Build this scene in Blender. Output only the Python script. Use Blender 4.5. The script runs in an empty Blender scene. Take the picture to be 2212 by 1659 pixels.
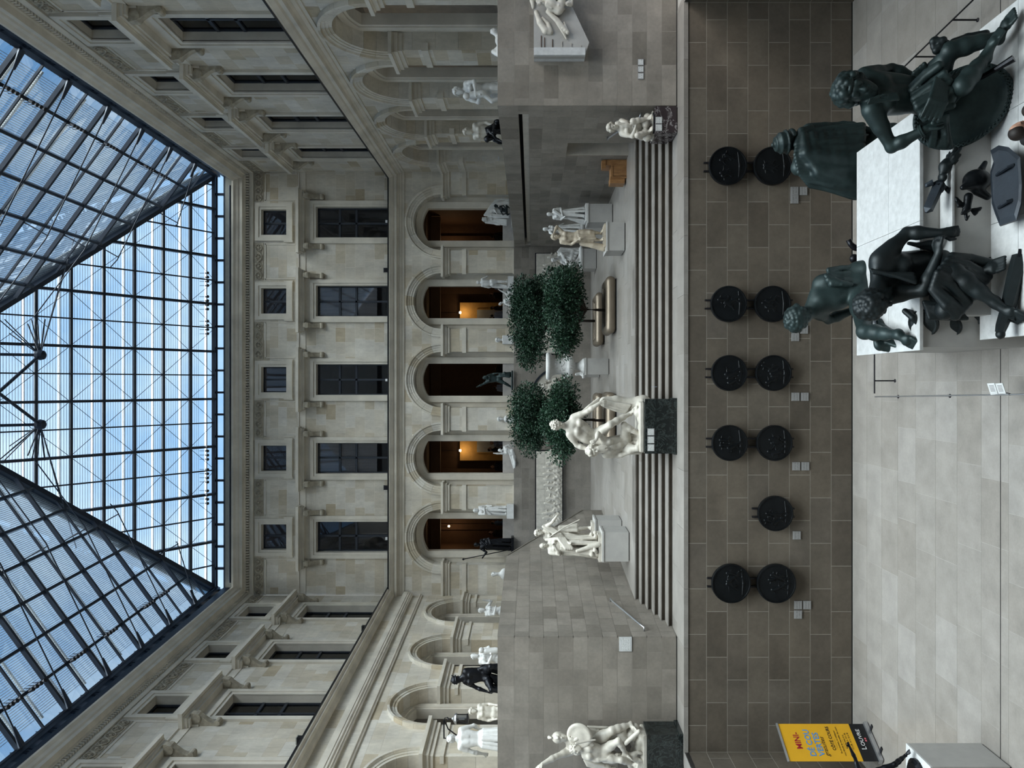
import bpy, bmesh, math, random
import numpy as np
from mathutils import Vector, Matrix
random.seed(7)
sc = bpy.context.scene
C = sc.collection
PI = math.pi
# ------------------------------------------------------------------ camera (the picture lies on its side: camera rolled by 90 degrees)
F, HZ, UC, ZC = 1600.0, 1150.0, 829.5, 7.35
cam_d = bpy.data.cameras.new('camera'); cam = bpy.data.objects.new('camera', cam_d); C.objects.link(cam)
cam_d.sensor_fit = 'HORIZONTAL'; cam_d.sensor_width = 36.0; cam_d.lens = F / 2212 * 36.0
cam_d.shift_x = (1106 - HZ) / 2212.0
cam_d.clip_end = 400
cam.matrix_world = Matrix(((0, 1, 0, 0), (0, 0, -1, 0), (-1, 0, 0, ZC), (0, 0, 0, 1)))
sc.camera = cam
# ------------------------------------------------------------------ view and sky
sc.view_settings.view_transform = 'Standard'; sc.view_settings.look = 'None'
sc.view_settings.gamma = 1.0; sc.view_settings.use_curve_mapping = False
sc.view_settings.exposure = 0.0
wd = bpy.data.worlds.new('sky'); sc.world = wd; wd.use_nodes = True
_n, _l = wd.node_tree.nodes, wd.node_tree.links
_bg = _n['Background']; _bg.inputs[1].default_value = 1.35
_tc = _n.new('ShaderNodeTexCoord'); _no = _n.new('ShaderNodeTexNoise')
_no.inputs['Scale'].default_value = 2.4; _no.inputs['Detail'].default_value = 6.0; _no.inputs['Roughness'].default_value = 0.6
_cr = _n.new('ShaderNodeValToRGB')
_cr.color_ramp.elements[0].position = 0.40; _cr.color_ramp.elements[0].color = (0.20, 0.44, 0.80, 1)
_cr.color_ramp.elements[1].position = 0.66; _cr.color_ramp.elements[1].color = (0.80, 0.90, 1.0, 1)
_l.new(_tc.outputs['Generated'], _no.inputs['Vector']); _l.new(_no.outputs[0], _cr.inputs[0]); _l.new(_cr.outputs[0], _bg.inputs[0])

# veiled sun, high overhead
_sd = bpy.data.lights.new('sun', 'SUN'); _sd.energy = 19.5; _sd.angle = math.radians(70); _sd.color = (1.0, .945, .88)
_so = bpy.data.objects.new('sun', _sd); C.objects.link(_so); _so.location = (20, 10, 60)
_so.rotation_euler = Vector((-.27, .25, -.93)).to_track_quat('-Z', 'Y').to_euler()
cy = sc.cycles
cy.max_bounces = 6; cy.diffuse_bounces = 4; cy.glossy_bounces = 2; cy.transmission_bounces = 2; cy.transparent_max_bounces = 8
cy.use_adaptive_sampling = True; cy.adaptive_threshold = .03
cy.caustics_reflective = False; cy.caustics_refractive = False

def P(x, y, Y):
    """place seen at pixel (x, y) of the 2212x1659 photograph, standing Y metres in front of the lens"""
    return Vector(((UC - y) * Y / F, Y, ZC - (x - HZ) * Y / F))

# ------------------------------------------------------------------ materials
MATS = {}
def nodemat(name):
    m = bpy.data.materials.new(name); m.use_nodes = True
    MATS[name] = m
    return m, m.node_tree.nodes, m.node_tree.links, m.node_tree.nodes['Principled BSDF']
def mix(n, l, a, b, fac, mode='MIX'):
    x = n.new('ShaderNodeMix'); x.data_type = 'RGBA'; x.blend_type = mode
    for s, v in ((x.inputs[6], a), (x.inputs[7], b), (x.inputs[0], fac)):
        if hasattr(v, 'is_linked'): l.new(v, s)
        elif isinstance(v, tuple): s.default_value = (*v, 1) if len(v) == 3 else v
        else: s.default_value = v
    return x.outputs[2]
def ramp(n, l, src, stops):
    r = n.new('ShaderNodeValToRGB'); e = r.color_ramp.elements
    while len(e) < len(stops): e.new(0.5)
    for q, (p, c) in zip(e, stops): q.position = p; q.color = (*c, 1)
    l.new(src, r.inputs[0]); return r.outputs[0]
def noise(n, l, scale, detail=4, rough=0.55, coord=None, stretch=None):
    t = n.new('ShaderNodeTexNoise'); t.inputs['Scale'].default_value = scale
    t.inputs['Detail'].default_value = detail; t.inputs['Roughness'].default_value = rough
    g = n.new('ShaderNodeNewGeometry'); src = g.outputs['Position']
    if coord == 'obj':
        g = n.new('ShaderNodeTexCoord'); src = g.outputs['Object']
    if stretch:
        mp = n.new('ShaderNodeMapping'); mp.inputs['Scale'].default_value = stretch
        l.new(src, mp.inputs[0]); src = mp.outputs[0]
    l.new(src, t.inputs['Vector']); return t.outputs[0]
def piece_random(n, l):
    oi = n.new('ShaderNodeObjectInfo'); g = n.new('ShaderNodeNewGeometry')
    a = n.new('ShaderNodeMath'); a.operation = 'ADD'; f = n.new('ShaderNodeMath'); f.operation = 'FRACT'
    l.new(oi.outputs['Random'], a.inputs[0]); l.new(g.outputs['Random Per Island'], a.inputs[1]); l.new(a.outputs[0], f.inputs[0])
    return f.outputs[0]
def bump(n, l, b, h, strength=0.2, dist=0.01):
    k = n.new('ShaderNodeBump'); k.inputs['Strength'].default_value = strength; k.inputs['Distance'].default_value = dist
    l.new(h, k.inputs['Height']); l.new(k.outputs[0], b.inputs['Normal'])
def stone_mat(name, cols, grain=0.14, rough=0.75, nscale=3.0, stretch=None, spec=0.3):
    m, n, l, b = nodemat(name)
    r = piece_random(n, l)
    k = len(cols)
    c = ramp(n, l, r, [(i / (k - 1), q) for i, q in enumerate(cols)])
    a = noise(n, l, nscale, 5, 0.6, None, stretch); a2 = noise(n, l, nscale * 9, 3, 0.6, None, stretch)
    g1 = ramp(n, l, a, [(0.3, (1 - grain * 1.6,) * 3), (0.7, (1 + grain * 0.5,) * 3)])
    g2 = ramp(n, l, a2, [(0.3, (1 - grain * .8,) * 3), (0.7, (1.0, 1.0, 1.0))])
    c = mix(n, l, c, g1, 1.0, 'MULTIPLY'); c = mix(n, l, c, g2, 1.0, 'MULTIPLY')
    l.new(c, b.inputs['Base Color']); b.inputs['Roughness'].default_value = rough
    b.inputs['Specular IOR Level'].default_value = spec
    bump(n, l, b, a2, 0.12, 0.01)
    return m
def plain(name, col, rough=0.6, metal=0.0, spec=0.4, grain=0.1, nscale=4.0, b_str=0.1):
    m, n, l, b = nodemat(name)
    a = noise(n, l, nscale, 4)
    c = ramp(n, l, a, [(0.3, tuple(v * (1 - grain) for v in col)), (0.7, tuple(min(1, v * (1 + grain)) for v in col))])
    l.new(c, b.inputs['Base Color']); b.inputs['Roughness'].default_value = rough; b.inputs['Metallic'].default_value = metal
    b.inputs['Specular IOR Level'].default_value = spec
    if b_str: bump(n, l, b, noise(n, l, nscale * 8, 3), b_str, 0.01)
    return m
def emit(name, col, s):
    m, n, l, b = nodemat(name)
    b.inputs['Base Color'].default_value = (*col, 1); b.inputs['Emission Color'].default_value = (*col, 1); b.inputs['Emission Strength'].default_value = s
    return m
stone_mat('upper_limestone', [(.49, .41, .29), (.66, .61, .515), (.61, .565, .48), (.70, .66, .585), (.55, .48, .365), (.68, .64, .565)], 0.16, 0.85, 1.2, (1, 1, .5))
stone_mat('lower_stone', [(.090, .075, .058), (.128, .107, .083), (.116, .098, .077), (.137, .117, .093), (.103, .086, .067), (.122, .105, .086)], 0.17, 0.7, 1.5)  # browner stone, also darkened to stand for the sunken court's weaker light
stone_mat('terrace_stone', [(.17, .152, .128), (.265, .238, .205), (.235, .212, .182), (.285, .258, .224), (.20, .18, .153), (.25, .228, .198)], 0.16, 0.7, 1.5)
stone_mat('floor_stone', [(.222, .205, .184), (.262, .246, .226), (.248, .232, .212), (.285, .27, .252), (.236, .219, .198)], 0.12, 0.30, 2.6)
stone_mat('step_stone', [(.40, .36, .30), (.47, .43, .37), (.44, .40, .34), (.50, .46, .40)], 0.10, 0.5, 2.2)
plain('mortar_light', (.245, .225, .195), 0.9)
plain('floor_mortar', (.30, .285, .262), 0.8)
plain('mortar_upper', (.72, .67, .58), 0.9)
plain('moulding_stone', (.585, .54, .46), 0.85, grain=.16, nscale=1.1)
plain('plain_wall', (.42, .39, .34), 0.9)
plain('gallery_wall', (.40, .375, .335), 0.9)
plain('carved_stone', (.36, .32, .25), 0.9, grain=.25, nscale=6)
plain('roof_steel', (.018, .026, .042), 0.45, 0.3)
plain('roof_grey', (.33, .34, .33), 0.5, 0.4)
plain('gutter_grey', (.30, .30, .27), 0.6, 0.2)
plain('slat_blue', (.62, .66, .72), 0.5, 0.0, b_str=0)
plain('window_frame', (.030, .035, .045), 0.45, 0.2)
plain('white_marble', (.58, .58, .565), 0.42, grain=.10, nscale=7, spec=.5)
plain('cream_marble', (.50, .47, .41), 0.45, grain=.16, nscale=6, spec=.5)
plain('warm_marble', (.42, .365, .285), 0.45, grain=.2, nscale=6)
plain('pedestal_grey', (.36, .352, .335), 0.6, grain=.06)
plain('pedestal_top', (.50, .51, .51), 0.4, grain=.12, nscale=9)
plain('black_bronze', (.010, .011, .014), 0.35, 0.6, grain=.3)
plain('steel', (.55, .56, .58), 0.3, 0.9, b_str=0)
plain('dark_steel', (.02, .02, .024), 0.4, 0.6, b_str=0)
plain('label_grey', (.22, .22, .22), 0.5)
plain('trunk_bark', (.045, .035, .028), 0.9, grain=.3, nscale=20)
plain('soil', (.02, .018, .015), 0.95)
plain('planter_bronze', (.23, .19, .145), 0.42, 0.55, grain=.06)
plain('brown_wall', (.075, .040, .023), 0.8)
plain('brown_ceiling', (.11, .065, .040), 0.8)
plain('brown_stone', (.15, .10, .065), 0.8)
plain('parapet_stone', (.40, .37, .34), 0.8)
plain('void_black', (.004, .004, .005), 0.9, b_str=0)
plain('curtain', (.78, .66, .55), 0.9, grain=.1, nscale=1.5)
def patina():
    for name, lo, hi, deep in (('green_bronze', (.008, .016, .0165), (.027, .046, .046), (.004, .009, .009)), ('dark_bronze', (.005, .008, .009), (.015, .022, .024), (.003, .005, .005)),
                         ('blue_bronze', (.010, .014, .020), (.020, .028, .038), (.004, .006, .009)), ('medal_bronze', (.004, .005, .006), (.010, .012, .014), (.002, .002, .002))):
        m, n, l, b = nodemat(name)
        a = noise(n, l, 3.0, 5, .65)
        c = ramp(n, l, a, [(.3, lo), (.72, hi)])
        l.new(c, b.inputs['Base Color'])
        b.inputs['Roughness'].default_value = .30 if name == 'medal_bronze' else .48; b.inputs['Metallic'].default_value = .35; b.inputs['Specular IOR Level'].default_value = .22 if name == 'medal_bronze' else .42
        bump(n, l, b, noise(n, l, 30, 3), .12, .01)
patina()
def veined(name, base, vein, scale, lo, hi):
    m, n, l, b = nodemat(name)
    t = n.new('ShaderNodeTexNoise'); t.inputs['Scale'].default_value = scale; t.inputs['Detail'].default_value = 8; t.inputs['Roughness'].default_value = .7; t.inputs['Distortion'].default_value = 1.35
    g = n.new('ShaderNodeNewGeometry'); l.new(g.outputs['Position'], t.inputs['Vector'])
    a = n.new('ShaderNodeMath'); a.operation = 'SUBTRACT'; a.inputs[1].default_value = .5; l.new(t.outputs[0], a.inputs[0])
    q = n.new('ShaderNodeMath'); q.operation = 'ABSOLUTE'; l.new(a.outputs[0], q.inputs[0])
    c = ramp(n, l, q.outputs[0], [(lo, vein), (hi, base)])
    l.new(c, b.inputs['Base Color']); b.inputs['Roughness'].default_value = .22
veined('black_marble', (.006, .009, .009), (.035, .045, .043), 3.5, .0, .035)
veined('purple_marble', (.035, .026, .028), (.40, .38, .38), 3.0, .0, .02)
def wood():
    m, n, l, b = nodemat('oak_wood')
    a = noise(n, l, 4, 4, .6, None, (6, 6, 1))
    l.new(ramp(n, l, a, [(.3, (.20, .095, .035)), (.7, (.34, .18, .075))]), b.inputs['Base Color']); b.inputs['Roughness'].default_value = .45
wood()
def leafmat():
    m, n, l, b = nodemat('leaf')
    r = piece_random(n, l)
    l.new(ramp(n, l, r, [(0, (.006, .022, .012)), (.6, (.014, .044, .024)), (1, (.034, .082, .044))]), b.inputs['Base Color'])
    b.inputs['Roughness'].default_value = .5; b.inputs['Specular IOR Level'].default_value = .3
leafmat()
def glassmat(name, tint, refl, rough=.02):
    m, n, l, b = nodemat(name); n.remove(b)
    tr = n.new('ShaderNodeBsdfTransparent'); tr.inputs[0].default_value = (*tint, 1)
    gl = n.new('ShaderNodeBsdfGlossy'); gl.inputs['Roughness'].default_value = rough
    fr = n.new('ShaderNodeFresnel'); fr.inputs[0].default_value = 1.45
    mu = n.new('ShaderNodeMath'); mu.operation = 'MULTIPLY'; mu.inputs[1].default_value = refl; l.new(fr.outputs[0], mu.inputs[0])
    mx = n.new('ShaderNodeMixShader'); l.new(mu.outputs[0], mx.inputs[0]); l.new(tr.outputs[0], mx.inputs[1]); l.new(gl.outputs[0], mx.inputs[2])
    l.new(mx.outputs[0], n['Material Output'].inputs[0])
glassmat('roof_glass', (.86, .93, .97), .5)
glassmat('window_glass', (.78, .81, .86), 1.4)
emit('lamp_glow', (1.0, .80, .45), 14.0)
def labelmat(name, paper, ink, scale):
    m, n, l, b = nodemat(name)
    t = n.new('ShaderNodeTexCoord'); w = n.new('ShaderNodeTexWave'); w.wave_type = 'BANDS'; w.bands_direction = 'Z'
    w.inputs['Scale'].default_value = scale; w.inputs['Distortion'].default_value = 0
    l.new(t.outputs['Object'], w.inputs[0])
    ns = noise(n, l, 60, 2)
    c = ramp(n, l, w.outputs[1], [(.45, paper), (.6, ink)])
    c2 = mix(n, l, c, paper, ramp(n, l, ns, [(.5, (0, 0, 0)), (.56, (1, 1, 1))]))
    l.new(c2, b.inputs['Base Color']); b.inputs['Roughness'].default_value = .5
labelmat('label_print', (.25, .25, .25), (.17, .17, .17), 5.0)
labelmat('panel_print', (.60, .61, .60), (.33, .34, .34), 7.0)

# ------------------------------------------------------------------ object helpers
def tag(o, label=None, cat=None, group=None, kind=None):
    if label: o['label'] = label
    if cat: o['category'] = cat
    if group: o['group'] = group
    if kind: o['kind'] = kind
    return o
def link(o, parent=None):
    C.objects.link(o)
    if parent is not None:
        o.parent = parent
        o.matrix_basis = PINV(parent) @ o.matrix_basis
    return o
_pos = {}
def PINV(parent):
    m = parent.matrix_basis; p = parent.parent
    while p is not None:
        m = p.matrix_basis @ m; p = p.parent
    return m.inverted()
def empty(name, loc):
    o = bpy.data.objects.new(name, None); o.empty_display_size = .1; o.location = loc; C.objects.link(o); return o
def thing(name, loc, label, cat, group=None):
    return tag(empty(name, loc), label, cat, group)
def mesh_obj(name, verts, faces, mat, parent=None, smooth=False):
    me = bpy.data.meshes.new(name); me.from_pydata([tuple(v) for v in verts], [], faces); me.materials.append(MATS[mat])
    if smooth: me.shade_smooth()
    o = bpy.data.objects.new(name, me); return link(o, parent)
class MB:
    """collects boxes, bars and prisms into one mesh"""
    def __init__(s): s.v = []; s.f = []
    def add(s, vs, fs):
        b = len(s.v); s.v += [Vector(v) for v in vs]; s.f += [tuple(b + i for i in f) for f in fs]; return s
    def box(s, c, d, M=None):
        x, y, z = (q / 2 for q in d); c = Vector(c)
        vs = [Vector((sx * x, sy * y, sz * z)) for sx in (-1, 1) for sy in (-1, 1) for sz in (-1, 1)]
        if M: vs = [M @ v for v in vs]
        return s.add([v + c for v in vs], [(0, 1, 3, 2), (4, 6, 7, 5), (0, 4, 5, 1), (2, 3, 7, 6), (0, 2, 6, 4), (1, 5, 7, 3)])
    def span(s, lo, hi):
        lo, hi = Vector(lo), Vector(hi); return s.box((lo + hi) / 2, hi - lo)
    def bar(s, a, b, w, h=None, up=(0, 0, 1)):
        a, b = Vector(a), Vector(b); h = h or w; d = (b - a); L = d.length
        if L < 1e-6: return s
        d.normalize(); up = Vector(up)
        r = d.cross(up)
        if r.length < 1e-4: r = d.cross(Vector((1, 0, 0)))
        r.normalize(); q = r.cross(d)
        vs = [p + r * sx * w / 2 + q * sz * h / 2 for p in (a, b) for sx, sz in ((-1, -1), (1, -1), (1, 1), (-1, 1))]
        return s.add(vs, [(3, 2, 1, 0), (4, 5, 6, 7), (0, 1, 5, 4), (1, 2, 6, 5), (2, 3, 7, 6), (3, 0, 4, 7)])
    def tube(s, pts, r, n=8, close=True):
        pts = [Vector(p) for p in pts]; rr = r if isinstance(r, (list, tuple)) else [r] * len(pts)
        b = len(s.v); up = Vector((0, 0, 1))
        for i, p in enumerate(pts):
            d = (pts[min(i + 1, len(pts) - 1)] - pts[max(i - 1, 0)]).normalized()
            x = d.cross(up)
            if x.length < 1e-3: x = d.cross(Vector((1, 0, 0)))
            x.normalize(); y = x.cross(d)
            s.v += [p + (x * math.cos(2 * PI * k / n) + y * math.sin(2 * PI * k / n)) * rr[i] for k in range(n)]
        for i in range(len(pts) - 1):
            for k in range(n):
                k2 = (k + 1) % n
                s.f.append((b + i * n + k, b + i * n + k2, b + (i + 1) * n + k2, b + (i + 1) * n + k))
        if close:
            s.f.append(tuple(b + k for k in range(n))[::-1]); s.f.append(tuple(b + (len(pts) - 1) * n + k for k in range(n)))
        return s
    def lathe(s, prof, c, n=24, axis='z'):
        c = Vector(c); b = len(s.v)
        for r, z in prof:
            for k in range(n):
                a = 2 * PI * k / n
                s.v.append(c + (Vector((r * math.cos(a), r * math.sin(a), z)) if axis == 'z' else Vector((r * math.cos(a), z, r * math.sin(a)))))
        for i in range(len(prof) - 1):
            for k in range(n):
                k2 = (k + 1) % n
                s.f.append((b + i * n + k, b + i * n + k2, b + (i + 1) * n + k2, b + (i + 1) * n + k))
        s.f.append(tuple(b + k for k in range(n))[::-1]); s.f.append(tuple(b + (len(prof) - 1) * n + k for k in range(n)))
        return s
    def prism(s, prof, fn):
        """closed profile (list of 2-tuples), swept over the stations fn = list of functions (a,b)->Vector"""
        k = len(prof); b = len(s.v)
        for g in fn: s.v += [g(*q) for q in prof]
        for i in range(len(fn) - 1):
            for j in range(k):
                j2 = (j + 1) % k
                s.f.append((b + i * k + j, b + i * k + j2, b + (i + 1) * k + j2, b + (i + 1) * k + j))
        s.f.append(tuple(b + j for j in range(k))[::-1]); s.f.append(tuple(b + (len(fn) - 1) * k + j for j in range(k)))
        return s
    def build(s, name, mat, parent=None, smooth=False):
        o = mesh_obj(name, s.v, s.f, mat, parent, smooth)
        bm = bmesh.new(); bm.from_mesh(o.data); bmesh.ops.recalc_face_normals(bm, faces=bm.faces[:]); bm.to_mesh(o.data); bm.free()
        if smooth: o.data.shade_smooth()
        return o
_cube = {}
def cube_mesh(mat):
    if mat not in _cube:
        b = MB().box((0, 0, 0), (1, 1, 1)); me = bpy.data.meshes.new('block_' + mat); me.from_pydata([tuple(v) for v in b.v], [], b.f)
        me.materials.append(MATS[mat]); _cube[mat] = me
    return _cube[mat]
def block(name, c, d, mat, parent=None, rz=0.0, M=None):
    o = bpy.data.objects.new(name, cube_mesh(mat))
    R = M.to_4x4() if M else Matrix.Rotation(rz, 4, 'Z')
    o.matrix_basis = Matrix.Translation(c) @ R @ Matrix.Diagonal((*d, 1))
    return link(o, parent)
def struct(o, label=None):
    o['kind'] = 'structure'
    if label: o['label'] = label
    return o
class Frame:
    """a wall plane: u runs along it, n points from it into the court"""
    def __init__(s, O, U):
        s.O = Vector(O); s.U = Vector(U).normalized(); s.N = Vector((s.U.y, -s.U.x, 0)); s.rz = math.atan2(s.U.y, s.U.x)
    def flip(s): s.N = -s.N; return s
    def p(s, u, z, n=0.0): return s.O + s.U * u + s.N * n + Vector((0, 0, z))
    def mat(s):
        return Matrix(((s.U.x, s.N.x, 0, s.O.x), (s.U.y, s.N.y, 0, s.O.y), (0, 0, 1, 0), (0, 0, 0, 1)))
def cut(iv, lo, hi):
    out = []
    for a, b in iv:
        if hi <= a or lo >= b: out.append((a, b)); continue
        if lo > a: out.append((a, lo))
        if hi < b: out.append((hi, b))
    return out
def courses(parent, fr, rows, spans, L, mat, t=.05, gap=.012, n0=0.0, jitter=0.0, seed=1, name='stone', near=None, half=True):
    """lay stones in rows [(z0,z1)], spans(z0,z1)->[(u0,u1)]; the 300 that show largest are objects, the rest one part"""
    rnd = random.Random(seed); items = []
    for i, (z0, z1) in enumerate(rows):
        l = L if not isinstance(L, (list, tuple)) else L[i % len(L)]
        off = (l / 2 if (i % 2 and half) else 0) + (rnd.uniform(-jitter, jitter) * l)
        for a, b in spans(z0, z1):
            if b - a < .05: continue
            k = math.ceil((a - off) / l + 1e-6); cuts = [a]
            while off + k * l < b - .06:
                q = off + k * l + rnd.uniform(-jitter, jitter) * l * .5
                if q > cuts[-1] + .12 and q < b - .12: cuts.append(q)
                k += 1
            cuts.append(b)
            for c0, c1 in zip(cuts, cuts[1:]): items.append((c0, c1, z0, z1))
    items.sort(key=lambda q: -((q[1] - q[0]) * (q[3] - q[2])) / max(.1, (fr.p((q[0] + q[1]) / 2, 0).y)) ** 2 * (1 if not near else near(q)))
    rest = MB()
    for i, (a, b, z0, z1) in enumerate(items):
        c = fr.p((a + b) / 2, (z0 + z1) / 2, n0 - t / 2); d = (b - a - gap, t, z1 - z0 - gap)
        if i < 295: block(name, c, d, mat, parent, fr.rz)
        else: rest.box(c, d, Matrix.Rotation(fr.rz, 3, 'Z'))
    if rest.v:
        o = rest.build(name + '_courses', mat, parent); o['kind'] = 'stuff'
    return len(items)
def moulding(fr, u0, u1, prof, mat, name, parent, close0=True):
    """profile [(n,z)...] swept along the wall from u0 to u1"""
    b = MB().prism(prof, [lambda n, z, u=u: fr.p(u, z, n) for u in (u0, u1)])
    return b.build(name, mat, parent)
def even(z0, z1, h):
    k = max(1, round((z1 - z0) / h)); return [(z0 + (z1 - z0) * i / k, z0 + (z1 - z0) * (i + 1) / k) for i in range(k)]
# ================================================================== the court: levels and planes
ZT, Z2, ZTOP = 3.876, 4.56, 8.19          # walkway, upper terrace, top of the lower walls (ground floor is z = 0)
YW, YP, YR, YB = 17.0, 17.76, 35.4, 35.6  # medallion wall, front panels, back wall below, back wall above
R90 = math.radians(90)
def xl(Y): return -12.56 + .068 * Y       # upper left wall (splayed)
def xll(Y): return -6.06 + .08 * (Y - YP) # lower left wall
def xrl(Y): return 6.67 - .0068 * (Y - YP)
FR_BACK = Frame((0, YB, 0), (1, 0, 0))
FR_RIGHT = Frame((10.2, 0, 0), (0, 1, 0)).flip()
FR_LEFT = Frame((-12.56, 0, 0), (.068, 1, 0))
LROWS = [(ZTOP - .41, ZTOP)] + [(ZTOP - .41 - .353 * (i + 1), ZTOP - .41 - .353 * i) for i in range(11)]
# ---- ground floor
fl = struct(MB().span((-12, -6, -.3), (12, 17.2, -.003)).build('floor', 'floor_mortar'), 'pale stone floor of the sunken court')
rows = [(16.97 - .692 * (i + 1), 16.97 - .692 * i) for i in range(10)]
rnd = random.Random(3)
for i, (y0, y1) in enumerate(rows):
    x = -8.6 + rnd.uniform(-1, 0)
    while x < 8.8:
        w = rnd.choice((1.06, 1.06, 1.06, 1.4, .75))
        a, b = max(x, -8.5), min(x + w, 8.75); x += w
        if b - a > .1: block('paving_slab', ((a + b) / 2, (y0 + y1) / 2, -.03), (b - a - .007, y1 - y0 - .007, .06), 'floor_stone', fl)
MB().span((-8.5, 11.62, -.01), (8.75, 11.635, .003)).build('expansion_joint', 'void_black', fl)
block('paving_slab', (.1, 2.5, -.03), (17.2, 15.0, .06), 'floor_stone', fl)
# ---- medallion wall
wm = struct(MB().span((-8.6, YW + .002, -.2), (8.9, YW + .3, ZT - .1)).build('wall_medallions', 'mortar_light'), 'brown stone wall carrying the dark medallions')
zj = [ZC - (x - HZ) * YW / F for x in (1842, 1795.5, 1750, 1705, 1660.3, 1615.3, 1570.8, 1526, 1478.5)]
FM = Frame((0, YW, 0), (1, 0, 0))
courses(wm, FM, list(zip(zj, zj[1:])), lambda a, b: [(-8.45, 8.76)], 1.045, 'lower_stone', .05, .014, seed=5)
MB().span((-8.45, YW - .004, 0), (8.76, YW + .02, .025)).build('shadow_strip', 'void_black', wm)  # solid black strip painted as shade along the wall foot
# side walls of the sunken court, running towards the camera
for side, X, nm in ((-1, -8.45, 'wall_court_left'), (1, 8.76, 'wall_court_right')):
    fr = Frame((X, 0, 0), (0, 1, 0))
    if side > 0: fr.flip()
    xo = X + side * .3
    w = struct(MB().span((min(X + side * .002, xo), -6, -.2), (max(X + side * .002, xo), YW + .3, ZT - .1)).build(nm, 'mortar_light'), 'side wall of the sunken court')
    courses(w, fr, list(zip(zj, zj[1:])), lambda a, b: [(12.0, YW)], 1.045, 'lower_stone', .05, .014, seed=8 + side)
    block('stone', (X + side * .03, 3, 1.92), (.05, 18, 3.8), 'lower_stone', w)
    MB().span((min(X, X + side * 4), -6, ZT - .12), (max(X, X + side * 4), YW + .02, ZT - .01)).build('ledge', 'floor_stone', w)
# ---- walkway above the medallion wall
wk = struct(MB().span((-12, YW + .02, ZT - .3), (12, 18.5, ZT - .012)).build('floor_walkway', 'floor_mortar'), 'pale stone walkway above the medallion wall')
x = -8.75
k = 0
while x < 8.9:
    b = min(x + 1.35, 8.95)
    block('coping_slab', ((x + b) / 2, YW + .37, ZT - .05), (b - x - .006, .78, .1), 'floor_stone', wk)
    block('coping_slab', ((x + b) / 2 + .3, YW + 1.09, ZT - .052), (b - x - .006, .64, .1), 'floor_stone', wk)
    x = b
# ---- steps
st = struct(MB().span((-6.1, 18.5, 3.4), (6.68, 20.3, ZT + .0)).build('stairs', 'mortar_light'), 'broad flight of six low stone steps')
NR, TR = 6, .36
RH = (Z2 - ZT) / NR
for i in range(NR):
    y0 = 18.4 + i * TR; z1 = ZT + RH * (i + 1); rnd = random.Random(40 + i)
    x = xll(y0) - rnd.uniform(0, 1.5)
    while x < 6.66:
        w = rnd.uniform(1.3, 2.6); a, b = max(x, xll(y0) - .05), min(x + w, 6.68); x += w
        if b - a > .08:
            block('step_block', ((a + b) / 2, y0 + .335, z1 - RH / 2 - .008), (b - a - .004, .62, RH - .022), 'lower_stone', st)  # riser stone darker than the treads, shade put into its colour
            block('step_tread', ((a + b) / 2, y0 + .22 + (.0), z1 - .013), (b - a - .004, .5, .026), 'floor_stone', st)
# ---- upper terrace floor
ft = struct(MB().span((-11, 20.4, Z2 - .3), (9, YR + .1, Z2 - .012)).build('floor_terrace', 'floor_mortar'), 'pale stone terrace floor around the sculptures')
rnd = random.Random(9); y0 = 20.2
while y0 < YR:
    y1 = min(y0 + .76, YR); x = -10.2 - rnd.uniform(0, 1)
    while x < 7.8:
        w = rnd.choice((1.2, 1.2, 1.6, .8)); a, b = max(x, -10.2), min(x + w, 7.8); x += w
        if b > xll(y0) - .1 or y0 > 29: block('paving_slab', ((a + b) / 2, (y0 + y1) / 2, Z2 - .03), (b - a - .004, y1 - y0 - .004, .06), 'floor_stone', ft)
    y0 = y1
# ---- front panels left and right of the steps
for nm, x0, x1, sd in (('wall_panel_right', 6.672, 10.6, 21), ('wall_panel_left', -11.6, -6.062, 22)):
    fr = Frame((0, YP, 0), (1, 0, 0))
    w = struct(MB().span((x0 + .03, YP + .002, ZT - .3), (x1 - .03, YP + .35, ZTOP - .006)).build(nm, 'mortar_light'), 'smooth grey-brown stone wall beside the steps')
    courses(w, fr, LROWS, lambda a, b: [(x0, x1)], .805, 'terrace_stone', .05, .011, seed=sd)
    MB().span((x0, YP - .003, ZT), (x1, YP + .02, ZT + .02)).build('shadow_strip', 'void_black', w)  # black strip again, painted shade at the foot of the panel
# ---- lower side wall, right: long slot and a doorway
FRL = Frame((6.67 + .0068 * YP, 0, 0), (-.0068, 1, 0)).flip()
SL0, SL1, SZ0, SZ1 = 18.3, 34.9, 7.44, 7.70
D0, D1, DZ = 20.45, 21.55, 6.37
def grid_wall(fr, u0, u1, z0, z1, holes, n=-.003):
    us = sorted({u0, u1, *[h[0] for h in holes], *[h[1] for h in holes]}); zs = sorted({z0, z1, *[h[2] for h in holes], *[h[3] for h in holes]})
    us = [u for u in us if u0 <= u <= u1]; zs = [z for z in zs if z0 <= z <= z1]
    b = MB()
    for a, c in zip(us, us[1:]):
        for d, e in zip(zs, zs[1:]):
            um, zm = (a + c) / 2, (d + e) / 2
            if any(h[0] < um < h[1] and h[2] < zm < h[3] for h in holes): continue
            b.add([fr.p(a, d, n), fr.p(c, d, n), fr.p(c, e, n), fr.p(a, e, n)], [(0, 1, 2, 3)])
    return b
def reveal(b, fr, h, n0, n1, bottom=True):
    u0, u1, z0, z1 = h
    q = [(u0, z0), (u1, z0), (u1, z1), (u0, z1)]
    for i in range(4):
        if i == 0 and not bottom: continue
        (a, c), (d, e) = q[i], q[(i + 1) % 4]
        b.add([fr.p(a, c, n0), fr.p(d, e, n0), fr.p(d, e, n1), fr.p(a, c, n1)], [(0, 1, 2, 3)])
    return b
holes = [(SL0, SL1, SZ0, SZ1), (D0, D1, Z2 - .3, DZ)]
b = grid_wall(FRL, YP, YR, ZT - .3, ZTOP, holes)
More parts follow.
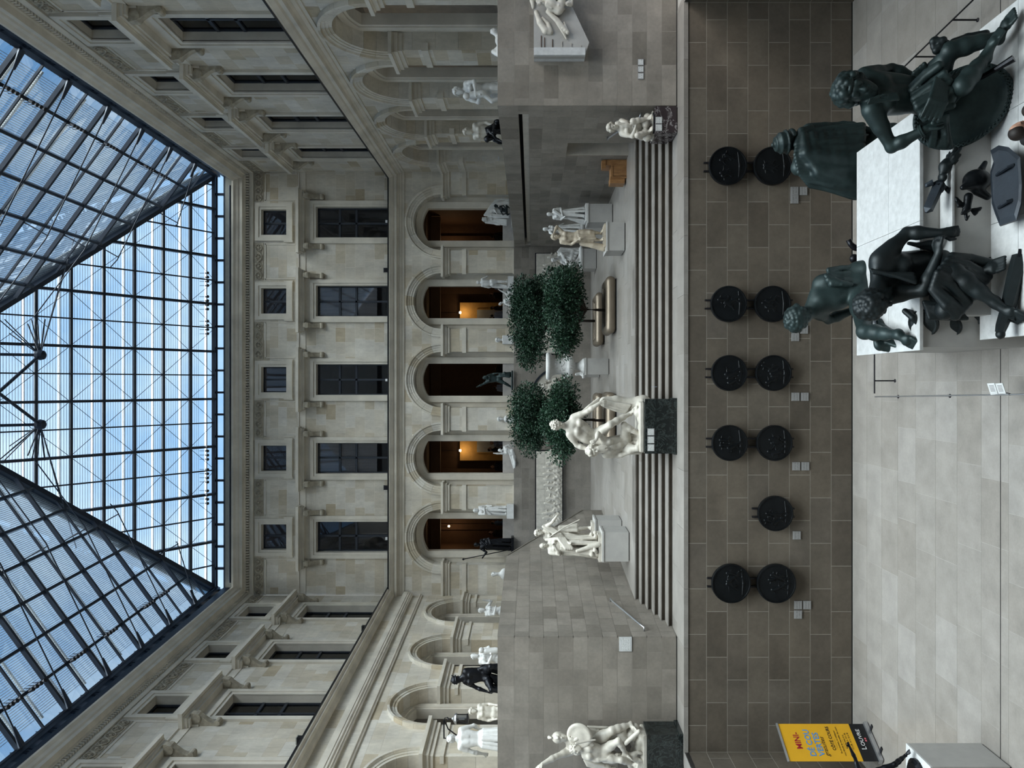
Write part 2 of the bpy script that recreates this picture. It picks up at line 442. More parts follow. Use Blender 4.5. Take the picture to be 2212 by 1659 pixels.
wr = struct(b.build('wall_lower_right', 'mortar_light'), 'receding stone wall with a long dark slot')
def sp(z0, z1):
    iv = [(YP, YR)]
    zm = (z0 + z1) / 2
    if z1 > SZ0 + .02 and z0 < SZ1 - .02: iv = cut(iv, SL0, SL1)
    if zm < DZ: iv = cut(iv, D0, D1)
    return iv
rr = [(SZ1, ZTOP), (SZ0, SZ1)] + [(SZ0 - .353 * (i + 1), SZ0 - .353 * i) for i in range(11)]
rr = [(a, c) for a, c in rr if c > ZT]
courses(wr, FRL, rr, sp, .805, 'terrace_stone', .05, .011, seed=31)
reveal(MB(), FRL, (SL0, SL1, SZ0, SZ1), .0, -.35).build('slot_reveal', 'gallery_wall', wr)
b = MB(); q = FRL
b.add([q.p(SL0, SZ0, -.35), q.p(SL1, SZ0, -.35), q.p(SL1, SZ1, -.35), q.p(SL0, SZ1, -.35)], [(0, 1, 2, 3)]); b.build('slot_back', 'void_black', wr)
for i in range(5):
    z0 = Z2 + i * .362; block('jamb_stone', FRL.p(D1 + .03, z0 + .18, -.75), (1.5, .06, .352), 'brown_stone', wr)
reveal(MB(), FRL, (D0, D1, Z2 - .3, DZ), .0, -1.5, False).build('doorway_reveal', 'plain_wall', wr)
b = MB(); b.add([q.p(D0, Z2 - .3, -1.5), q.p(D1, Z2 - .3, -1.5), q.p(D1, DZ, -1.5), q.p(D0, DZ, -1.5)], [(0, 1, 2, 3)]); b.build('doorway_back', 'plain_wall', wr)
# ---- lower side wall, left: its top slopes down towards the back
FLL = Frame((-6.06 - .08 * YP, 0, 0), (.08, 1, 0))
YS0, YS1, ZS1 = 24.1, 30.0, 5.34
b = MB()
poly = [(17.9, ZT - .3), (YS1, ZT - .3), (YS1, ZS1), (YS0, ZTOP), (17.9, ZTOP)]
b.prism(poly, [lambda u, z, n=n: FLL.p(u, z, n) for n in (-.003, -.35)])
wl = struct(b.build('wall_lower_left', 'terrace_stone'), 'receding stone wall whose top slopes down at the far end')
def spl(z0, z1):
    e = YS1 if z1 <= ZS1 else YS1 - (z1 - ZS1) / (ZTOP - ZS1) * (YS1 - YS0)
    return [(17.825, e)]
courses(wl, FLL, [r for r in LROWS if r[1] > ZT], spl, .805, 'terrace_stone', .05, .011, seed=33)
MB().prism([(-.36, 0), (.012, 0), (.012, -.05), (-.36, -.05)], [lambda n, z, u=u, zz=zz: FLL.p(u, zz + z, n) for u, zz in ((YS0, ZTOP + .01), (YS1, ZS1 + .01))]).build('sloping_coping', 'terrace_stone', wl)
# ---- back wall below the arcade
wb = struct(MB().span((-10.6, YR + .002, ZT), (9.2, YR + .4, 8.235)).build('wall_lower_back', 'mortar_light'), 'low stone wall behind the terrace, under the arcade')
courses(wb, Frame((0, YR, 0), (1, 0, 0)), even(Z2, 8.24, .372), lambda a, b: [(-10.5, 6.56)], 1.0, 'terrace_stone', .05, .012, seed=35)
# ---- gallery floors on top of the lower walls
b = MB().span((6.72, YP + .3, 7.3), (13.2, YR + .2, 7.6))
struct(b.build('floor_gallery_right', 'plain_wall'), 'gallery floor above the right wall')
b = MB().span((-14.8, YP + .3, 7.3), (-6.4, 24.2, 7.6)).span((-14.8, 24.2, 7.3), (-9.5, YR + .2, 7.6))
struct(b.build('floor_gallery_left', 'plain_wall'), 'gallery floor above the left wall')

# ================================================================== upper walls
SB = 3.78
BACK_BAYS = [.21 + SB * k for k in (-2, -1, 0, 1, 2)]
RIGHT_BAYS = [17.5 + SB * k for k in range(5)]
LEFT_BAYS = [33.45 - 4.2 * k for k in range(5)]
ZA = 8.2
def half_ring(fr, uc, zc, prof, a0, a1, segs):
    """archivolt piece: profile (r, n) swept from angle a0 to a1"""
    st_ = [a0 + (a1 - a0) * i / segs for i in range(segs + 1)]
    return MB().prism(prof, [lambda r, n, a=a: fr.p(uc + r * math.cos(a), zc + r * math.sin(a), n) for a in st_])
def arcade(fr, w, bays, u_lo, u_hi, zs, ri, ro, ztop, hw, zd, sag, zcap, rowh, L, seed, band=True, pier_edges=None, dep=.55):
    # facing of the piers and spandrels
    b = MB(); NSEG = 20; u = u_lo
    def quad(a, c, z0, z1, z2, z3): b.add([fr.p(a, z0, -.003), fr.p(c, z1, -.003), fr.p(c, z3, -.003), fr.p(a, z2, -.003)], [(0, 1, 2, 3)])
    for uc in sorted(bays):
        quad(u, uc - ri, ZA - .7, ZA - .7, ztop, ztop); u = uc + ri
        for i in range(NSEG):
            a0, a1 = PI - PI * i / NSEG, PI - PI * (i + 1) / NSEG
            p0 = (uc + ri * math.cos(a0), zs + ri * math.sin(a0)); p1 = (uc + ri * math.cos(a1), zs + ri * math.sin(a1))
            quad(p0[0], p1[0], p0[1], p1[1], ztop, ztop)
    quad(u, u_hi, ZA - .7, ZA - .7, ztop, ztop)
    b.build('facing', 'mortar_upper', w)
    r2 = ro - .1
    def spn(z0, z1):
        iv = [(u_lo, u_hi)]; zm = (z0 + z1) / 2
        for uc in bays:
            h = ri if z1 <= zs + .01 else (math.sqrt(max(0, r2 * r2 - (zm - zs) ** 2)) if zm - zs < r2 else 0)
            if h > 0: iv = cut(iv, uc - h, uc + h)
        return iv
    rows = even(ZA, zs, rowh) + even(zs, ztop, rowh)
    courses(w, fr, rows, spn, L, 'upper_limestone', .05, .007, jitter=.16, seed=seed, name='limestone_block')
    prof = [(ri, -dep), (ri, .05), (ri + .10, .05), (ri + .10, .075), (ri + .2, .075), (ri + .2, .1), (ro - .10, .1), (ro - .08, .16), (ro, .16), (ro, -.02)]
    K = 11
    for j, uc in enumerate(bays):
        for k in range(K):
            a0, a1 = PI * k / K + .002, PI * (k + 1) / K - .002
            half_ring(fr, uc, zs, prof, a0, a1, 3).build('voussoir', 'upper_limestone', w)
        # jambs of the arch
        for s in (-1, 1):
            jb = MB()
            for z0, z1 in even(ZA, zs, .75):
                jb.prism([(ri, z0 + .003), (ri + .06, z0 + .003), (ri + .06, z1 - .003), (ri, z1 - .003)], [lambda r, z, n=n: fr.p(uc + s * r, z, n) for n in (-.003, -dep)])
            jb.build('arch_jamb', 'upper_limestone', w)
        # inner wall with the door opening
        ib = MB(); n = -dep; zd0 = zd - sag
        def iq(a, c, z0, z1, z2, z3): ib.add([fr.p(a, z0, n), fr.p(c, z1, n), fr.p(c, z3, n), fr.p(a, z2, n)], [(0, 1, 2, 3)])
        iq(uc - ri - .1, uc - hw, ZA - .7, ZA - .7, ztop, ztop); iq(uc + hw, uc + ri + .1, ZA - .7, ZA - .7, ztop, ztop)
        R = (hw * hw + sag * sag) / (2 * sag); M_ = 10; arc = []
        for i in range(M_ + 1):
            x = -hw + 2 * hw * i / M_; arc.append((x, zd0 + math.sqrt(R * R - x * x) - (R - sag)))
        for (a, c), (d, e) in zip(arc, arc[1:]): iq(uc + a, uc + d, c, e, ztop, ztop)
        ib.build('inner_wall', 'moulding_stone', w)
        # moulded architrave round the opening
        path = [(-hw, ZA)] + arc + [(hw, ZA)]
        for off, wd_, pr in ((.0, .09, .05), (.09, .22, .09)):
            ab = MB()
            def outp(i, d):
                x, z = path[i]
                k_ = (hw + d) / hw
                return (x * k_, z + (d if 0 < i < len(path) - 1 else 0))
            for i in range(len(path) - 1):
                q = [outp(i, off), outp(i + 1, off), outp(i + 1, off + wd_), outp(i, off + wd_)]
                ab.add([fr.p(uc + x, z, n + pr) for x, z in q] + [fr.p(uc + x, z, n - .3 if off == 0 else n) for x, z in q],
                       [(0, 1, 2, 3), (0, 1, 5, 4), (2, 3, 7, 6), (1, 2, 6, 5), (3, 0, 4, 7)])
            ab.build('architrave', 'moulding_stone', w)
    # capitals, string bands and bases on the piers
    ed = [u_lo] + [e for uc in sorted(bays) for e in (uc - ri, uc + ri)] + [u_hi]
    for i in range(0, len(ed), 2):
        a, c = ed[i], ed[i + 1]
        if c - a < .1: continue
        cb = MB()
        for z0, z1, p in ((zcap - .40, zcap - .27, .05), (zcap - .27, zcap - .15, .10), (zcap - .15, zcap - .11, .13), (zcap - .11, zcap, .20)):
            cb.prism([(a - p, -dep + .05), (c + p, -dep + .05), (c + p, p), (a - p, p)], [lambda u, n, z=z: fr.p(u, z, n) for z in (z0, z1)])
        cb.build('pier_capital', 'moulding_stone', w)
        if band:
            cb = MB(); z0, z1 = (zcap - 1.2, zcap - 1.0) if zcap > 11 else (zcap - .72, zcap - .60)
            p = .05; cb.prism([(a - p, -.2), (c + p, -.2), (c + p, p), (a - p, p)], [lambda u, n, z=z: fr.p(u, z, n) for z in (z0, z1)])
            cb.build('pier_band', 'moulding_stone', w)
        cb = MB(); cb.prism([(a - .04, -.3), (c + .04, -.3), (c + .04, .05), (a - .04, .05)], [lambda u, n, z=z: fr.p(u, z, n) for z in (ZA, ZA + .1)])
        cb.build('pier_base', 'moulding_stone', w)
WIN = [0]
_orn = {}
def console(fr, u, z0, z1, parent):
    """scrolled bracket, profile in (n, z)"""
    H = z1 - z0; pr = []
    for t in np.linspace(0, 1, 16):
        z = z1 - t * H; n = .36 * (1 - t) ** 1.1 + .06 + .05 * math.sin(t * PI * 2.2)
        pr.append((n, z))
    pr += [(0, z0), (0, z1)]
    b = MB().prism(pr, [lambda n, z, uu=uu: fr.p(uu, z, n) for uu in (u - .10, u + .10)])
    for n, z, r in ((.26, z1 - .16, .15), (.10, z0 + .10, .09)):
        prf = [(n + r * math.cos(a), z + r * math.sin(a)) for a in np.linspace(0, 2 * PI, 12, endpoint=False)]
        b.prism(prf, [lambda nn, zz, uu=uu: fr.p(uu, zz, nn) for uu in (u - .13, u + .13)])
    b.build('console', 'carved_stone', parent)
def frame_ring(fr, b, u0, u1, z0, z1, w, n0, n1):
    """rectangular moulding round a hole; open at the bottom if z0 is None"""
    b.prism([(u0 - w, z0), (u0, z0), (u0, z1 + w), (u0 - w, z1 + w)], [lambda u, z, n=n: fr.p(u, z, n) for n in (n0, n1)])
    b.prism([(u1, z0), (u1 + w, z0), (u1 + w, z1 + w), (u1, z1 + w)], [lambda u, z, n=n: fr.p(u, z, n) for n in (n0, n1)])
    b.prism([(u0, z1), (u1, z1), (u1, z1 + w), (u0, z1 + w)], [lambda u, z, n=n: fr.p(u, z, n) for n in (n0, n1)])
def window(fr, uc, z0, z1, w, bars, small, look, label):
    WIN[0] += 1
    o = struct(empty('window_%d' % WIN[0], fr.p(uc, z0)), label)
    u0, u1 = uc - w / 2, uc + w / 2; D = -.36
    reveal(MB(), fr, (u0, u1, z0, z1), 0, D - .06).build('window_reveal', 'moulding_stone', o)
    b = MB(); fw = .055
    for a, c, d, e in ((u0, u0 + fw, z0, z1), (u1 - fw, u1, z0, z1), (u0, u1, z1 - fw, z1), (u0, u1, z0, z0 + fw)):
        b.prism([(a, d), (c, d), (c, e), (a, e)], [lambda u, z, n=n: fr.p(u, z, n) for n in (D, D + .09)])
    wf_ = b.build('window_frame', 'window_frame', o)
    MB().prism([(uc - .045, z0), (uc + .045, z0), (uc + .045, z1), (uc - .045, z1)], [lambda u, z, n=n: fr.p(u, z, n) for n in (D, D + .10)]).build('mullion', 'window_frame', wf_)
    zz = [z0 + fw] + [z0 + (z1 - z0) * t for t in bars] + [z1 - fw]
    for t in zz[1:-1]:
        MB().prism([(u0, t - .05), (u1, t - .05), (u1, t + .05), (u0, t + .05)], [lambda u, z, n=n: fr.p(u, z, n) for n in (D, D + .10)]).build('transom', 'window_frame', wf_)
    for d, e in zip(zz, zz[1:]):
        for a, c in ((u0 + fw, uc - .045), (uc + .045, u1 - fw)):
            MB().prism([(a, d), (c, d), (c, e), (a, e)], [lambda u, z, n=n: fr.p(u, z, n) for n in (D + .03, D + .04)]).build('pane', 'window_glass', wf_)
    # behind the glass: darkness or pale reflection put into a sheet's colour; curtains
    back = MB(); n = D - (.55 if look != 'grey' else .22)
    back.add([fr.p(u0 - .4, z0 - .3, n), fr.p(u1 + .4, z0 - .3, n), fr.p(u1 + .4, z1 + .3, n), fr.p(u0 - .4, z1 + .3, n)], [(0, 1, 2, 3)])
    back.build('window_backing', 'void_black' if look != 'grey' else 'pedestal_top', o)
    if look == 'curtain':
        zc = z0 + (z1 - z0) * (0 if small else .24); n = D - .035
        cb = MB(); N_ = 24
        for i in range(N_):
            a, c = u0 + (u1 - u0) * i / N_, u0 + (u1 - u0) * (i + 1) / N_
            na, nc = n + .02 * math.sin(i * 1.7), n + .02 * math.sin((i + 1) * 1.7)
            cb.add([fr.p(a, zc, na), fr.p(c, zc, nc), fr.p(c, z1, nc), fr.p(a, z1, na)], [(0, 1, 2, 3)])
        cb.build('curtain', 'curtain', o)
    ab = MB(); frame_ring(fr, ab, u0, u1, z0, z1, .12, -.02, .05); ab.build('inner_architrave', 'moulding_stone', o)
    ab = MB(); frame_ring(fr, ab, u0 - .12, u1 + .12, z0, z1 + .12, .17, -.02, .09); ab.build('outer_architrave', 'moulding_stone', o)
    if small:
        ab = MB()
        for s in (-1, 1): ab.prism([(s * (w / 2 + .27), z0 - .30), (s * (w / 2 + .36), z0 - .30), (s * (w / 2 + .36), z0 + .12), (s * (w / 2 + .27), z0 + .12)], [lambda u, z, n=n: fr.p(uc + u, z, n) for n in (-.02, .08)])
        ab.prism([(-w / 2 - .3, z0 - .28), (w / 2 + .3, z0 - .28), (w / 2 + .3, z0), (-w / 2 - .3, z0)], [lambda u, z, n=n: fr.p(uc + u, z, n) for n in (-.02, .09)])
        ab.build('window_ears', 'moulding_stone', o)
    else:
        for s in (-1, 1): console(fr, uc + s * (w / 2 + .46), z1 - .40, z1 + .52, o)
        hb = MB()
        for a, c, p, e in ((z1 + .50, z1 + .58, .30, .70), (z1 + .58, z1 + .66, .36, .74), (z1 + .66, z1 + .70, .40, .76), (z1 + .70, z1 + .83, .52, .80)):
            hb.prism([(-w / 2 - e, -.02), (w / 2 + e, -.02), (w / 2 + e, p), (-w / 2 - e, p)], [lambda u, n, z=z: fr.p(uc + u, z, n) for z in (a, c)])
        hb.build('window_hood', 'moulding_stone', o)
        MB().prism([(-w / 2 - .6, z1 + .29), (w / 2 + .6, z1 + .29), (w / 2 + .6, z1 + .5), (-w / 2 - .6, z1 + .5)], [lambda u, z, n=n: fr.p(uc + u, z, n) for n in (-.02, .06)]).build('hood_frieze', 'moulding_stone', o)
    return o
def frieze(fr, ua, ub, z0, z1, parent):
    b = MB().prism([(ua, z0), (ub, z0), (ub, z1), (ua, z1)], [lambda u, z, n=n: fr.p(u, z, n) for n in (-.01, .02)]); b.build('frieze_panel', 'carved_stone', parent)
    w = ub - ua; h = z1 - z0; zc = (z0 + z1) / 2; b = MB(); k = max(2, round(w / .40)); rs = h * .34
    for i in range(k):
        c = ua + w * (i + .5) / k
        ring = [(c + rs * math.cos(t), zc + rs * math.sin(t)) for t in np.linspace(0, 2 * PI, 13)]
        b.tube([fr.p(u, z, .04) for u, z in ring], .028, 5)
        b.tube([fr.p(c, zc, .02), fr.p(c, zc, .08)], [.075, .04], 7)
        for t in range(6):
            a = t * PI / 3 + i; b.tube([fr.p(c + .07 * math.cos(a), zc + .07 * math.sin(a), .04), fr.p(c + .13 * math.cos(a), zc + .13 * math.sin(a), .05)], [.03, .012], 5)
        if i < k - 1:
            s = 1 if i % 2 else -1; c2 = c + w / k
            b.tube([fr.p(c + .1, zc + s * rs, .04), fr.p((c + c2) / 2, zc, .05), fr.p(c2 - .1, zc - s * rs, .04)], [.02, .035, .02], 5)
            b.tube([fr.p((c + c2) / 2, zc - s * .02, .05), fr.p((c + c2) / 2 + .03, zc + s * rs, .03)], [.03, .012], 5)
    b.build('scroll_ornament', 'carved_stone', parent)
DARK, CURT, GREY = 'dark', 'curtain', 'grey'
def upper(fr, nm, lab, bays, u_lo, u_hi, looks, looks_s, seed, arc, side, wlen=1.47):
    Z0, Z1 = 14.0, 21.1
    big = [(uc - .735, uc + .735, 14.0, 17.74) for uc in bays]; sm = [(uc - .61, uc + .61, 19.15, 20.37) for uc in bays]
    b = grid_wall(fr, u_lo, u_hi, 13.4, 22.2, big + sm, -.003)
    w = struct(b.build(nm, 'mortar_upper'), lab)
    lo_v = max(u_lo, 18.2) if side != 'back' else u_lo
    def spn(z0, z1):
        iv = [(lo_v, u_hi)]; zm = (z0 + z1) / 2
        for uc in bays:
            if zm < 17.74: iv = cut(iv, uc - .735, uc + .735)
            elif 19.15 < zm < 20.37: iv = cut(iv, uc - .61, uc + .61)
        return iv
    rows = even(14.0, 17.74, .47) + even(17.74, 19.15, .47) + even(19.15, 20.37, .45) + even(20.37, 21.1, .36)
    courses(w, fr, rows, spn, [.62, .8, .55, .9, .7], 'upper_limestone', .05, .008, jitter=.22, seed=seed, name='limestone_block')
    # string course tying the hoods together, panels above
    moulding(fr, lo_v, u_hi, [(-.02, 18.24), (.022, 18.24), (.022, 18.53), (.07, 18.55), (.07, 18.60), (-.02, 18.61)], 'moulding_stone', 'string_course', w)
    es = [lo_v] + [e for uc in sorted(bays) for e in (uc - .97, uc + .97)] + [u_hi]
    for i in range(0, len(es), 2):
        a, c = es[i], es[i + 1]
        if c - a < .5 or c < lo_v: continue
        frieze(fr, a + .03, c - .03, 20.27, 20.72, w)
        pb = MB()
        for q, r, s, t in ((a + .06, a + .11, 18.75, 20.2), (c - .11, c - .06, 18.75, 20.2), (a + .06, c - .06, 20.15, 20.2)):
            pb.prism([(q, s), (r, s), (r, t), (q, t)], [lambda u, z, n=n: fr.p(u, z, n) for n in (-.01, .025)])
        pb.build('panel_border', 'moulding_stone', w)
    # dentils and crowning cornice
    db = MB(); u = lo_v; 
    while u < u_hi:
        db.prism([(u, 20.93), (u + .07, 20.93), (u + .07, 21.06), (u, 21.06)], [lambda a, z, n=n: fr.p(a, z, n) for n in (.02, .17)]); u += .125
    o = db.build('dentil_row', 'moulding_stone', w); o['kind'] = 'stuff'
    moulding(fr, u_lo, u_hi, [(-.02, 20.74), (.07, 20.74), (.10, 20.80), (.10, 20.92), (-.02, 20.93)], 'moulding_stone', 'cornice_bed', w)
    moulding(fr, u_lo, u_hi, [(-.02, 21.06), (.20, 21.06), (.22, 21.12), (.42, 21.14), (.42, 21.28), (.47, 21.32), (.50, 21.42), (.58, 21.50), (.58, 21.58), (-.02, 21.6)], 'moulding_stone', 'crowning_cornice', w)
    # cornice between the storeys
    if side != 'left':
        moulding(fr, u_lo, u_hi, [(-.02, 13.50), (.04, 13.50), (.04, 13.60), (.08, 13.62), (.10, 13.72), (.13, 13.74), (.13, 13.82), (.26, 13.84), (.26, 13.96), (.32, 14.0), (.38, 14.10), (.40, 14.12), (.40, 14.18), (-.02, 14.2)], 'moulding_stone', 'storey_cornice', w)
    else:
        moulding(fr, u_lo, u_hi, [(-.02, 13.95), (.12, 13.95), (.16, 14.0), (.20, 14.05), (.34, 14.08), (.34, 14.14), (.42, 14.19), (.42, 14.25), (-.02, 14.27)], 'moulding_stone', 'storey_cornice', w)
        moulding(fr, u_lo, u_hi, [(-.02, 13.08), (.10, 13.08), (.10, 13.12), (.14, 13.14), (.14, 13.18), (.18, 13.22), (.18, 13.28), (.20, 13.30), (.20, 13.50), (-.02, 13.5)], 'moulding_stone', 'lower_fascia', w)
        moulding(fr, u_lo, u_hi, [(-.02, 12.62), (.05, 12.62), (.06, 12.66), (.10, 12.70), (.10, 12.74), (-.02, 12.75)], 'moulding_stone', 'string_moulding', w)
    MB().prism([(.0, 14.18), (.425, 14.18), (.425, 14.235), (.0, 14.235)] if side != 'left' else [(.0, 14.24), (.445, 14.24), (.445, 14.29), (.0, 14.29)], [lambda n, z, u=u: fr.p(u, z, n) for u in (u_lo, u_hi)]).build('lead_flashing', 'dark_steel', w)
    arcade(fr, w, bays, lo_v if side != 'back' else u_lo, u_hi, seed=seed + 50, **arc)
    for i, uc in enumerate(bays):
        if side != 'back' and uc + 1.5 < 18.5: continue
        where = {'back': 'end wall', 'right': 'right wall', 'left': 'left wall'}[side]
        window(fr, uc, 14.0, 17.74, 1.47, (.5, .714), False, looks[i], 'tall window with hood and brackets, %s' % where)
        window(fr, uc, 19.15, 20.37, 1.22, (), True, looks_s[i], 'small attic window in a moulded frame, %s' % where)
    return w
ARC_BIG = dict(zs=11.73, ri=1.336, ro=1.74, ztop=13.6, hw=.785, zd=12.70, sag=.26, zcap=11.73, rowh=.47, L=[.75, .9, .6])
ARC_LEFT = dict(zs=10.70, ri=1.20, ro=1.52, ztop=14.0, hw=.74, zd=11.60, sag=.22, zcap=10.70, rowh=.40, L=[.9, 1.1, .7])
w_back = upper(FR_BACK, 'wall_back', 'ornate end wall with windows above an arcade', BACK_BAYS, -10.2, 10.2,
               [DARK, CURT, DARK, CURT, DARK], [DARK] * 5, 101, ARC_BIG, 'back')
w_right = upper(FR_RIGHT, 'wall_right', 'right-hand court wall with windows above an arcade', RIGHT_BAYS, 14.0, YB,
                [GREY] * 5, [GREY] * 5, 102, ARC_BIG, 'right')
w_left = upper(FR_LEFT, 'wall_left', 'left-hand court wall with windows above an arcade', LEFT_BAYS, 14.0, YB,
               [CURT, DARK, CURT, CURT, CURT], [DARK] * 5, 103, ARC_LEFT, 'left')
# plain continuation of the side walls towards and behind the camera
struct(MB().span((10.2, -1, 0), (10.6, 14.0, 22.2)).build('wall_right_near', 'plain_wall'), 'plain stretch of wall beside the camera')
struct(MB().span((-12.9, -1, 0), (-11.6, 14.0, 22.2)).build('wall_left_near', 'plain_wall'), 'plain stretch of wall beside the camera')
struct(MB().span((-13, -1.4, 0), (11, -.9, 22.6)).build('wall_behind', 'plain_wall'), 'wall behind the camera')
for x0_, x1_ in ((10.19, 10.7), (-10.75, -10.13)):  # added fillers that stop daylight leaking through the wall corners
    MB().span((x0_, YB - .004, 8.0), (x1_, YB + .5, 22.3)).build('corner_filler', 'moulding_stone', w_back)
# galleries behind the side arcades and the warm room behind the end arcade
def gallery(nm, lab, fr, u0, u1, depth, h, mw, mc, dep=.62):
    b = MB()
    def f(*q): b.add([fr.p(*x) for x in q], [(0, 1, 2, 3)])
    f((u0, ZA - .1, -depth), (u1, ZA - .1, -depth), (u1, h, -depth), (u0, h, -depth))
    f((u0, ZA - .1, -dep), (u0, ZA - .1, -depth), (u0, h, -depth), (u0, h, -dep)); f((u1, ZA - .1, -dep), (u1, ZA - .1, -depth), (u1, h, -depth), (u1, h, -dep))
    w = struct(b.build(nm, mw), lab)
    b = MB(); b.add([fr.p(u0, h, -dep), fr.p(u1, h, -dep), fr.p(u1, h, -depth), fr.p(u0, h, -depth)], [(0, 1, 2, 3)]); b.build('gallery_ceiling', mc, w)
    b = MB(); b.add([fr.p(u0, ZA - .02, -dep), fr.p(u1, ZA - .02, -dep), fr.p(u1, ZA - .02, -depth), fr.p(u0, ZA - .02, -depth)], [(0, 1, 2, 3)]); b.build('gallery_floor', mw, w)
    return w
g_back = gallery('wall_room_back', 'warm brown room behind the end arcade', FR_BACK, -9.9, 9.9, 10.4, 13.3, 'brown_wall', 'brown_ceiling')
gallery('wall_gallery_right', 'grey gallery wall behind the right arcade', FR_RIGHT, 15, YB - .4, 3.0, 13.3, 'gallery_wall', 'gallery_wall')
gallery('wall_gallery_left', 'grey gallery wall behind the left arcade', FR_LEFT, 15, YB - .4, 3.0, 12.6, 'gallery_wall', 'gallery_wall')
for i, uc in enumerate(BACK_BAYS):
    MB().span((uc - .8, YB + .58, ZA - .05), (uc + .8, YB + .8, 8.80)).build('opening_parapet', 'parapet_stone', g_back)
# ================================================================== glazed hipped roof
TA, ZE = .73, 22.62
XR = 10.08
def xle(Y): return -9.87 - .078 * (35.5 - Y)
def zb(Y): return ZE + TA * (YB - Y)               # hip end
def roof_pts():
    # ridge: where the right and left slopes meet
    def ridge_x(Y): return (XR + xle(Y)) / 2
    return ridge_x
ridge_x = roof_pts()
def zr(x): return ZE + TA * (XR - x)
def zl(x, Y): return ZE + TA * (x - xle(Y))
def hipr(Y): return XR - (YB - Y)
def hipl(Y): return xle(Y) + (YB - Y)
YAP = 26.0
for _ in range(60):
    if hipr(YAP) < hipl(YAP): YAP += .02
    else: YAP -= .02
rf = struct(empty('roof_skylight', (0, 20, ZE)), 'hipped glass roof on dark steel bars with fine louvres')
GR = {}
def pane(pts, parent, nrm):
    vs = [Vector(p) for p in pts]; t = Vector(nrm) * .02; k = len(vs)
    fs = [tuple(range(k)), tuple(range(2 * k - 1, k - 1, -1))] + [(i, (i + 1) % k, k + (i + 1) % k, k + i) for i in range(k)]
    mesh_obj('roof_pane', vs + [v + t for v in vs], fs, 'roof_glass', parent)
DY, DX = 1.03, 1.137
slopes = {}
for nm, lab in (('roof_slope_end', 'sloping glass hip end of the roof, facing the camera'), ('roof_slope_right', 'right-hand glass slope of the roof'), ('roof_slope_left', 'left-hand glass slope of the roof')):
    slopes[nm] = struct(empty(nm, (0, 20, ZE)), lab)
NB = Vector((0, .589, .808)); NRr = Vector((.589, 0, .808)); NL = Vector((-.589, 0, .808))
# hip end
S = slopes['roof_slope_end']; nrow = int((YB - YAP) / DY) + 1
cols = [.42 + DX * k for k in range(-11, 12)]
for i in range(nrow):
    ya, yb = YB - DY * i, max(YAP, YB - DY * (i + 1))
    for a, c in zip(cols, cols[1:]):
        pol = []
        # clip the cell by both hips
        cell = [(a, ya), (c, ya), (c, yb), (a, yb)]
        for g in (lambda x, y: hipr(y) - x, lambda x, y: x - hipl(y)):
            out = []
            for k in range(len(cell)):
                p, q = cell[k], cell[(k + 1) % len(cell)]; dp, dq = g(*p), g(*q)
                if dp >= 0: out.append(p)
                if dp * dq < 0:
                    t = dp / (dp - dq); out.append((p[0] + (q[0] - p[0]) * t, p[1] + (q[1] - p[1]) * t))
            cell = out
            if not cell: break
        if len(cell) >= 3: pane([(x, y, zb(y)) for x, y in cell], S, NB)
    if hipr(ya) > hipl(ya):
        z = zb(ya)
        MB().bar((hipl(ya), ya, z - .06), (hipr(ya), ya, z - .06), .10, .15, NB).build('purlin', 'roof_steel', S)
        off = NB * .3 + Vector((0, -.22, .16)); MB().bar(Vector((hipl(ya) + .2, ya, z)) + off, Vector((hipr(ya) - .2, ya, z)) + off, .05, .16, NB).build('outer_rail', 'roof_grey', S)
for k, x in enumerate(cols):
    # rafter runs up to the hip it meets
    ye = max(YAP, YB - max(0, (XR - x)), 0)
    y2 = YB
    for _ in range(600):
        if hipl(y2) <= x <= hipr(y2) and y2 > YAP: y2 -= .02
        else: break
    if YB - y2 < .1: continue
    hv = (k % 2 == 0)
    MB().bar((x, YB, ZE - .08), (x, y2, zb(y2) - .08), .11 if hv else .055, .22 if hv else .10, NB).build('rafter' if hv else 'glazing_bar', 'roof_steel', S)
for s, hf in ((1, hipr), (-1, hipl)):
    MB().bar((hf(YB), YB, ZE - .05), (hf(YAP), YAP, zb(YAP) - .05), .20, .30).build('hip_beam', 'roof_steel', S)
    MB().bar((hf(YB) + s * .3, YB, ZE + .1), (hf(YAP) + s * .3, YAP, zb(YAP) + .15), .35, .06).build('hip_flashing', 'roof_grey', S)
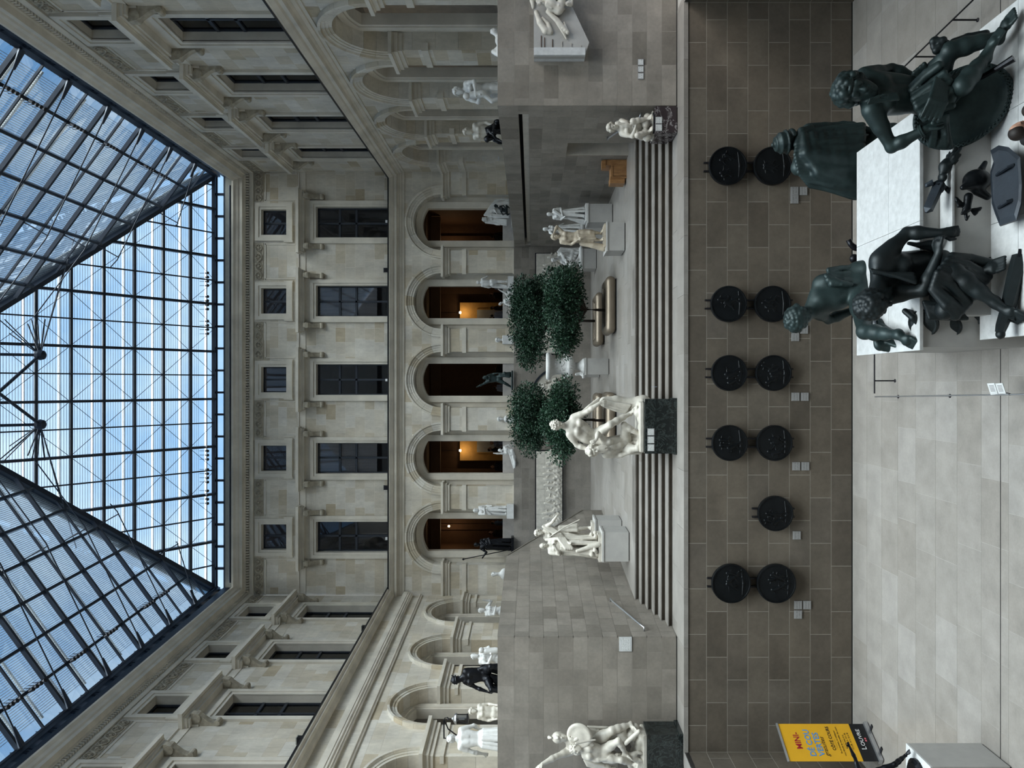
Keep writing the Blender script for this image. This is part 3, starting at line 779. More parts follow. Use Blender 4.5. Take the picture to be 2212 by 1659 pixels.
# side slopes
YN = -0.9
for nm, sgn in (('roof_slope_right', 1), ('roof_slope_left', -1)):
    S = slopes[nm]; nn = NRr if sgn > 0 else NL
    ey = lambda Y: XR if sgn > 0 else xle(Y)
    def pt(d, Y, lift=0):   # d = horizontal run in from the eave
        return Vector((ey(Y) - sgn * d, Y, ZE + TA * d)) + nn * lift
    def far(d): return YB - d
    def run(Y): return min(abs(ey(Y) - ridge_x(Y)), YB - Y)
    ys = [YB - DX * k for k in range(1, 18)]
    for i in range(11):
        d0, d1 = DY * i, DY * (i + 1)
        d1 = min(d1, 10.05)
        yy = [y for y in ys if y < far(d0) - .02]
        prev = far(d0)
        first = True
        for y in yy + [YN]:
            q0, q1 = prev, y
            if q1 >= far(d1) - 1e-6:     # triangle against the hip
                dd = YB - q1
                pane([pt(d0, q0), pt(min(dd, d1), q1), pt(d0, q1)], S, nn)
            elif first or q0 > far(d1) + 1e-6:
                dd = min(d1, YB - q0)
                pts = [pt(d0, q0)] + ([pt(dd, q0)] if dd > d0 + .02 else []) + [pt(d1, far(d1)), pt(d1, q1), pt(d0, q1)]
                pane(pts, S, nn)
            else: pane([pt(d0, q0), pt(d1, q0), pt(d1, q1), pt(d0, q1)], S, nn)
            prev = y; first = False
        MB().bar(pt(d0, far(d0), -.07), pt(d0, YN, -.07), .10, .15, nn).build('purlin', 'roof_steel', S)
    for k, y in enumerate(ys):
        dm = run(y); hv = k % 2 == 1
        if dm > .3: MB().bar(pt(0, y, -.09), pt(dm, y, -.09), .10 if hv else .05, .15 if hv else .08, nn).build('rafter' if hv else 'glazing_bar', 'roof_steel', S)
        for o_, w_ in ((.38, .085),):
            yo = y - DX * o_; dm = run(yo)
            if dm > .6 and yo > 14: MB().bar(pt(.25, yo, .35), pt(dm - .2, yo, .35), w_, .05, nn).build('outer_rail', 'roof_grey', S)
        if hv and y > 15:
            dm = run(y)
            MB().tube([pt(.12, y, -.25), pt(min(dm, 4.2), y, -1.15), pt(min(dm, 9.0), y, -1.1)], .022, 6).build('tie_rod', 'roof_steel', S)
            MB().tube([pt(.05, y, -.22), pt(.55, y, -.36)], [.10, .04], 8).build('rod_socket', 'roof_steel', S)
            MB().tube([pt(min(dm, 4.2) - .1, y, -1.15), pt(min(dm, 4.2), y, -.1)], .025, 6).build('strut', 'roof_steel', S)
    # louvre blades parallel to the eave
    lb = MB(); d = .35
    while d < 10:
        lb.bar(pt(d, min(far(d), YB) - .15, .16), pt(d, 12.0, .16), .024, .010, nn + Vector((-sgn * .9, 0, 0))); d += .062
    o = lb.build('louvre_blades', 'slat_blue', S); o['kind'] = 'stuff'
for i in range(0, nrow - 1, 2):
    for k in range(0, len(cols) - 2, 2):
        x0_, xm_, x1_ = cols[k], cols[k + 1], cols[k + 2]; ya, ym_, yb = YB - DY * i, YB - DY * (i + 1), YB - DY * (i + 2)
        for (xa, y1_), (xb, y2_) in (((xm_, ya), (x0_, ym_)), ((xm_, ya), (x1_, ym_)), ((x0_, ym_), (xm_, yb)), ((x1_, ym_), (xm_, yb))):
            if all(hipl(y_) + .1 < x_ < hipr(y_) - .1 for x_, y_ in ((xa, y1_), (xb, y2_))) and yb > YAP:
                MB().tube([(xa, y1_, zb(y1_) - .02), (xb, y2_, zb(y2_) - .02)], .012, 5).build('brace_rod', 'roof_steel', slopes['roof_slope_end'])
lb = MB(); y = YB - .55
while y > YAP + .3:
    lb.bar((hipl(y) + .15, y, zb(y) + .13), (hipr(y) - .15, y, zb(y) + .13), .042, .012, NB + Vector((0, -.9, 0))); y -= .082
o = lb.build('louvre_blades', 'slat_blue', slopes['roof_slope_end']); o['kind'] = 'stuff'
MB().bar((ridge_x(YAP), YAP, zr(ridge_x(YAP))), (ridge_x(YN), YN, zr(ridge_x(YN))), .25).build('ridge_beam', 'roof_steel', rf)
# clerestory strip, eave beams and gutters
for i in range(19):
    a = -9.9 + i * 1.055; 
    MB().span((a + .06, YB - .02, 22.05), (a + 1.0, YB, 22.55)).build('clerestory_pane', 'roof_glass', rf)
    MB().span((a - .05, YB - .14, 22.0), (a + .05, YB + .02, 22.6)).build('clerestory_post', 'roof_steel', rf)
MB().span((-10.3, YB - .2, 22.52), (10.3, YB + .1, 22.68)).build('eave_beam', 'roof_steel', rf)
MB().span((-10.3, YB - .2, 21.96), (10.3, YB + .1, 22.08)).build('eave_beam', 'roof_steel', rf)
MB().span((-10.3, YB - .35, 21.6), (10.3, YB + .2, 21.97)).build('gutter', 'gutter_grey', rf)
MB().tube([(-9.4, YB - .55, 21.66), (9.4, YB - .55, 21.66)], .05, 8).build('rail_pipe', 'roof_steel', rf)
for X0, X1, nmx in ((10.05, 10.05, 'right'), (xle(YB), xle(YN), 'left')):
    MB().bar((X0, YB, 22.5), (X1, YN, 22.5), .22, .30).build('eave_beam', 'roof_steel', rf)
    s = 1 if X0 > 0 else -1
    MB().bar((X0 - s * .12, YB, 21.9), (X1 - s * .12, YN, 21.9), .16, .30).build('eave_beam', 'roof_steel', rf)
    MB().bar((X0 + s * .25, YB, 21.7), (X1 + s * .25, YN, 21.7), .3, .5).build('gutter', 'roof_steel', rf)
    for k in range(1, 15):
        y = YB - 1.137 * k; x = X0 + (X1 - X0) * (YB - y) / (YB - YN)
        MB().bar((x, y, 21.95), (x, y, 22.5), .06).build('clerestory_post', 'roof_steel', rf)
        MB().bar((x + s * .02, y - .5, 22.2), (x + s * .02, y + .5, 22.2), .01, .5).build('clerestory_pane', 'roof_glass', rf)
        for q in (-.12, .12): MB().bar((x - s * .05, y + q, 22.0), (x - s * .05, y + q, 22.75), .025).build('eave_hanger', 'roof_steel', rf)
# masonry closing the roof behind the camera
MB().add([(XR + .3, YN, ZE - .5), (xle(YN) - .3, YN, ZE - .5), (ridge_x(YN), YN, zr(ridge_x(YN)) + .2)], [(0, 1, 2)]).build('roof_gable', 'plain_wall', rf)
# hubs with fans of rods under the hip end
hubs = [P(87, 767, 28.6), P(87, 917, 28.6)]
apex = P(-4, 848, 26.6)
for h in hubs:
    MB().lathe([(.05, -.22), (.17, -.14), (.2, 0), (.17, .14), (.05, .22)], h, 10).build('rod_hub', 'roof_steel', rf)
    MB().tube([h, apex], .06, 8).build('strut', 'roof_steel', rf)
    s = 1 if h is hubs[0] else -1
    up = h + Vector((0, -2.2, 3.4)); MB().tube([h, up], .055, 8).build('strut', 'roof_steel', rf)
    for x, y, r in ((-60, 640, .02), (10, 690, .02), (60, 700, .025), (68, 690, .02), (80, 690, .025), (97, 690, .03), (136, 590, .022), (165, 500, .02), (20, 720, .02)):
        yy = y if s > 0 else 1684 - y
        # end of the rod on the glass plane of the hip end
        t = (ZE + TA * YB - ZC - .1) / ((HZ - x) / F + TA)
        MB().tube([h, P(x, yy, t)], r, 6).build('tie_rod', 'roof_steel', rf)
# rows of small spotlights along the louvres
ORDN = ['first', 'second', 'third', 'fourth', 'fifth', 'sixth', 'seventh']
def spots(a, d, lab, grp):
    o = tag(empty('roof_spotlight', a), lab, 'spotlight', grp)
    MB().tube([a, a + d * .16], [.05, .07], 8).build('spot_body', 'dark_steel', o)
    MB().tube([a, a + Vector((0, 0, .3))], .012, 5).build('spot_stem', 'dark_steel', o)
for i, y0 in enumerate((590, 641, 694, 965, 1014, 1060)):
    for k in range(4): spots(P(445, y0 + k * 9, 34.9), Vector((0, -.5, -.8)), 'dark spotlight above the end wall, %s of its row, %s row from the right' % (ORDN[k], ORDN[i]), 'spotlights above the end wall')
for sgn in (1, -1):
    for i, Y in enumerate((31.4, 30.2, 27.4, 25.4, 23.3, 22.2, 21.0)):
        for k in range(4):
            ye = Y + (3 - k) * .19; spots(Vector(((XR - 1.15) if sgn > 0 else (xle(ye) + 1.15), ye, ZE + .55)), Vector((-sgn * .5, 0, -.8)), 'dark spotlight along the %s eave, %s of its row, %s row from the end wall' % ('right' if sgn > 0 else 'left', ORDN[k], ORDN[i]), 'spotlights along the %s eave' % ('right' if sgn > 0 else 'left'))
# ================================================================== sculpting: blended solids turned into one smooth skin
def V3(v): return np.array([float(q) for q in v])
class Clay:
    def __init__(s): s.p = []
    def cap(s, a, b, ra, rb=None, k=.03):
        s.p.append(('c', V3(a), V3(b), float(ra), float(ra if rb is None else rb), k)); return s
    def ball(s, c, r, k=.03): return s.cap(c, Vector(c) + Vector((0, 0, 1e-4)), r, r, k)
    def ell(s, c, r, R=None, k=.03):
        s.p.append(('e', V3(c), V3(r), np.eye(3) if R is None else np.array(R), 0, k)); return s
    def box(s, c, hs, R=None, rad=.02, k=.02):
        s.p.append(('b', V3(c), V3(hs), np.eye(3) if R is None else np.array(R), rad, k)); return s
    def chain(s, pts, rs, k=.03):
        for i in range(len(pts) - 1): s.cap(pts[i], pts[i + 1], rs[i] if isinstance(rs, (list, tuple)) else rs, rs[i + 1] if isinstance(rs, (list, tuple)) else rs, k)
        return s
    def hole(s, c, r, k=.01):
        s.p.append(('h', V3(c), None, float(r), 0, k)); return s
    def cloth(s, A, B, n, r, k=.02, wob=.35, seed=0):
        """cloth hung between edge A and edge B (lists of points): n parallel folds that melt together"""
        rnd = random.Random(seed)
        def at(Lp, t):
            t *= len(Lp) - 1; i = min(int(t), len(Lp) - 2); return Vector(Lp[i]).lerp(Vector(Lp[i + 1]), t - i)
        for i in range(n):
            t = (i + .5) / n; a, b = at(A, t), at(B, min(1, max(0, t + rnd.uniform(-.04, .04))))
            m = a.lerp(b, .5) + Vector((rnd.uniform(-1, 1), rnd.uniform(-1, 1), 0)) * r * wob
            q = r * (1.12 if i % 2 else .78)
            ra = min(q, max(.3 * q, .72 * sum((Vector(A[j + 1]) - Vector(A[j])).length for j in range(len(A) - 1)) / n))
            rb = min(q, max(.3 * q, .72 * sum((Vector(B[j + 1]) - Vector(B[j])).length for j in range(len(B) - 1)) / n))
            kk = .22 * min(ra, rb) if k > .3 * r else k
            s.cap(a, m, ra, (ra + rb) / 2, kk); s.cap(m, b, (ra + rb) / 2, rb, kk)
        return s
    def mesh(s, h):
        lo = np.array([1e9] * 3); hi = -lo; bb = []
        for q in s.p:
            if q[0] == 'c': a = np.minimum(q[1] - q[3], q[2] - q[4]); b = np.maximum(q[1] + q[3], q[2] + q[4])
            elif q[0] == 'e':
                e = np.abs(q[3]) @ q[2]; a, b = q[1] - e, q[1] + e
            elif q[0] == 'b':
                e = np.abs(q[3]) @ q[2] + q[4]; a, b = q[1] - e, q[1] + e
            else: a, b = q[1] - q[3], q[1] + q[3]
            bb.append((a, b))
            if q[0] != 'h': lo = np.minimum(lo, a); hi = np.maximum(hi, b)
        lo -= 3 * h; hi += 3 * h
        n = np.ceil((hi - lo) / h).astype(int) + 1
        ax = [lo[i] + h * np.arange(n[i]) for i in range(3)]
        D = np.full(tuple(n), 9.0, np.float32)
        for q, (a, b) in zip(s.p, bb):
            m = q[5] + 2.5 * h
            i0 = np.maximum(0, np.floor((a - m - lo) / h).astype(int)); i1 = np.minimum(n, np.ceil((b + m - lo) / h).astype(int) + 1)
            if (i1 <= i0).any(): continue
            X = ax[0][i0[0]:i1[0]][:, None, None]; Y = ax[1][i0[1]:i1[1]][None, :, None]; Z = ax[2][i0[2]:i1[2]][None, None, :]
            if q[0] == 'c':
                d = q[2] - q[1]; L2 = max(float(d @ d), 1e-9)
                px, py, pz = X - q[1][0], Y - q[1][1], Z - q[1][2]
                t = np.clip((px * d[0] + py * d[1] + pz * d[2]) / L2, 0, 1)
                f = np.sqrt((px - t * d[0]) ** 2 + (py - t * d[1]) ** 2 + (pz - t * d[2]) ** 2) - (q[3] + t * (q[4] - q[3]))
            elif q[0] in 'eb':
                px, py, pz = X - q[1][0], Y - q[1][1], Z - q[1][2]; R = q[3]
                lx = px * R[0, 0] + py * R[1, 0] + pz * R[2, 0]; ly = px * R[0, 1] + py * R[1, 1] + pz * R[2, 1]; lz = px * R[0, 2] + py * R[1, 2] + pz * R[2, 2]
                r = q[2]
                if q[0] == 'e':
                    k0 = np.sqrt((lx / r[0]) ** 2 + (ly / r[1]) ** 2 + (lz / r[2]) ** 2); k1 = np.sqrt((lx / r[0] ** 2) ** 2 + (ly / r[1] ** 2) ** 2 + (lz / r[2] ** 2) ** 2) + 1e-9
                    f = k0 * (k0 - 1) / k1
                else:
                    ex, ey, ez = np.abs(lx) - r[0], np.abs(ly) - r[1], np.abs(lz) - r[2]
                    f = np.sqrt(np.maximum(ex, 0) ** 2 + np.maximum(ey, 0) ** 2 + np.maximum(ez, 0) ** 2) + np.minimum(np.maximum(ex, np.maximum(ey, ez)), 0) - q[4]
            else:
                f = np.sqrt((X - q[1][0]) ** 2 + (Y - q[1][1]) ** 2 + (Z - q[1][2]) ** 2) - q[3]
            sl = (slice(i0[0], i1[0]), slice(i0[1], i1[1]), slice(i0[2], i1[2])); E = D[sl]; k = max(q[5], 1e-4)
            if q[0] == 'h':
                hh = np.maximum(k - np.abs(E + f), 0) / k; D[sl] = np.maximum(E, -f) + hh * hh * k * .25
            else:
                hh = np.maximum(k - np.abs(E - f), 0) / k; D[sl] = np.minimum(E, f) - hh * hh * k * .25
        # surface nets
        ins = D < 0; c = [m_ - 1 for m_ in D.shape]
        def cor(i, j, k): return (slice(i, i + c[0]), slice(j, j + c[1]), slice(k, k + c[2]))
        cnt = sum(ins[cor(i, j, k)].astype(np.int8) for i in (0, 1) for j in (0, 1) for k in (0, 1))
        act = np.argwhere((cnt > 0) & (cnt < 8))
        idx = np.full(tuple(c), -1, np.int32); idx[act[:, 0], act[:, 1], act[:, 2]] = np.arange(len(act))
        pos = np.zeros((len(act), 3)); num = np.zeros(len(act))
        cs = [(i, j, k) for i in (0, 1) for j in (0, 1) for k in (0, 1)]
        vals = {q: D[act[:, 0] + q[0], act[:, 1] + q[1], act[:, 2] + q[2]] for q in cs}
        for q in cs:
            for a in range(3):
                if q[a] == 0:
                    r = tuple(1 if i == a else q[i] for i in range(3)); v0, v1 = vals[q], vals[r]; m = (v0 < 0) != (v1 < 0)
                    t = np.where(m, v0 / np.where(m, v0 - v1, 1), 0); p = np.array(q, float)[None].repeat(len(act), 0); p[:, a] += t
                    pos += p * m[:, None]; num += m
        vs = lo + (act + pos / num[:, None]) * h
        fs = []
        for a in range(3):
            b_, c_ = (a + 1) % 3, (a + 2) % 3
            s0 = [slice(None)] * 3; s1 = [slice(None)] * 3; s0[a] = slice(0, -1); s1[a] = slice(1, None)
            A, B = ins[tuple(s0)], ins[tuple(s1)]; e = np.argwhere(A != B)
            ok = (e[:, b_] > 0) & (e[:, c_] > 0) & (e[:, b_] < c[b_]) & (e[:, c_] < c[c_]); e = e[ok]
            if not len(e): continue
            f = A[e[:, 0], e[:, 1], e[:, 2]]
            def I(db, dc):
                w = e.copy(); w[:, b_] += db; w[:, c_] += dc; return idx[w[:, 0], w[:, 1], w[:, 2]]
            qd = np.stack([I(-1, -1), I(0, -1), I(0, 0), I(-1, 0)], 1)
            qd[~f] = qd[~f][:, ::-1]; fs.append(qd)
        return vs, np.concatenate(fs)
    def build(s, name, mat, parent, h):
        vs, fs = s.mesh(h)
        me = bpy.data.meshes.new(name); me.vertices.add(len(vs)); me.vertices.foreach_set('co', vs.astype(np.float32).ravel())
        me.loops.add(len(fs) * 4); me.loops.foreach_set('vertex_index', fs.astype(np.int32).ravel())
        me.polygons.add(len(fs)); me.polygons.foreach_set('loop_start', np.arange(0, len(fs) * 4, 4, dtype=np.int32)); me.polygons.foreach_set('loop_total', np.full(len(fs), 4, np.int32))
        me.update(calc_edges=True); me.validate(); me.materials.append(MATS[mat]); me.shade_smooth()
        return link(bpy.data.objects.new(name, me), parent)
def basis(f, up):
    f = Vector(f).normalized(); up = Vector(up); r = f.cross(up)
    if r.length < 1e-4: r = f.cross(Vector((1, 0, .01)))
    r.normalize(); u = r.cross(f); return r, f, u
def head(c, ctr, H, face, up, hair='short', fine=True, seed=1, beard=False):
    """head of a figure H tall; face = looking direction"""
    r, f, u = basis(face, up); R = np.array([[r.x, f.x, u.x], [r.y, f.y, u.y], [r.z, f.z, u.z]]); ctr = Vector(ctr)
    c.ell(ctr + u * .012 * H, (.047 * H, .056 * H, .058 * H), R, .012 * H)
    c.ell(ctr - u * .028 * H + f * .014 * H, (.036 * H, .040 * H, .045 * H), R, .02 * H)
    c.ball(ctr - u * .060 * H + f * .036 * H, .016 * H, .02 * H)
    if fine:
        c.cap(ctr + u * .008 * H + f * .054 * H, ctr - u * .020 * H + f * .064 * H, .007 * H, .011 * H, .008 * H)
        for s in (-1, 1):
            c.hole(ctr + u * .004 * H + f * .062 * H + r * s * .020 * H, .013 * H, .012 * H)
            c.ball(ctr + u * .002 * H + f * .050 * H + r * s * .020 * H, .009 * H, .004 * H)
            c.ell(ctr - u * .004 * H + r * s * .048 * H, (.008 * H, .012 * H, .018 * H), R, .006 * H)
        c.cap(ctr + u * .016 * H + f * .052 * H - r * .026 * H, ctr + u * .016 * H + f * .052 * H + r * .026 * H, .008 * H, None, .012 * H)
        c.cap(ctr - u * .036 * H + f * .052 * H - r * .012 * H, ctr - u * .036 * H + f * .052 * H + r * .012 * H, .006 * H, None, .006 * H)
        c.cap(ctr - u * .043 * H + f * .050 * H - r * .009 * H, ctr - u * .043 * H + f * .050 * H + r * .009 * H, .0065 * H, None, .006 * H)
    rnd = random.Random(seed)
    if hair in ('curly', 'short', 'bun'):
        n = 110 if hair == 'curly' else 60; br = .0165 * H if hair == 'curly' else .011 * H
        for i in range(n):
            z = 1 - 2 * (i + .5) / n; a = i * 2.39996; q = math.sqrt(1 - z * z)
            d = Vector((q * math.cos(a), q * math.sin(a), z))     # (right, fwd, up)
            if d.y > .45 and d.z < .42: continue
            if d.z < -.62 or (d.y > .1 and d.z < -.15): continue
            g_ = 1.1 if hair == 'curly' else 1.0
            p = ctr + (r * d.x * .050 * H + f * d.y * .057 * H + u * d.z * .060 * H) * g_ * rnd.uniform(.95, 1.06) + u * .014 * H
            c.ball(p, br * rnd.uniform(.75, 1.3), .0022 * H if hair == 'curly' else .004 * H)
        if hair == 'bun': c.ball(ctr - f * .062 * H + u * .01 * H, .025 * H, .01 * H)
    elif hair == 'long':
        for i in range(16):
            a = PI * .15 + PI * 1.7 * i / 15 + PI * .5
            p = ctr + r * math.cos(a) * .05 * H + f * math.sin(a) * .055 * H
            c.chain([ctr + u * .066 * H, p + u * .03 * H, p - u * .07 * H - f * .01 * H], [.012 * H, .016 * H, .014 * H], .008 * H)
    elif hair == 'cap':
        c.ell(ctr + u * .030 * H, (.056 * H, .065 * H, .052 * H), R, .006 * H)
        for zz, rr_ in ((.012, .060), (.045, .052), (.070, .034)):
            for i in range(16):
                a = 2 * PI * i / 16; b_ = 2 * PI * (i + 1) / 16
                c.cap(ctr + u * zz * H + (r * math.cos(a) + f * math.sin(a) * 1.1) * rr_ * H, ctr + u * zz * H + (r * math.cos(b_) + f * math.sin(b_) * 1.1) * rr_ * H, .007 * H, None, .004 * H)
        c.ball(ctr + u * .086 * H, .014 * H, .008 * H)
        for i in range(14):
            a = PI * 1.05 + PI * .95 * i / 13 - PI * .5 + PI
            c.ball(ctr - u * .022 * H + (r * math.cos(a) * .052 - f * abs(math.sin(a)) * .055) * H, .014 * H, .006 * H)
    elif hair == 'helmet':
        c.ell(ctr + u * .022 * H, (.055 * H, .063 * H, .056 * H), R, .006 * H)
        c.chain([ctr + f * .04 * H + u * .085 * H, ctr + u * .105 * H, ctr - f * .06 * H + u * .07 * H, ctr - f * .075 * H], [.010 * H, .016 * H, .016 * H, .010 * H], .01 * H)
        c.cap(ctr + f * .075 * H + u * .02 * H, ctr + f * .05 * H + u * .035 * H, .012 * H, .02 * H, .01 * H)
    if beard:
        for i in range(26):
            a = rnd.uniform(-1, 1); t = rnd.random()
            p = ctr - u * (.035 + .03 * t) * H + f * (.045 - .012 * abs(a)) * H + r * a * .034 * H
            c.cap(p, p - u * (.045 + .03 * rnd.random()) * H + f * .008 * H + r * a * .008 * H, .012 * H, .005 * H, .006 * H)
def hand(c, w, d, n, H, curl=.5, fine=True, thumb=1):
    """hand at wrist w, pointing along d, palm facing n"""
    d = Vector(d).normalized(); n = Vector(n); n = (n - d * n.dot(d))
    n = n.normalized() if n.length > 1e-4 else d.orthogonal().normalized()
    s = d.cross(n); w = Vector(w)
    R = np.array([[d.x, s.x, n.x], [d.y, s.y, n.y], [d.z, s.z, n.z]])
    c.ell(w + d * .028 * H, (.032 * H, .022 * H, .012 * H), R, .012 * H)
    if not fine:
        c.cap(w + d * .04 * H, w + d * (.085 - .03 * curl) * H + n * .03 * curl * H, .016 * H, .009 * H, .012 * H); return
    for i, L in enumerate((.040, .046, .043, .034)):
        o = w + d * .052 * H + s * (i - 1.5) * .0115 * H
        p = o + d * L * .5 * H * (1 - .3 * curl) + n * L * .35 * curl * H
        q = p + d * L * .5 * H * (1 - 1.2 * curl) + n * L * .55 * curl * H
        c.cap(o - d * .01 * H, p, .0072 * H, .0064 * H, .003 * H); c.cap(p, q, .0064 * H, .005 * H, .003 * H)
    o = w + d * .016 * H + s * thumb * -.018 * H
    p = o + d * .022 * H - s * thumb * .016 * H + n * .008 * H; q = p + d * .022 * H + n * .012 * curl * H
    c.cap(o, p, .009 * H, .0075 * H, .004 * H); c.cap(p, q, .0075 * H, .006 * H, .003 * H)
def foot(c, an, toe, H, fine=True):
    an, toe = Vector(an), Vector(toe); d = (toe - an); L = d.length; d.normalize()
    s = d.cross(Vector((0, 0, 1)))
    if s.length < .05: s = Vector((1, 0, 0))
    s.normalize()
    base = an - Vector((0, 0, .020 * H)); ball = an + d * L * .72 - Vector((0, 0, .0))
    c.cap(an, an + d * L * .62, .023 * H, .017 * H, .012 * H); c.ball(an - d * .018 * H - Vector((0, 0, .012 * H)), .022 * H, .012 * H)
    c.cap(an + d * L * .55 - s * .016 * H, an + d * L * .55 + s * .016 * H, .015 * H, .015 * H, .012 * H)
    if fine:
        for i in range(5):
            o = an + d * L * .72 + s * (i - 2) * .0125 * H - Vector((0, 0, .004 * H)); c.cap(o, o + d * (.040 - .004 * i) * H - Vector((0, 0, .006 * H)), (.011 if i == 0 else .0085) * H, .007 * H, .004 * H)
    else: c.cap(an + d * L * .6, toe, .018 * H, .011 * H, .01 * H)
def body(c, J, H, fine=True, fem=False, arms=True, legs=True):
    """muscles over the joints in J; missing joints leave that limb out"""
    g = lambda k: Vector(J[k]) if k in J else None
    k1 = .035 * H
    sl, sr, hl, hr, nk = g('sl'), g('sr'), g('hl'), g('hr'), g('nk')
    if sl and sr:
        sm, hm = (sl + sr) / 2, (hl + hr) / 2
        ax = (sl - sr).normalized(); up = (sm - hm).normalized(); fw = J.get('chest')
        fw = Vector(fw).normalized() if fw else up.cross(ax).normalized()
        wst = hm.lerp(sm, .38)
        if 'ws' in J: wst = g('ws')
        rb = hm.lerp(sm, .72)
        c.cap(sl - ax * .02 * H - up * .01 * H, sr + ax * .02 * H - up * .01 * H, .040 * H, None, k1)             # shoulder girdle
        for s in (-1, 1):
            c.cap(sm + ax * s * .055 * H - up * .035 * H, rb + ax * s * .050 * H - up * .05 * H, .058 * H, .055 * H, k1)   # rib cage
            c.cap(rb + ax * s * .045 * H, wst + ax * s * .038 * H, .052 * H, .047 * H, k1)
            c.cap(wst + ax * s * .036 * H, hm + ax * s * .045 * H, .047 * H, .060 * H, k1)
            c.ell(sm + ax * s * .050 * H - up * .062 * H + fw * .045 * H, (.045 * H,) * 3 if fem else (.046 * H, .046 * H, .036 * H), None, .02 * H)  # chest
            c.ball(hm + ax * s * .042 * H - fw * .035 * H - up * .015 * H, .056 * H, .025 * H)                             # seat
            if fine:
                for t in (.15, .4, .62): c.ball(wst.lerp(rb, t) + ax * s * .020 * H + fw * .040 * H, .019 * H, .014 * H)
                c.cap(sm + ax * s * .055 * H - up * .02 * H - fw * .038 * H, sm + ax * s * .040 * H - up * .10 * H - fw * .045 * H, .030 * H, .022 * H, .02 * H)
        c.cap(hl, hr, .056 * H, None, k1)
        if nk is not None:
            c.cap(sm + up * .0 * H, nk, .042 * H, .031 * H, .03 * H)
            for s in (-1, 1): c.cap(nk - up * .005 * H, sm + ax * s * .07 * H + up * .018 * H, .022 * H, .022 * H, .03 * H)
    if 'hd' in J and nk is not None: c.cap(nk, g('hd') - (g('hd') - nk) * .2, .031 * H, .030 * H, .015 * H)
    for s in 'lr':
        a, b, d = g('s' + s), g('e' + s), g('w' + s)
        if arms and a and b:
            c.ball(a, .043 * H, .02 * H); m = a.lerp(b, .45)
            c.chain([a, m, b], [.036 * H, .034 * H, .025 * H], .02 * H)
            if fine: c.ball(a.lerp(b, .22), .038 * H, .02 * H)
            if d:
                m = b.lerp(d, .3); c.chain([b, m, d], [.025 * H, .029 * H, .0175 * H], .015 * H)
                hd_ = J.get('a' + s)
                if hd_ is not None: hand(c, d, hd_[0], hd_[1], H, hd_[2] if len(hd_) > 2 else .4, fine, 1 if s == 'l' else -1)
        a, b, d, t = g('h' + s), g('k' + s), g('n' + s), g('t' + s)
        if legs and a and b:
            c.chain([a, a.lerp(b, .4), b], [.060 * H, .055 * H, .036 * H], .03 * H)
            c.ball(b, .037 * H, .015 * H)
            if d:
                bk = (b - a).cross(d - b).cross(d - b)
                bk = bk.normalized() if bk.length > 1e-5 else Vector((0, 0, 0))
                m = b.lerp(d, .32); c.chain([b, m, b.lerp(d, .62), d], [.035 * H, .038 * H, .030 * H, .021 * H], .02 * H)
                if t: foot(c, d, t, H, fine)
def JX(Y0, face=None, **k):
    """joints from pixels of the photograph: (x, y[, depth offset in metres])"""
    o = {}
    for a, q in k.items():
        if q is None: continue
        o[a] = P(q[0], q[1], Y0 + (q[2] if len(q) > 2 else 0))
    return o
def bar_ped(name, pts):
    pass
# ================================================================== four bronze captives on their marble pedestal
ZPT, ZPL = 1.6, .72
pd = thing('captives_pedestal', (2.3, 12, 0), 'stepped white marble pedestal under the four green bronze captives', 'pedestal')
def slab(name, lo, hi, mat, par, parts=1):
    return MB().span(lo, hi).build(name, mat, par)
slab('pedestal_core', (.55, 11.02, 0), (4.05, 13.1, ZPT - .02), 'pedestal_grey', pd)
for i, (x0, x1) in enumerate(((.5, 2.42), (2.42, 4.1))):
    for j, (y0, y1) in enumerate(((10.98, 11.95), (11.95, 13.12))):
        block('top_slab', ((x0 + x1) / 2, (y0 + y1) / 2, ZPT - .02), (x1 - x0 - .006, y1 - y0 - .006, .05), 'pedestal_top', pd)
slab('front_core', (1.0, 10.7, 0), (3.9, 11.02, 1.27), 'pedestal_grey', pd)
block('ledge_slab', (2.45, 10.84, 1.28), (2.95, .32, .03), 'pedestal_top', pd)
slab('lower_core', (.7, 9.35, 0), (5.2, 10.96, ZPL - .03), 'pedestal_grey', pd)
for x0, x1 in ((.65, 2.3), (2.3, 3.8), (3.8, 5.25)):
    for y0, y1 in ((9.3, 10.1), (10.1, 10.97)): block('ledge_slab', ((x0 + x1) / 2, (y0 + y1) / 2, ZPL - .02), (x1 - x0 - .006, y1 - y0 - .006, .05), 'pedestal_top', pd)
slab('rear_core', (1.2, 13.12, 0), (4.1, 14.4, .9), 'pedestal_grey', pd)
slab('side_niche', (.78, 11.1, 0), (.9, 12.9, 1.2), 'pedestal_grey', pd)
# ---- seated youth on the right
Y0 = 10.6; H = 3.15
t = thing('captive_youth', P(2120, 190, 10.4), 'bronze seated youth with curly hair and headband, leaning on his shield', 'statue', 'bronze captives')
c = Clay()
J = JX(Y0, sl=(1884, 238, -.05), sr=(1868, 166, .28), hl=(2010, 222, .0), hr=(2005, 190, .25), nk=(1872, 205, .1), hd=(1840, 196, .0),
       el=(1926, 318, .05), wl=(1998, 280, -.25), er=(1925, 150, .45), wr=(1985, 172, .35),
       kl=(2080, 185, -.55), nl=(2130, 120, -.50), tl=(2158, 66, -.62), kr=(2052, 110, -.20), nr=(2158, 78, -.40), tr=(2186, 32, -.62))
J['chest'] = (-.35, -.9, .15)
J['al'] = ((P(2040, 255, Y0 - .3) - P(1998, 280, Y0 - .25)), (0, .2, -1), .5)
body(c, J, H); head(c, J['hd'] + Vector((0, -.05, -.03)), H * 1.14, (-.34, -.92, .12), (.12, .1, 1), 'curly', True, 3)
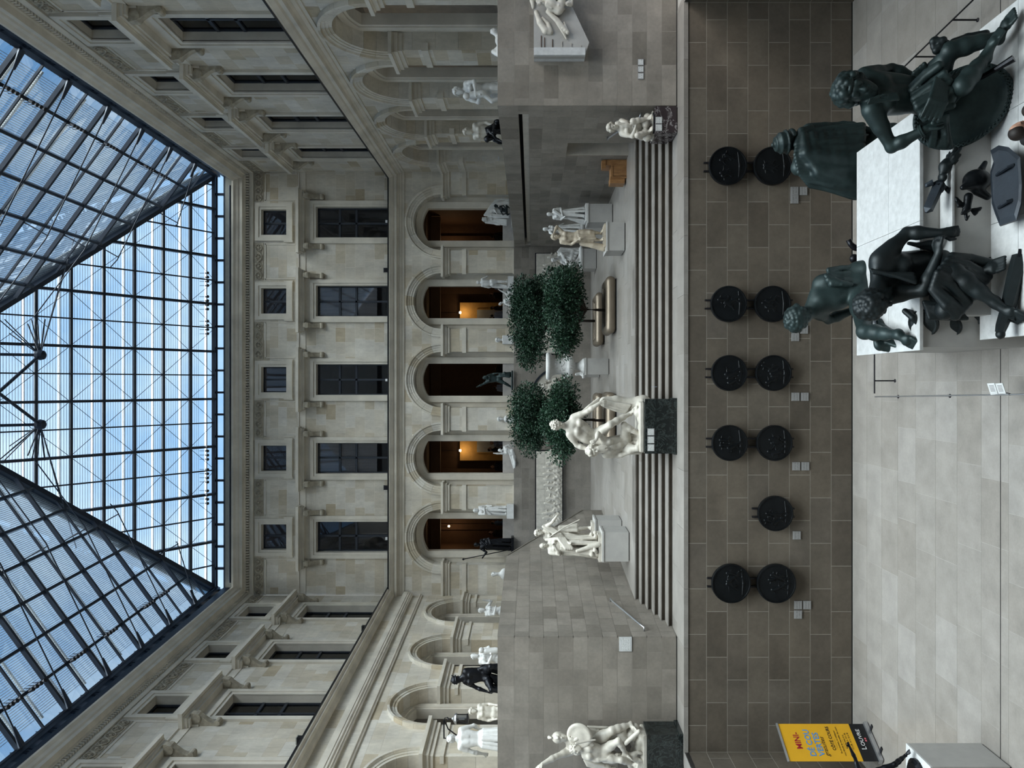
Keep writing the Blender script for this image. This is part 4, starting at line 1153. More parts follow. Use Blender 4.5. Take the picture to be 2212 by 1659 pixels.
# headband
r_, f_, u_ = basis((-.34, -.92, .12), (.12, .1, 1))
ring = [J['hd'] + Vector((0, -.05, -.03)) + u_ * .040 * H + (r_ * math.cos(a) * .058 + f_ * math.sin(a) * .067) * H for a in np.linspace(0, 2 * PI, 15)]
c.chain(ring, .008 * H, .004)
c.build('figure', 'green_bronze', t, .0155)
# cloth over the lap and down beside the hand
c = Clay(); q = lambda x, y, d=0: P(x, y, Y0 + d)
c.cloth([q(1968, 182, -.05), q(1978, 222, -.30), q(2000, 262, -.26)], [q(2022, 130, -.36), q(2052, 178, -.52), q(2058, 236, -.46)], 9, .06, .05, .6, 2)
c.cloth([q(2012, 266, -.30), q(2050, 246, -.36)], [q(2006, 314, -.08), q(2056, 318, -.12)], 6, .06, .05, .9, 4)
c.cloth([q(1874, 226, -.30), q(1880, 212, -.32)], [q(1942, 216, -.36), q(1936, 200, -.34)], 4, .04, .03, .5, 5)
c.cloth([q(1972, 160, .1), q(2000, 136, .0)], [q(1964, 186, .2), q(2014, 176, .1)], 4, .06, .05, .5, 6)
for k in range(5): c.chain([q(1990 + 9 * k, 252 + 3 * k, -.44), q(2010 + 8 * k, 214 + 2 * k, -.56), q(2022 + 6 * k, 168 + 4 * k, -.52)], [.022, .034, .022], .025)
c.build('drapery', 'green_bronze', t, .018)
# lion skin mask on the knee and strap
c = Clay(); rnd = random.Random(5)
for i in range(26):
    p = q(2030 + rnd.uniform(-14, 20), 96 + rnd.uniform(-12, 14), -.1 + rnd.uniform(-.1, .1)); c.ball(p, rnd.uniform(.03, .06), .03)
c.chain([q(2060, 92, .0), q(2090, 80, .0), q(2130, 72, -.1)], [.06, .05, .05], .03)
c.build('lion_skin', 'dark_bronze', t, .016)
MB().tube([q(2118, 168, -.35), q(2150, 150, -.55), q(2190, 126, -.72)], [.035, .035, .05], 8).build('baton', 'black_bronze', t)
for k in (0, 1):
    r__, f__, u__ = basis(J['wl'] - J['el'], (0, 0, 1)); cc = J['el'].lerp(J['wl'], .88 + .05 * k)
    MB().tube([cc + (r__ * math.cos(a) + u__ * math.sin(a)) * .085 for a in np.linspace(0, 2 * PI, 17)], .014, 6).build('shackle', 'green_bronze', t)
# ---- his shield: an oval with a plaited rim
sh = thing('bronze_shield', P(2190, 240, 10.2), 'oval bronze shield with a plaited rim beneath the seated youth', 'shield')
cen = P(2078, 232, Y0 - .05); ru = (P(2105, 228 - 82, Y0) - P(2105, 228 + 82, Y0)).normalized()
n_ = Vector((-.25, -.86, .42)).normalized(); ax1 = Vector((1, 0, 0)); ax1 = (ax1 - n_ * ax1.dot(n_)).normalized(); ax2 = n_.cross(ax1)
ca, sa = math.cos(.55), math.sin(.55); ax1, ax2 = ax1 * ca + ax2 * sa, ax2 * ca - ax1 * sa
A_, B_ = .52, .66
def el_(a, s, lift): return cen + ax1 * math.cos(a) * A_ * s + ax2 * math.sin(a) * B_ * s + n_ * lift
N_ = 48; b = MB(); rings = [(1.0, -.04), (1.0, .03), (.97, .05), (.86, .05), (.84, .03), (.6, .06), (.3, .085), (.02, .09)]
b.v = [el_(2 * PI * k / N_, s, l) for s, l in rings for k in range(N_)]
b.f = [(i * N_ + k, i * N_ + (k + 1) % N_, (i + 1) * N_ + (k + 1) % N_, (i + 1) * N_ + k) for i in range(len(rings) - 1) for k in range(N_)] + [tuple(range(N_))[::-1], tuple(range((len(rings) - 1) * N_, len(rings) * N_))]
sp_ = b.build('shield_plate', 'green_bronze', sh, True)
b = MB()
for k in range(60):
    a0, a1 = 2 * PI * k / 60, 2 * PI * (k + 1.2) / 60
    b.tube([el_(a0, .88, .055), el_(a1, .97, .06)], .012, 5); b.tube([el_(a0, .97, .055), el_(a1, .88, .06)], .012, 5)
b.build('plaited_rim', 'green_bronze', sp_)
# ---- captive with a cap, seen from behind at the right
Y0 = 13.7; H = 3.3
t = thing('captive_capped', P(1850, 350, 13.7) + Vector((0, 0, -.2)), 'bronze captive in a wound cap and heavy cloak, seen from behind', 'statue', 'bronze captives')
q = lambda x, y, d=0: P(x, y, Y0 + d)
c = Clay()
J = JX(Y0, sl=(1726, 362, .0), sr=(1748, 284, .15), hl=(1880, 358, .05), hr=(1882, 318, .1), nk=(1733, 318, .05), hd=(1703, 306, .1), er=(1822, 272, .1), wr=(1880, 282, -.05), el=(1800, 395, .1), wl=(1842, 420, .1))
J['chest'] = (.2, .9, 0); J['al'] = ((.1, .0, -1), (0, 1, 0), .5); J['ar'] = ((-.1, 0, -1), (0, 1, 0), .5)
J.update(JX(Y0, kl=(1900, 420, .6), kr=(1902, 280, .6), nl=(1985, 425, .5), nr=(1985, 285, .5), tl=(1990, 425, .85), tr=(1990, 285, .85)))
body(c, J, H, True); head(c, J['hd'], H, (-.3, .9, -.1), (-.15, -.1, 1), 'cap', True, 4)
c.build('figure', 'green_bronze', t, .018)
c = Clay()
c.cloth([q(1718, 330, -.22), q(1726, 372, -.12), q(1752, 404, .0)], [q(1862, 326, -.38), q(1862, 385, -.36), q(1850, 428, -.1)], 11, .10, .10, .6, 11)
c.cloth([q(1730, 284, .0), q(1720, 330, -.2)], [q(1862, 268, -.05), q(1862, 328, -.36)], 7, .09, .09, .6, 12)
for k in range(6):
    c.chain([q(1736 + 20 * k, 290, -.12), q(1742 + 20 * k, 330 + 2 * k, -.30), q(1768 + 15 * k, 372 + 3 * k, -.27), q(1796 + 10 * k, 404 + 4 * k, -.08)], [.04, .06, .06, .04], .11)
c.chain([q(1720, 312, -.1), q(1732, 284, -.02), q(1752, 275, .0)], [.05, .07, .05], .05)
c.build('cloak', 'green_bronze', t, .018)
# ---- bare-backed captive twisting away at the left
Y0 = 13.0; H = 3.2
t = thing('captive_twisting', P(1975, 745, 11.6), 'bronze nude captive with tight curls twisting away, knee raised', 'statue', 'bronze captives')
q = lambda x, y, d=0: P(x, y, Y0 + d)
c = Clay()
J = JX(Y0, sl=(1758, 668, .05), sr=(1775, 612, .1), hl=(1858, 632, -.1), hr=(1852, 592, .05), nk=(1752, 672, .05), hd=(1728, 685, -.05),
       el=(1790, 690, .35), wl=(1850, 668, .3), er=(1830, 590, .3), wr=(1862, 612, .2),
       kl=(1868, 716, -.95), nl=(1942, 724, -1.72), tl=(1972, 744, -1.86), kr=(1930, 640, -.2), nr=(1960, 660, -.6), tr=(1990, 660, -.8))
J['chest'] = (-.7, .7, 0); J['ws'] = q(1812, 634, -.02)
body(c, J, H, True); head(c, J['hd'], H, (-.75, .45, -.5), (-.45, -.25, .85), 'curly', True, 7)
c.build('figure', 'green_bronze', t, .0175)
c = Clay()
c.cloth([q(1790, 580, -.05), q(1796, 618, -.2)], [q(1848, 575, .0), q(1845, 622, -.2)], 5, .075, .06, .5, 13)
c.cloth([q(1782, 592, -.12), q(1800, 618, -.24)], [q(1815, 612, -.28), q(1842, 615, -.28)], 3, .06, .05, .5, 14)
c.build('drapery', 'green_bronze', t, .0175)
c = Clay()
c.cloth([q(1900, 690, -.8), q(1900, 735, -1.0)], [q(1935, 730, -1.2), q(1946, 752, -1.35)], 5, .07, .06, .5, 15)
for i in range(12):
    p = q(1893 + 2.5 * i, 737 + (i % 4) * 5, -1.05); c.ball(p, .045 + .012 * (i % 3), .03)
c.build('trailing_cloth', 'green_bronze', t, .0175)
# ---- bearded captive bowed over his knees, in front
Y0 = 10.9; H = 3.3
t = thing('captive_bearded', P(2190, 640, 10.4), 'dark bronze old bearded captive bowed over his bound hands', 'statue', 'bronze captives')
q = lambda x, y, d=0: P(x, y, Y0 + d)
c = Clay()
J = JX(Y0, sl=(1902, 560, .0), sr=(1905, 640, .15), hl=(2035, 560, .35), hr=(2040, 620, .4), nk=(1895, 628, -.1), hd=(1886, 656, -.28),
       el=(1960, 503, -.05), wl=(2032, 503, -.3), er=(1995, 628, -.25), wr=(2028, 548, -.4),
       kl=(2060, 588, -.55), nl=(2150, 655, -.75), tl=(2205, 692, -.95), kr=(2042, 670, -.45), nr=(2120, 590, -.5), tr=(2160, 570, -.7))
J['chest'] = (-.15, -.7, -.7); J['ws'] = q(1985, 585, .2)
J['al'] = ((.05, -.3, -.9), (.2, 1, 0), .6); J['ar'] = ((.9, -.2, .2), (0, .3, -1), .8)
body(c, J, H, True); head(c, J['hd'], H, (-.2, -.55, -.8), (-.35, -.55, .7), 'curly', True, 9, beard=True)
c.build('figure', 'dark_bronze', t, .0165)
c = Clay()
c.cloth([q(1880, 580, -.12), q(1886, 592, -.12)], [q(1978, 612, -.32), q(1970, 590, -.28)], 3, .05, .03, .5, 21)
c.cloth([q(2012, 630, -.5), q(2026, 590, -.62), q(2060, 548, -.5)], [q(2055, 690, -.5), q(2100, 640, -.55), q(2150, 570, -.5)], 9, .11, .07, .6, 22)
c.cloth([q(1995, 650, -.25), q(2010, 690, -.3)], [q(2070, 668, -.5), q(2090, 690, -.5)], 6, .09, .06, .5, 23)
c.cloth([q(1960, 525, .1), q(1985, 530, .0)], [q(2020, 545, .1), q(2030, 520, -.1)], 4, .06, .05, .5, 24)
c.cloth([q(2060, 540, .1), q(2130, 490, -.1)], [q(2140, 590, -.2), q(2185, 545, -.3)], 8, .08, .08, .6, 25)
c.build('drapery', 'dark_bronze', t, .018)
# ---- trophies lying about the captives
t = thing('bronze_mace', P(2045, 360, 10.8), 'bronze parade mace with leafy head and blade standing against the pedestal', 'mace')
q = lambda x, y, d=0: P(x, y, 10.75 + d)
b = MB().tube([q(2000, 459), q(2005, 452), q(2029, 398), q(2032, 392)], [.02, .075, .085, .05], 4); b.build('mace_blade', 'blue_bronze', t)
b = MB()
b.tube([q(2028, 410), q(2038, 402), q(2048, 408), q(2049, 418)], [.07, .06, .045, .01], 6).tube([q(2024, 400), q(2012, 395), q(2002, 400), q(2000, 405)], [.07, .05, .04, .01], 6); b.build('mace_beaks', 'blue_bronze', t, True)
b = MB().lathe([(.04, -.07), (.075, -.04), (.075, .0), (.04, .03)], q(2033, 383), 12); b.build('mace_knop', 'dark_bronze', t, True)
cl = Clay(); cl.chain([q(2036, 376), q(2042, 360), q(2046, 352)], [.05, .085, .075], .03)
for k in range(9):
    a = k * 2 * PI / 9; o_ = Vector((math.cos(a) * .07, math.sin(a) * .07, 0)); cl.chain([q(2045, 357) + o_ * .8, q(2054, 345) + o_ * 1.3, q(2064, 330) + o_ * 1.9], [.022, .032, .02], .012)
cl.build('mace_head', 'dark_bronze', t, .012)
t = thing('bronze_helmet_trophy', P(2115, 410, 10.5), 'dark bronze winged helmet and eagle trophy on the pedestal front', 'trophy')
q = lambda x, y, d=0: P(x, y, 10.55 + d)
cl = Clay(); cl.ell(q(2110, 390), (.16, .15, .19), None, .03).cap(q(2120, 366), q(2128, 352), .05, .035, .03).cap(q(2100, 396, -.05), q(2080, 405, -.05), .08, .04, .04).cap(q(2112, 412), q(2133, 425), .07, .05, .04)
cl.build('helmet', 'medal_bronze', t, .014)
cl = Clay(); cl.chain([q(2092, 425), q(2088, 452), q(2078, 462)], [.06, .05, .02], .03).cloth([q(2088, 445), q(2090, 450)], [q(2064, 425), q(2072, 448)], 4, .025, .02, .3, 3).cloth([q(2094, 450), q(2096, 455)], [q(2120, 448), q(2104, 466)], 5, .025, .02, .3, 4)
cl.chain([q(2086, 462), q(2088, 474), q(2094, 466)], [.025, .02, .012], .01); cl.build('eagle', 'medal_bronze', t, .013)
t = thing('bronze_cuirass_shield', P(2190, 400, 10.1), 'dark blue bronze long shield with notched sides lying at the pedestal foot', 'shield')
out = [(2140, 326), (2158, 315), (2180, 319), (2204, 340), (2208, 400), (2206, 440), (2196, 476), (2160, 488), (2150, 462), (2143, 440), (2140, 372), (2147, 350)]
pts = [P(x, y, 10.25 - (x - 2140) * .0075) for x, y in out]; cm = sum(pts, Vector()) / len(pts)
n_ = Vector((0, -.75, .66)); b = MB(); k = len(pts)
b.v = [p + n_ * -.05 for p in pts] + [p + n_ * .03 for p in pts] + [cm + (p - cm) * .86 + n_ * .05 for p in pts]
b.f = [tuple(range(k))[::-1], tuple(range(2 * k, 3 * k))] + [(i * k + j, i * k + (j + 1) % k, (i + 1) * k + (j + 1) % k, (i + 1) * k + j) for i in (0, 1) for j in range(k)]
sp_ = b.build('shield_plate', 'blue_bronze', t)
for (x0, y0), (x1, y1) in (((2155, 380), (2192, 358)), ((2160, 450), (2188, 434))):
    p0, p1 = (P(x, y, 10.25 - (x - 2140) * .0075) + n_ * .05 for x, y in ((x0, y0), (x1, y1))); MB().tube([p0, p0.lerp(p1, .3) + n_ * .05, p0.lerp(p1, .7) + n_ * .06, p1], .025, 6).build('arm_strap', 'blue_bronze', sp_)
t = thing('bronze_quiver', P(2190, 560, 10.2), 'long dark bronze quiver with arrows lying in front of the old captive', 'quiver')
q = lambda x, y, d=0: P(x, y, 10.1 + d)
MB().tube([q(2204, 552), q(2196, 590), q(2176, 670), q(2164, 704), q(2160, 718)], [.10, .11, .09, .075, .06], 6).build('quiver_body', 'dark_bronze', t)
MB().tube([q(2183, 682, -.02), q(2180, 692, -.02)], .10, 6).build('quiver_ring', 'dark_bronze', t)
MB().lathe([(.01, -.05), (.06, -.04), (.07, 0), (.04, .04), (.01, .05)], q(2160, 722), 10).build('quiver_knob', 'dark_bronze', t, True)
b = MB()
for i in range(7): b.tube([q(2200, 560 + (i - 3) * 1.5, .02 * (i - 3)), q(2203, 538 + i % 3 * 2, .02 * (i - 3))], .018, 5)
b.build('arrows', 'black_bronze', t)
t = thing('bronze_armour', P(2010, 720, 11.4), 'bronze cuirass and round shields heaped behind the old captive', 'armour')
q = lambda x, y, d=0: P(x, y, 11.2 + d)
for nm_, x, y, r in (('round_shield', 2090, 665, .30), ('small_shield', 1995, 698, .22), ('small_shield', 2052, 705, .17)):
    b = MB().lathe([(r, -.02), (r, .02), (r * .94, .05), (r * .8, .035), (r * .4, .07), (.02, .09)], (0, 0, 0), 28)
    M_ = Vector((-.35, -.55, .75)).to_track_quat('Z', 'Y').to_matrix(); p = q(x, y, -.1); b.v = [M_ @ v + p for v in b.v]; b.build(nm_, 'dark_bronze', t)
cl = Clay()
for i in range(6): cl.chain([q(1955 + 9 * i, 672 + 2 * i), q(1972 + 10 * i, 686 + 3 * i, -.1), q(1985 + 10 * i, 702 + i, -.1)], [.045, .05, .03], .025)
cl.build('cuirass', 'dark_bronze', t, .016)
t = thing('bronze_fetters', P(1845, 545, 13.3), 'small black bronze chain and ball behind the pedestal top', 'fetters')
q = lambda x, y, d=0: P(x, y, 13.35 + d)
MB().tube([q(1833, 518), q(1838, 528), q(1846, 535), q(1862, 540)], [.05, .05, .06, .05], 7).build('fetter_bar', 'black_bronze', t, True)
MB().lathe([(.01, -.08), (.07, -.05), (.08, 0), (.07, .05), (.01, .08)], q(1845, 558), 12).build('fetter_ball', 'black_bronze', t, True)
MB().tube([q(1862, 540), q(1864, 552), q(1847, 558)], .03, 6).tube([q(1848, 556), Vector((q(1848, 556).x, 13.35, .9))], .04, 6).build('fetter_chain', 'black_bronze', t)
# ================================================================== marble and bronze on the terrace
T0 = dict(hd=(0, .02, .925), nk=(0, 0, .85), sl=(.105, 0, .805), sr=(-.105, 0, .805), el=(.15, -.02, .63), wl=(.13, .07, .49), er=(-.15, -.02, .63), wr=(-.13, .07, .49),
          hl=(.052, 0, .50), hr=(-.052, 0, .51), kl=(.075, .06, .27), kr=(-.055, .0, .275), nl=(.085, -.02, .045), nr=(-.06, -.01, .045), tl=(.11, .08, .02), tr=(-.08, .10, .02))
def pose(base, yaw, H, lean=(0, 0), **ch):
    """standing figure: positions in heights (sideways, forward, up), turned by yaw degrees (0 = towards the camera)"""
    d = dict(T0); d.update(ch); a = math.radians(yaw); base = Vector(base)
    fw = Vector((math.sin(a), -math.cos(a), 0)); rt = Vector((fw.y, -fw.x, 0)) * -1
    def at(q): return base + (rt * (q[0] + lean[0] * q[2]) + fw * (q[1] + lean[1] * q[2]) + Vector((0, 0, q[2]))) * H
    J = {k: at(v) for k, v in d.items() if v is not None and len(v) == 3 and k[0] in 'hsewnkt'}
    J['chest'] = fw
    J['_at'] = at; J['_f'] = fw; J['_r'] = rt
    for s in 'lr':
        if 'e' + s in J and 'w' + s in J: J['a' + s] = (J['w' + s] - J['e' + s], fw, .5)
    return J
def robe(c, at, H, z1=.56, z0=.03, r1=(.10, .075), r0=(.15, .12), n=14, r=.03, twist=.3, seed=1, arc=(0, 2 * PI), off=(0, 0)):
    A = []; B = []
    for i in range(9):
        a = arc[0] + (arc[1] - arc[0]) * i / 8
        A.append(at((r1[0] * math.cos(a), r1[1] * math.sin(a), z1))); B.append(at((r0[0] * math.cos(a + twist) + off[0], r0[1] * math.sin(a + twist) + off[1], z0)))
    c.cloth(A, B, n, r * H, .03, .5, seed)
def sash(c, at, H, pts, r=.022, n=3, spread=.03):
    for k in range(n):
        o = (k - (n - 1) / 2) * spread
        c.chain([at((x, y + .01, z + o)) for x, y, z in pts], r * H, .006)
def square_ped(name, lab, x_lo, x_hi, y_lo, y_hi, z0, z1, mat, cap=.0, cat='pedestal', group=None):
    """box pedestal with plinth shadow and thin cap"""
    t = thing(name, ((x_lo + x_hi) / 2, (y_lo + y_hi) / 2, z0), lab, cat, group)
    MB().span((x_lo + .02, y_lo + .02, z0), (x_hi - .02, y_hi - .02, z0 + .03)).build('pedestal_foot', 'dark_steel' if 'grey' in mat else mat, t)
    MB().span((x_lo, y_lo, z0 + .025), (x_hi, y_hi, z1 - cap)).build('pedestal_block', mat, t)
    if cap: MB().span((x_lo - .02, y_lo - .02, z1 - cap), (x_hi + .02, y_hi + .02, z1)).build('pedestal_cap', mat, t)
    return t
def plate(parent, c, w, h, n='front', mat='label_print'):
    """small printed plate with a rim, on a face looking at the camera"""
    lp_ = MB().span((c.x - w / 2, c.y - .012, c.z - h / 2), (c.x + w / 2, c.y, c.z + h / 2)).build('label_plate', 'label_grey', parent)
    o = MB().span((-w / 2 + .01, -.001, -h / 2 + .01), (w / 2 - .01, .001, h / 2 - .01)).build('label_print', mat)
    o.location = c + Vector((0, -.0135, 0)); o.parent = lp_
# ---- central struggling pair on the black pedestal
yf = 17.82
t = square_ped('black_pedestal', 'square black marble pedestal under the struggling pair, centre of the steps', P(0, 980, yf).x, P(0, 862, yf).x, yf, yf + 1.15, ZT, ZT + .765, 'black_marble')
for i, yy in enumerate((933, 950, 967)): plate(t, P(1406, yy, yf), .17, .17, mat='panel_print')
MB().span((P(0, 982, yf).x, yf - .03, ZT), (P(0, 860, yf).x, yf + 1.2, ZT + .07)).build('pedestal_plinth', 'black_marble', t)
ZP5 = ZT + .765
t = thing('struggling_pair', Vector((-1.0, 18.4, ZP5)), 'pale marble group of a bending man wrestling a curly-haired figure', 'statue', 'large marble groups beside the steps')
Y0 = 18.3; H = 2.25; q = lambda x, y, d=0: P(x, y, Y0 + d)
c = Clay()
J = JX(Y0, hd=(1203, 918, -.15), nk=(1219, 920, -.05), sl=(1231, 938, -.1), sr=(1240, 902, .0), hl=(1290, 958, .05), hr=(1292, 938, .1), ws=(1266, 940, .0),
       el=(1246, 962, -.05), wl=(1274, 972, -.12), er=(1270, 888, -.15), wr=(1296, 870, -.2),
       kr=(1318, 917, -.25), nr=(1362, 893, -.05), tr=(1374, 882, -.22), kl=(1322, 965, -.1), nl=(1370, 955, .1), tl=(1385, 962, -.1))
J['chest'] = (.35, -.85, -.3); J['al'] = ((-.1, -.2, -1), (0, 1, 0), .8); J['ar'] = ((.15, -.1, -1), (0, 1, 0), .7)
body(c, J, H); head(c, J['hd'], H, (.25, -.75, -.55), (.1, -.4, 1), 'short', True, 2)
c.build('bending_man', 'cream_marble', t, .0135)
c = Clay()
J = JX(Y0, hd=(1284, 972, -.2), nk=(1298, 968, -.1), sl=(1308, 982, -.05), sr=(1306, 952, -.1), hl=(1352, 970, .1), hr=(1352, 945, .1), er=(1292, 936, -.3), wr=(1288, 950, -.35),
       el=(1335, 985, .0), wl=(1360, 978, -.1), kr=(1348, 918, -.1), nr=(1384, 940, -.1), tr=(1390, 958, -.2), kl=(1378, 968, -.2), nl=(1389, 935, -.1), tl=(1391, 920, -.2))
J['chest'] = (.3, -.9, .1); J['ar'] = ((-.3, -.2, .6), (0, 1, 0), .6)
body(c, J, H * .9); head(c, J['hd'], H * 1.05, (-.2, -.9, -.1), (-.3, -.2, .9), 'curly', True, 5, beard=True)
c.build('fallen_figure', 'cream_marble', t, .0135)
c = Clay()
c.chain([q(1388, 872, .1), q(1362, 876, .15), q(1332, 868, .15), q(1306, 868, .1)], [.22, .18, .15, .13], .06)
c.cloth([q(1248, 900, -.1), q(1252, 893, -.1)], [q(1292, 868, -.05), q(1294, 858, -.05)], 3, .05, .02, .4, 3)
c.cloth([q(1302, 862, -.02), q(1306, 880, -.05)], [q(1362, 874, -.05), q(1350, 893, -.02)], 5, .05, .02, .5, 4)
c.cloth([q(1312, 945, .1), q(1316, 975, .1)], [q(1380, 935, .1), q(1382, 980, .1)], 6, .07, .03, .5, 5)
rnd = random.Random(8)
for i in range(34):
    y = rnd.uniform(868, 972); x = 1392 - rnd.random() * (14 if y < 905 else 7); c.ball(q(x, y, rnd.uniform(-.25, .35)), rnd.uniform(.06, .13), .04)
c.box(Vector((P(0, 921, Y0).x, Y0 + .08, ZP5 + .05)), (.58, .40, .03), None, .03, .04)
c.build('rock_and_drapery', 'cream_marble', t, .0145)
# ---- winged-shield group on the left, cut by the picture edge
yf = 17.06; xr_ = -8.08
t = square_ped('black_pedestal', 'black marble pedestal under the hero freeing a captive, left of the steps', xr_ - 1.35, xr_, yf, yf + .68, ZT, ZT + .82, 'black_marble')
MB().span((xr_ - 1.4, yf - .03, ZT), (xr_ + .03, yf + .69, ZT + .09)).build('pedestal_plinth', 'black_marble', t)
plate(t, Vector((xr_ - 1.12, yf, ZT + .72)), .17, .17, mat='panel_print')
ZP6 = ZT + .82; Y0 = 17.36; H = 2.35; q = lambda x, y, d=0: P(x, y, Y0 + d)
t = thing('hero_group', Vector((xr_ - .65, 17.4, ZP6)), 'pale marble group of a helmeted hero with shield freeing a woman', 'statue', 'large marble groups beside the steps')
c = Clay()
J = JX(Y0, hd=(1209, 1593, .0), nk=(1226, 1598, .05), sl=(1236, 1586, .0), sr=(1232, 1622, .1), hl=(1292, 1598, .05), hr=(1292, 1622, .1), er=(1202, 1634, -.1), wr=(1172, 1650, -.25),
       el=(1262, 1572, -.1), wl=(1272, 1596, -.25), kl=(1322, 1578, -.15), nl=(1362, 1565, .0), tl=(1372, 1580, -.2), kr=(1325, 1632, .1), nr=(1375, 1640, .15), tr=(1384, 1632, -.05))
J['chest'] = (-.2, -.9, .1); J['ar'] = ((-.4, -.4, .8), (0, .5, -1), .3); J['al'] = ((-.6, -.3, -.3), (0, 1, 0), .7)
body(c, J, H); head(c, J['hd'], H, (.35, -.85, .0), (0, 0, 1), 'helmet', True, 2)
c.build('hero', 'cream_marble', t, .0145)
c = Clay()
J = JX(Y0 - .15, hd=(1243, 1616, -.1), nk=(1256, 1617, -.05), sl=(1264, 1606, -.05), sr=(1264, 1632, -.05), hl=(1308, 1618, .0), hr=(1308, 1636, .0), el=(1250, 1592, -.1), wl=(1240, 1600, -.1), er=(1285, 1642, -.1), wr=(1310, 1640, -.15),
       kl=(1336, 1600, -.2), nl=(1352, 1628, -.1), tl=(1362, 1640, -.15), kr=(1342, 1642, -.15), nr=(1366, 1650, -.05), tr=(1376, 1655, -.2))
J['chest'] = (-.1, -.95, .2); J['al'] = ((.3, 0, .7), (0, 1, 0), .5); J['ar'] = ((0, -.2, -1), (0, 1, 0), .5)
body(c, J, H * .78, True, True); head(c, J['hd'], H * .8, (-.5, -.8, -.1), (-.2, 0, 1), 'short', True, 6); c.build('freed_woman', 'cream_marble', t, .0135)
c = Clay()
J = JX(Y0 - .2, hd=(1336, 1635), nk=(1344, 1634), sl=(1348, 1628), sr=(1348, 1641), hl=(1368, 1630), hr=(1368, 1638), el=(1346, 1618), wl=(1338, 1614), er=(1354, 1648), wr=(1364, 1650), kl=(1378, 1625), nl=(1388, 1628), kr=(1380, 1641), nr=(1389, 1644))
J['chest'] = (0, -1, 0)
body(c, J, .95, False); head(c, J['hd'], 1.25, (-.4, -.9, 0), (0, 0, 1), 'curly', False, 3); c.build('child', 'cream_marble', t, .012)
c = Clay(); rnd = random.Random(18)
for i in range(60):
    f_ = rnd.random(); x = 1391 - 62 * f_ * rnd.random(); y = 1572 + rnd.random() * 92 + (1 - f_) * 2
    c.ball(q(x, y, rnd.uniform(-.1, .24)), rnd.uniform(.07, .13), .05)
c.cloth([q(1270, 1568, .1), q(1272, 1600, .0)], [q(1345, 1575, .2), q(1350, 1612, .0)], 7, .06, .02, .5, 8)
c.cloth([q(1262, 1640, .0), q(1270, 1655, .0)], [q(1300, 1652, .0), q(1330, 1662, .1)], 4, .06, .02, .5, 9)
c.chain([q(1352, 1605, -.35), q(1380, 1580, -.4)], [.05, .05], .02).chain([q(1286, 1598, -.4), q(1244, 1606, -.5)], [.02, .03], .02)
c.box(Vector((xr_ - .66, Y0 + .04, ZP6 + .045)), (.60, .28, .03), None, .02, .04)
c.build('rock_and_drapery', 'cream_marble', t, .016)
b = MB().lathe([(.30, -.02), (.30, .015), (.26, .05), (.22, .03), (.1, .06), (.01, .07)], (0, 0, 0), 28); M_ = Vector((-.1, -.9, .25)).to_track_quat('Z', 'Y').to_matrix(); p = q(1252, 1589, -.25)
b.v = [M_ @ v + p for v in b.v]; b.build('shield', 'cream_marble', t, True)
# ---- seated youth on the purple pedestal
yf = 17.82; x0_, x1_ = P(0, 290, yf).x, 6.64
t = square_ped('purple_pedestal', 'dark purple veined marble pedestal at the foot of the right wall', x0_, min(x1_, 6.7), yf - .12, yf + .72, ZT, ZT + .53, 'purple_marble')
for yy in (260, 276): plate(t, P(1423, yy, yf - .12), .165, .165, mat='panel_print')
Y0 = 18.08; H = 1.72; q = lambda x, y, d=0: P(x, y + 4, Y0 + d) - Vector((.06, 0, 0)); ZP7 = ZT + .53
t = thing('seated_flute_youth', P(1410, 262, Y0), 'aged marble youth seated on a rock, knees drawn up', 'statue')
c = Clay()
J = JX(Y0, hd=(1323, 266, .0), nk=(1335, 267, .03), sl=(1343, 253, -.05), sr=(1344, 279, .08), hl=(1386, 270, .05), hr=(1388, 282, .1), el=(1360, 262, -.22), wl=(1341, 258, -.25), er=(1366, 286, -.05), wr=(1372, 268, -.22),
       kl=(1367, 252, -.32), nl=(1400, 248, -.25), tl=(1406, 242, -.42), kr=(1377, 283, -.3), nr=(1402, 276, -.2), tr=(1407, 268, -.36))
J = {k_: v_ - Vector((.105, 0, 0)) for k_, v_ in J.items()}
J['chest'] = (.1, -1, -.1); J['al'] = ((.1, -.2, 1), (0, 1, 0), .6); J['ar'] = ((.7, -.3, -.1), (0, 0, -1), .6)
body(c, J, H); head(c, J['hd'], H, (.15, -.95, -.1), (.05, 0, 1), 'curly', True, 4); c.build('figure', 'cream_marble', t, .0125)
c = Clay(); rnd = random.Random(28)
for i in range(26): c.ball(q(rnd.uniform(1392, 1410), rnd.uniform(243, 288), rnd.uniform(-.2, .3)), rnd.uniform(.05, .11), .04)
c.ell(q(1409, 263, .05), (.36, .30, .05), None, .03); c.build('rock', 'cream_marble', t, .014)
b = MB().lathe([(.33, 0), (.33, .02), (.31, .03)], Vector((P(0, 268, Y0).x - .03, Y0 + .05, ZP7)), 28); b.build('base_ring', 'dark_steel', t)
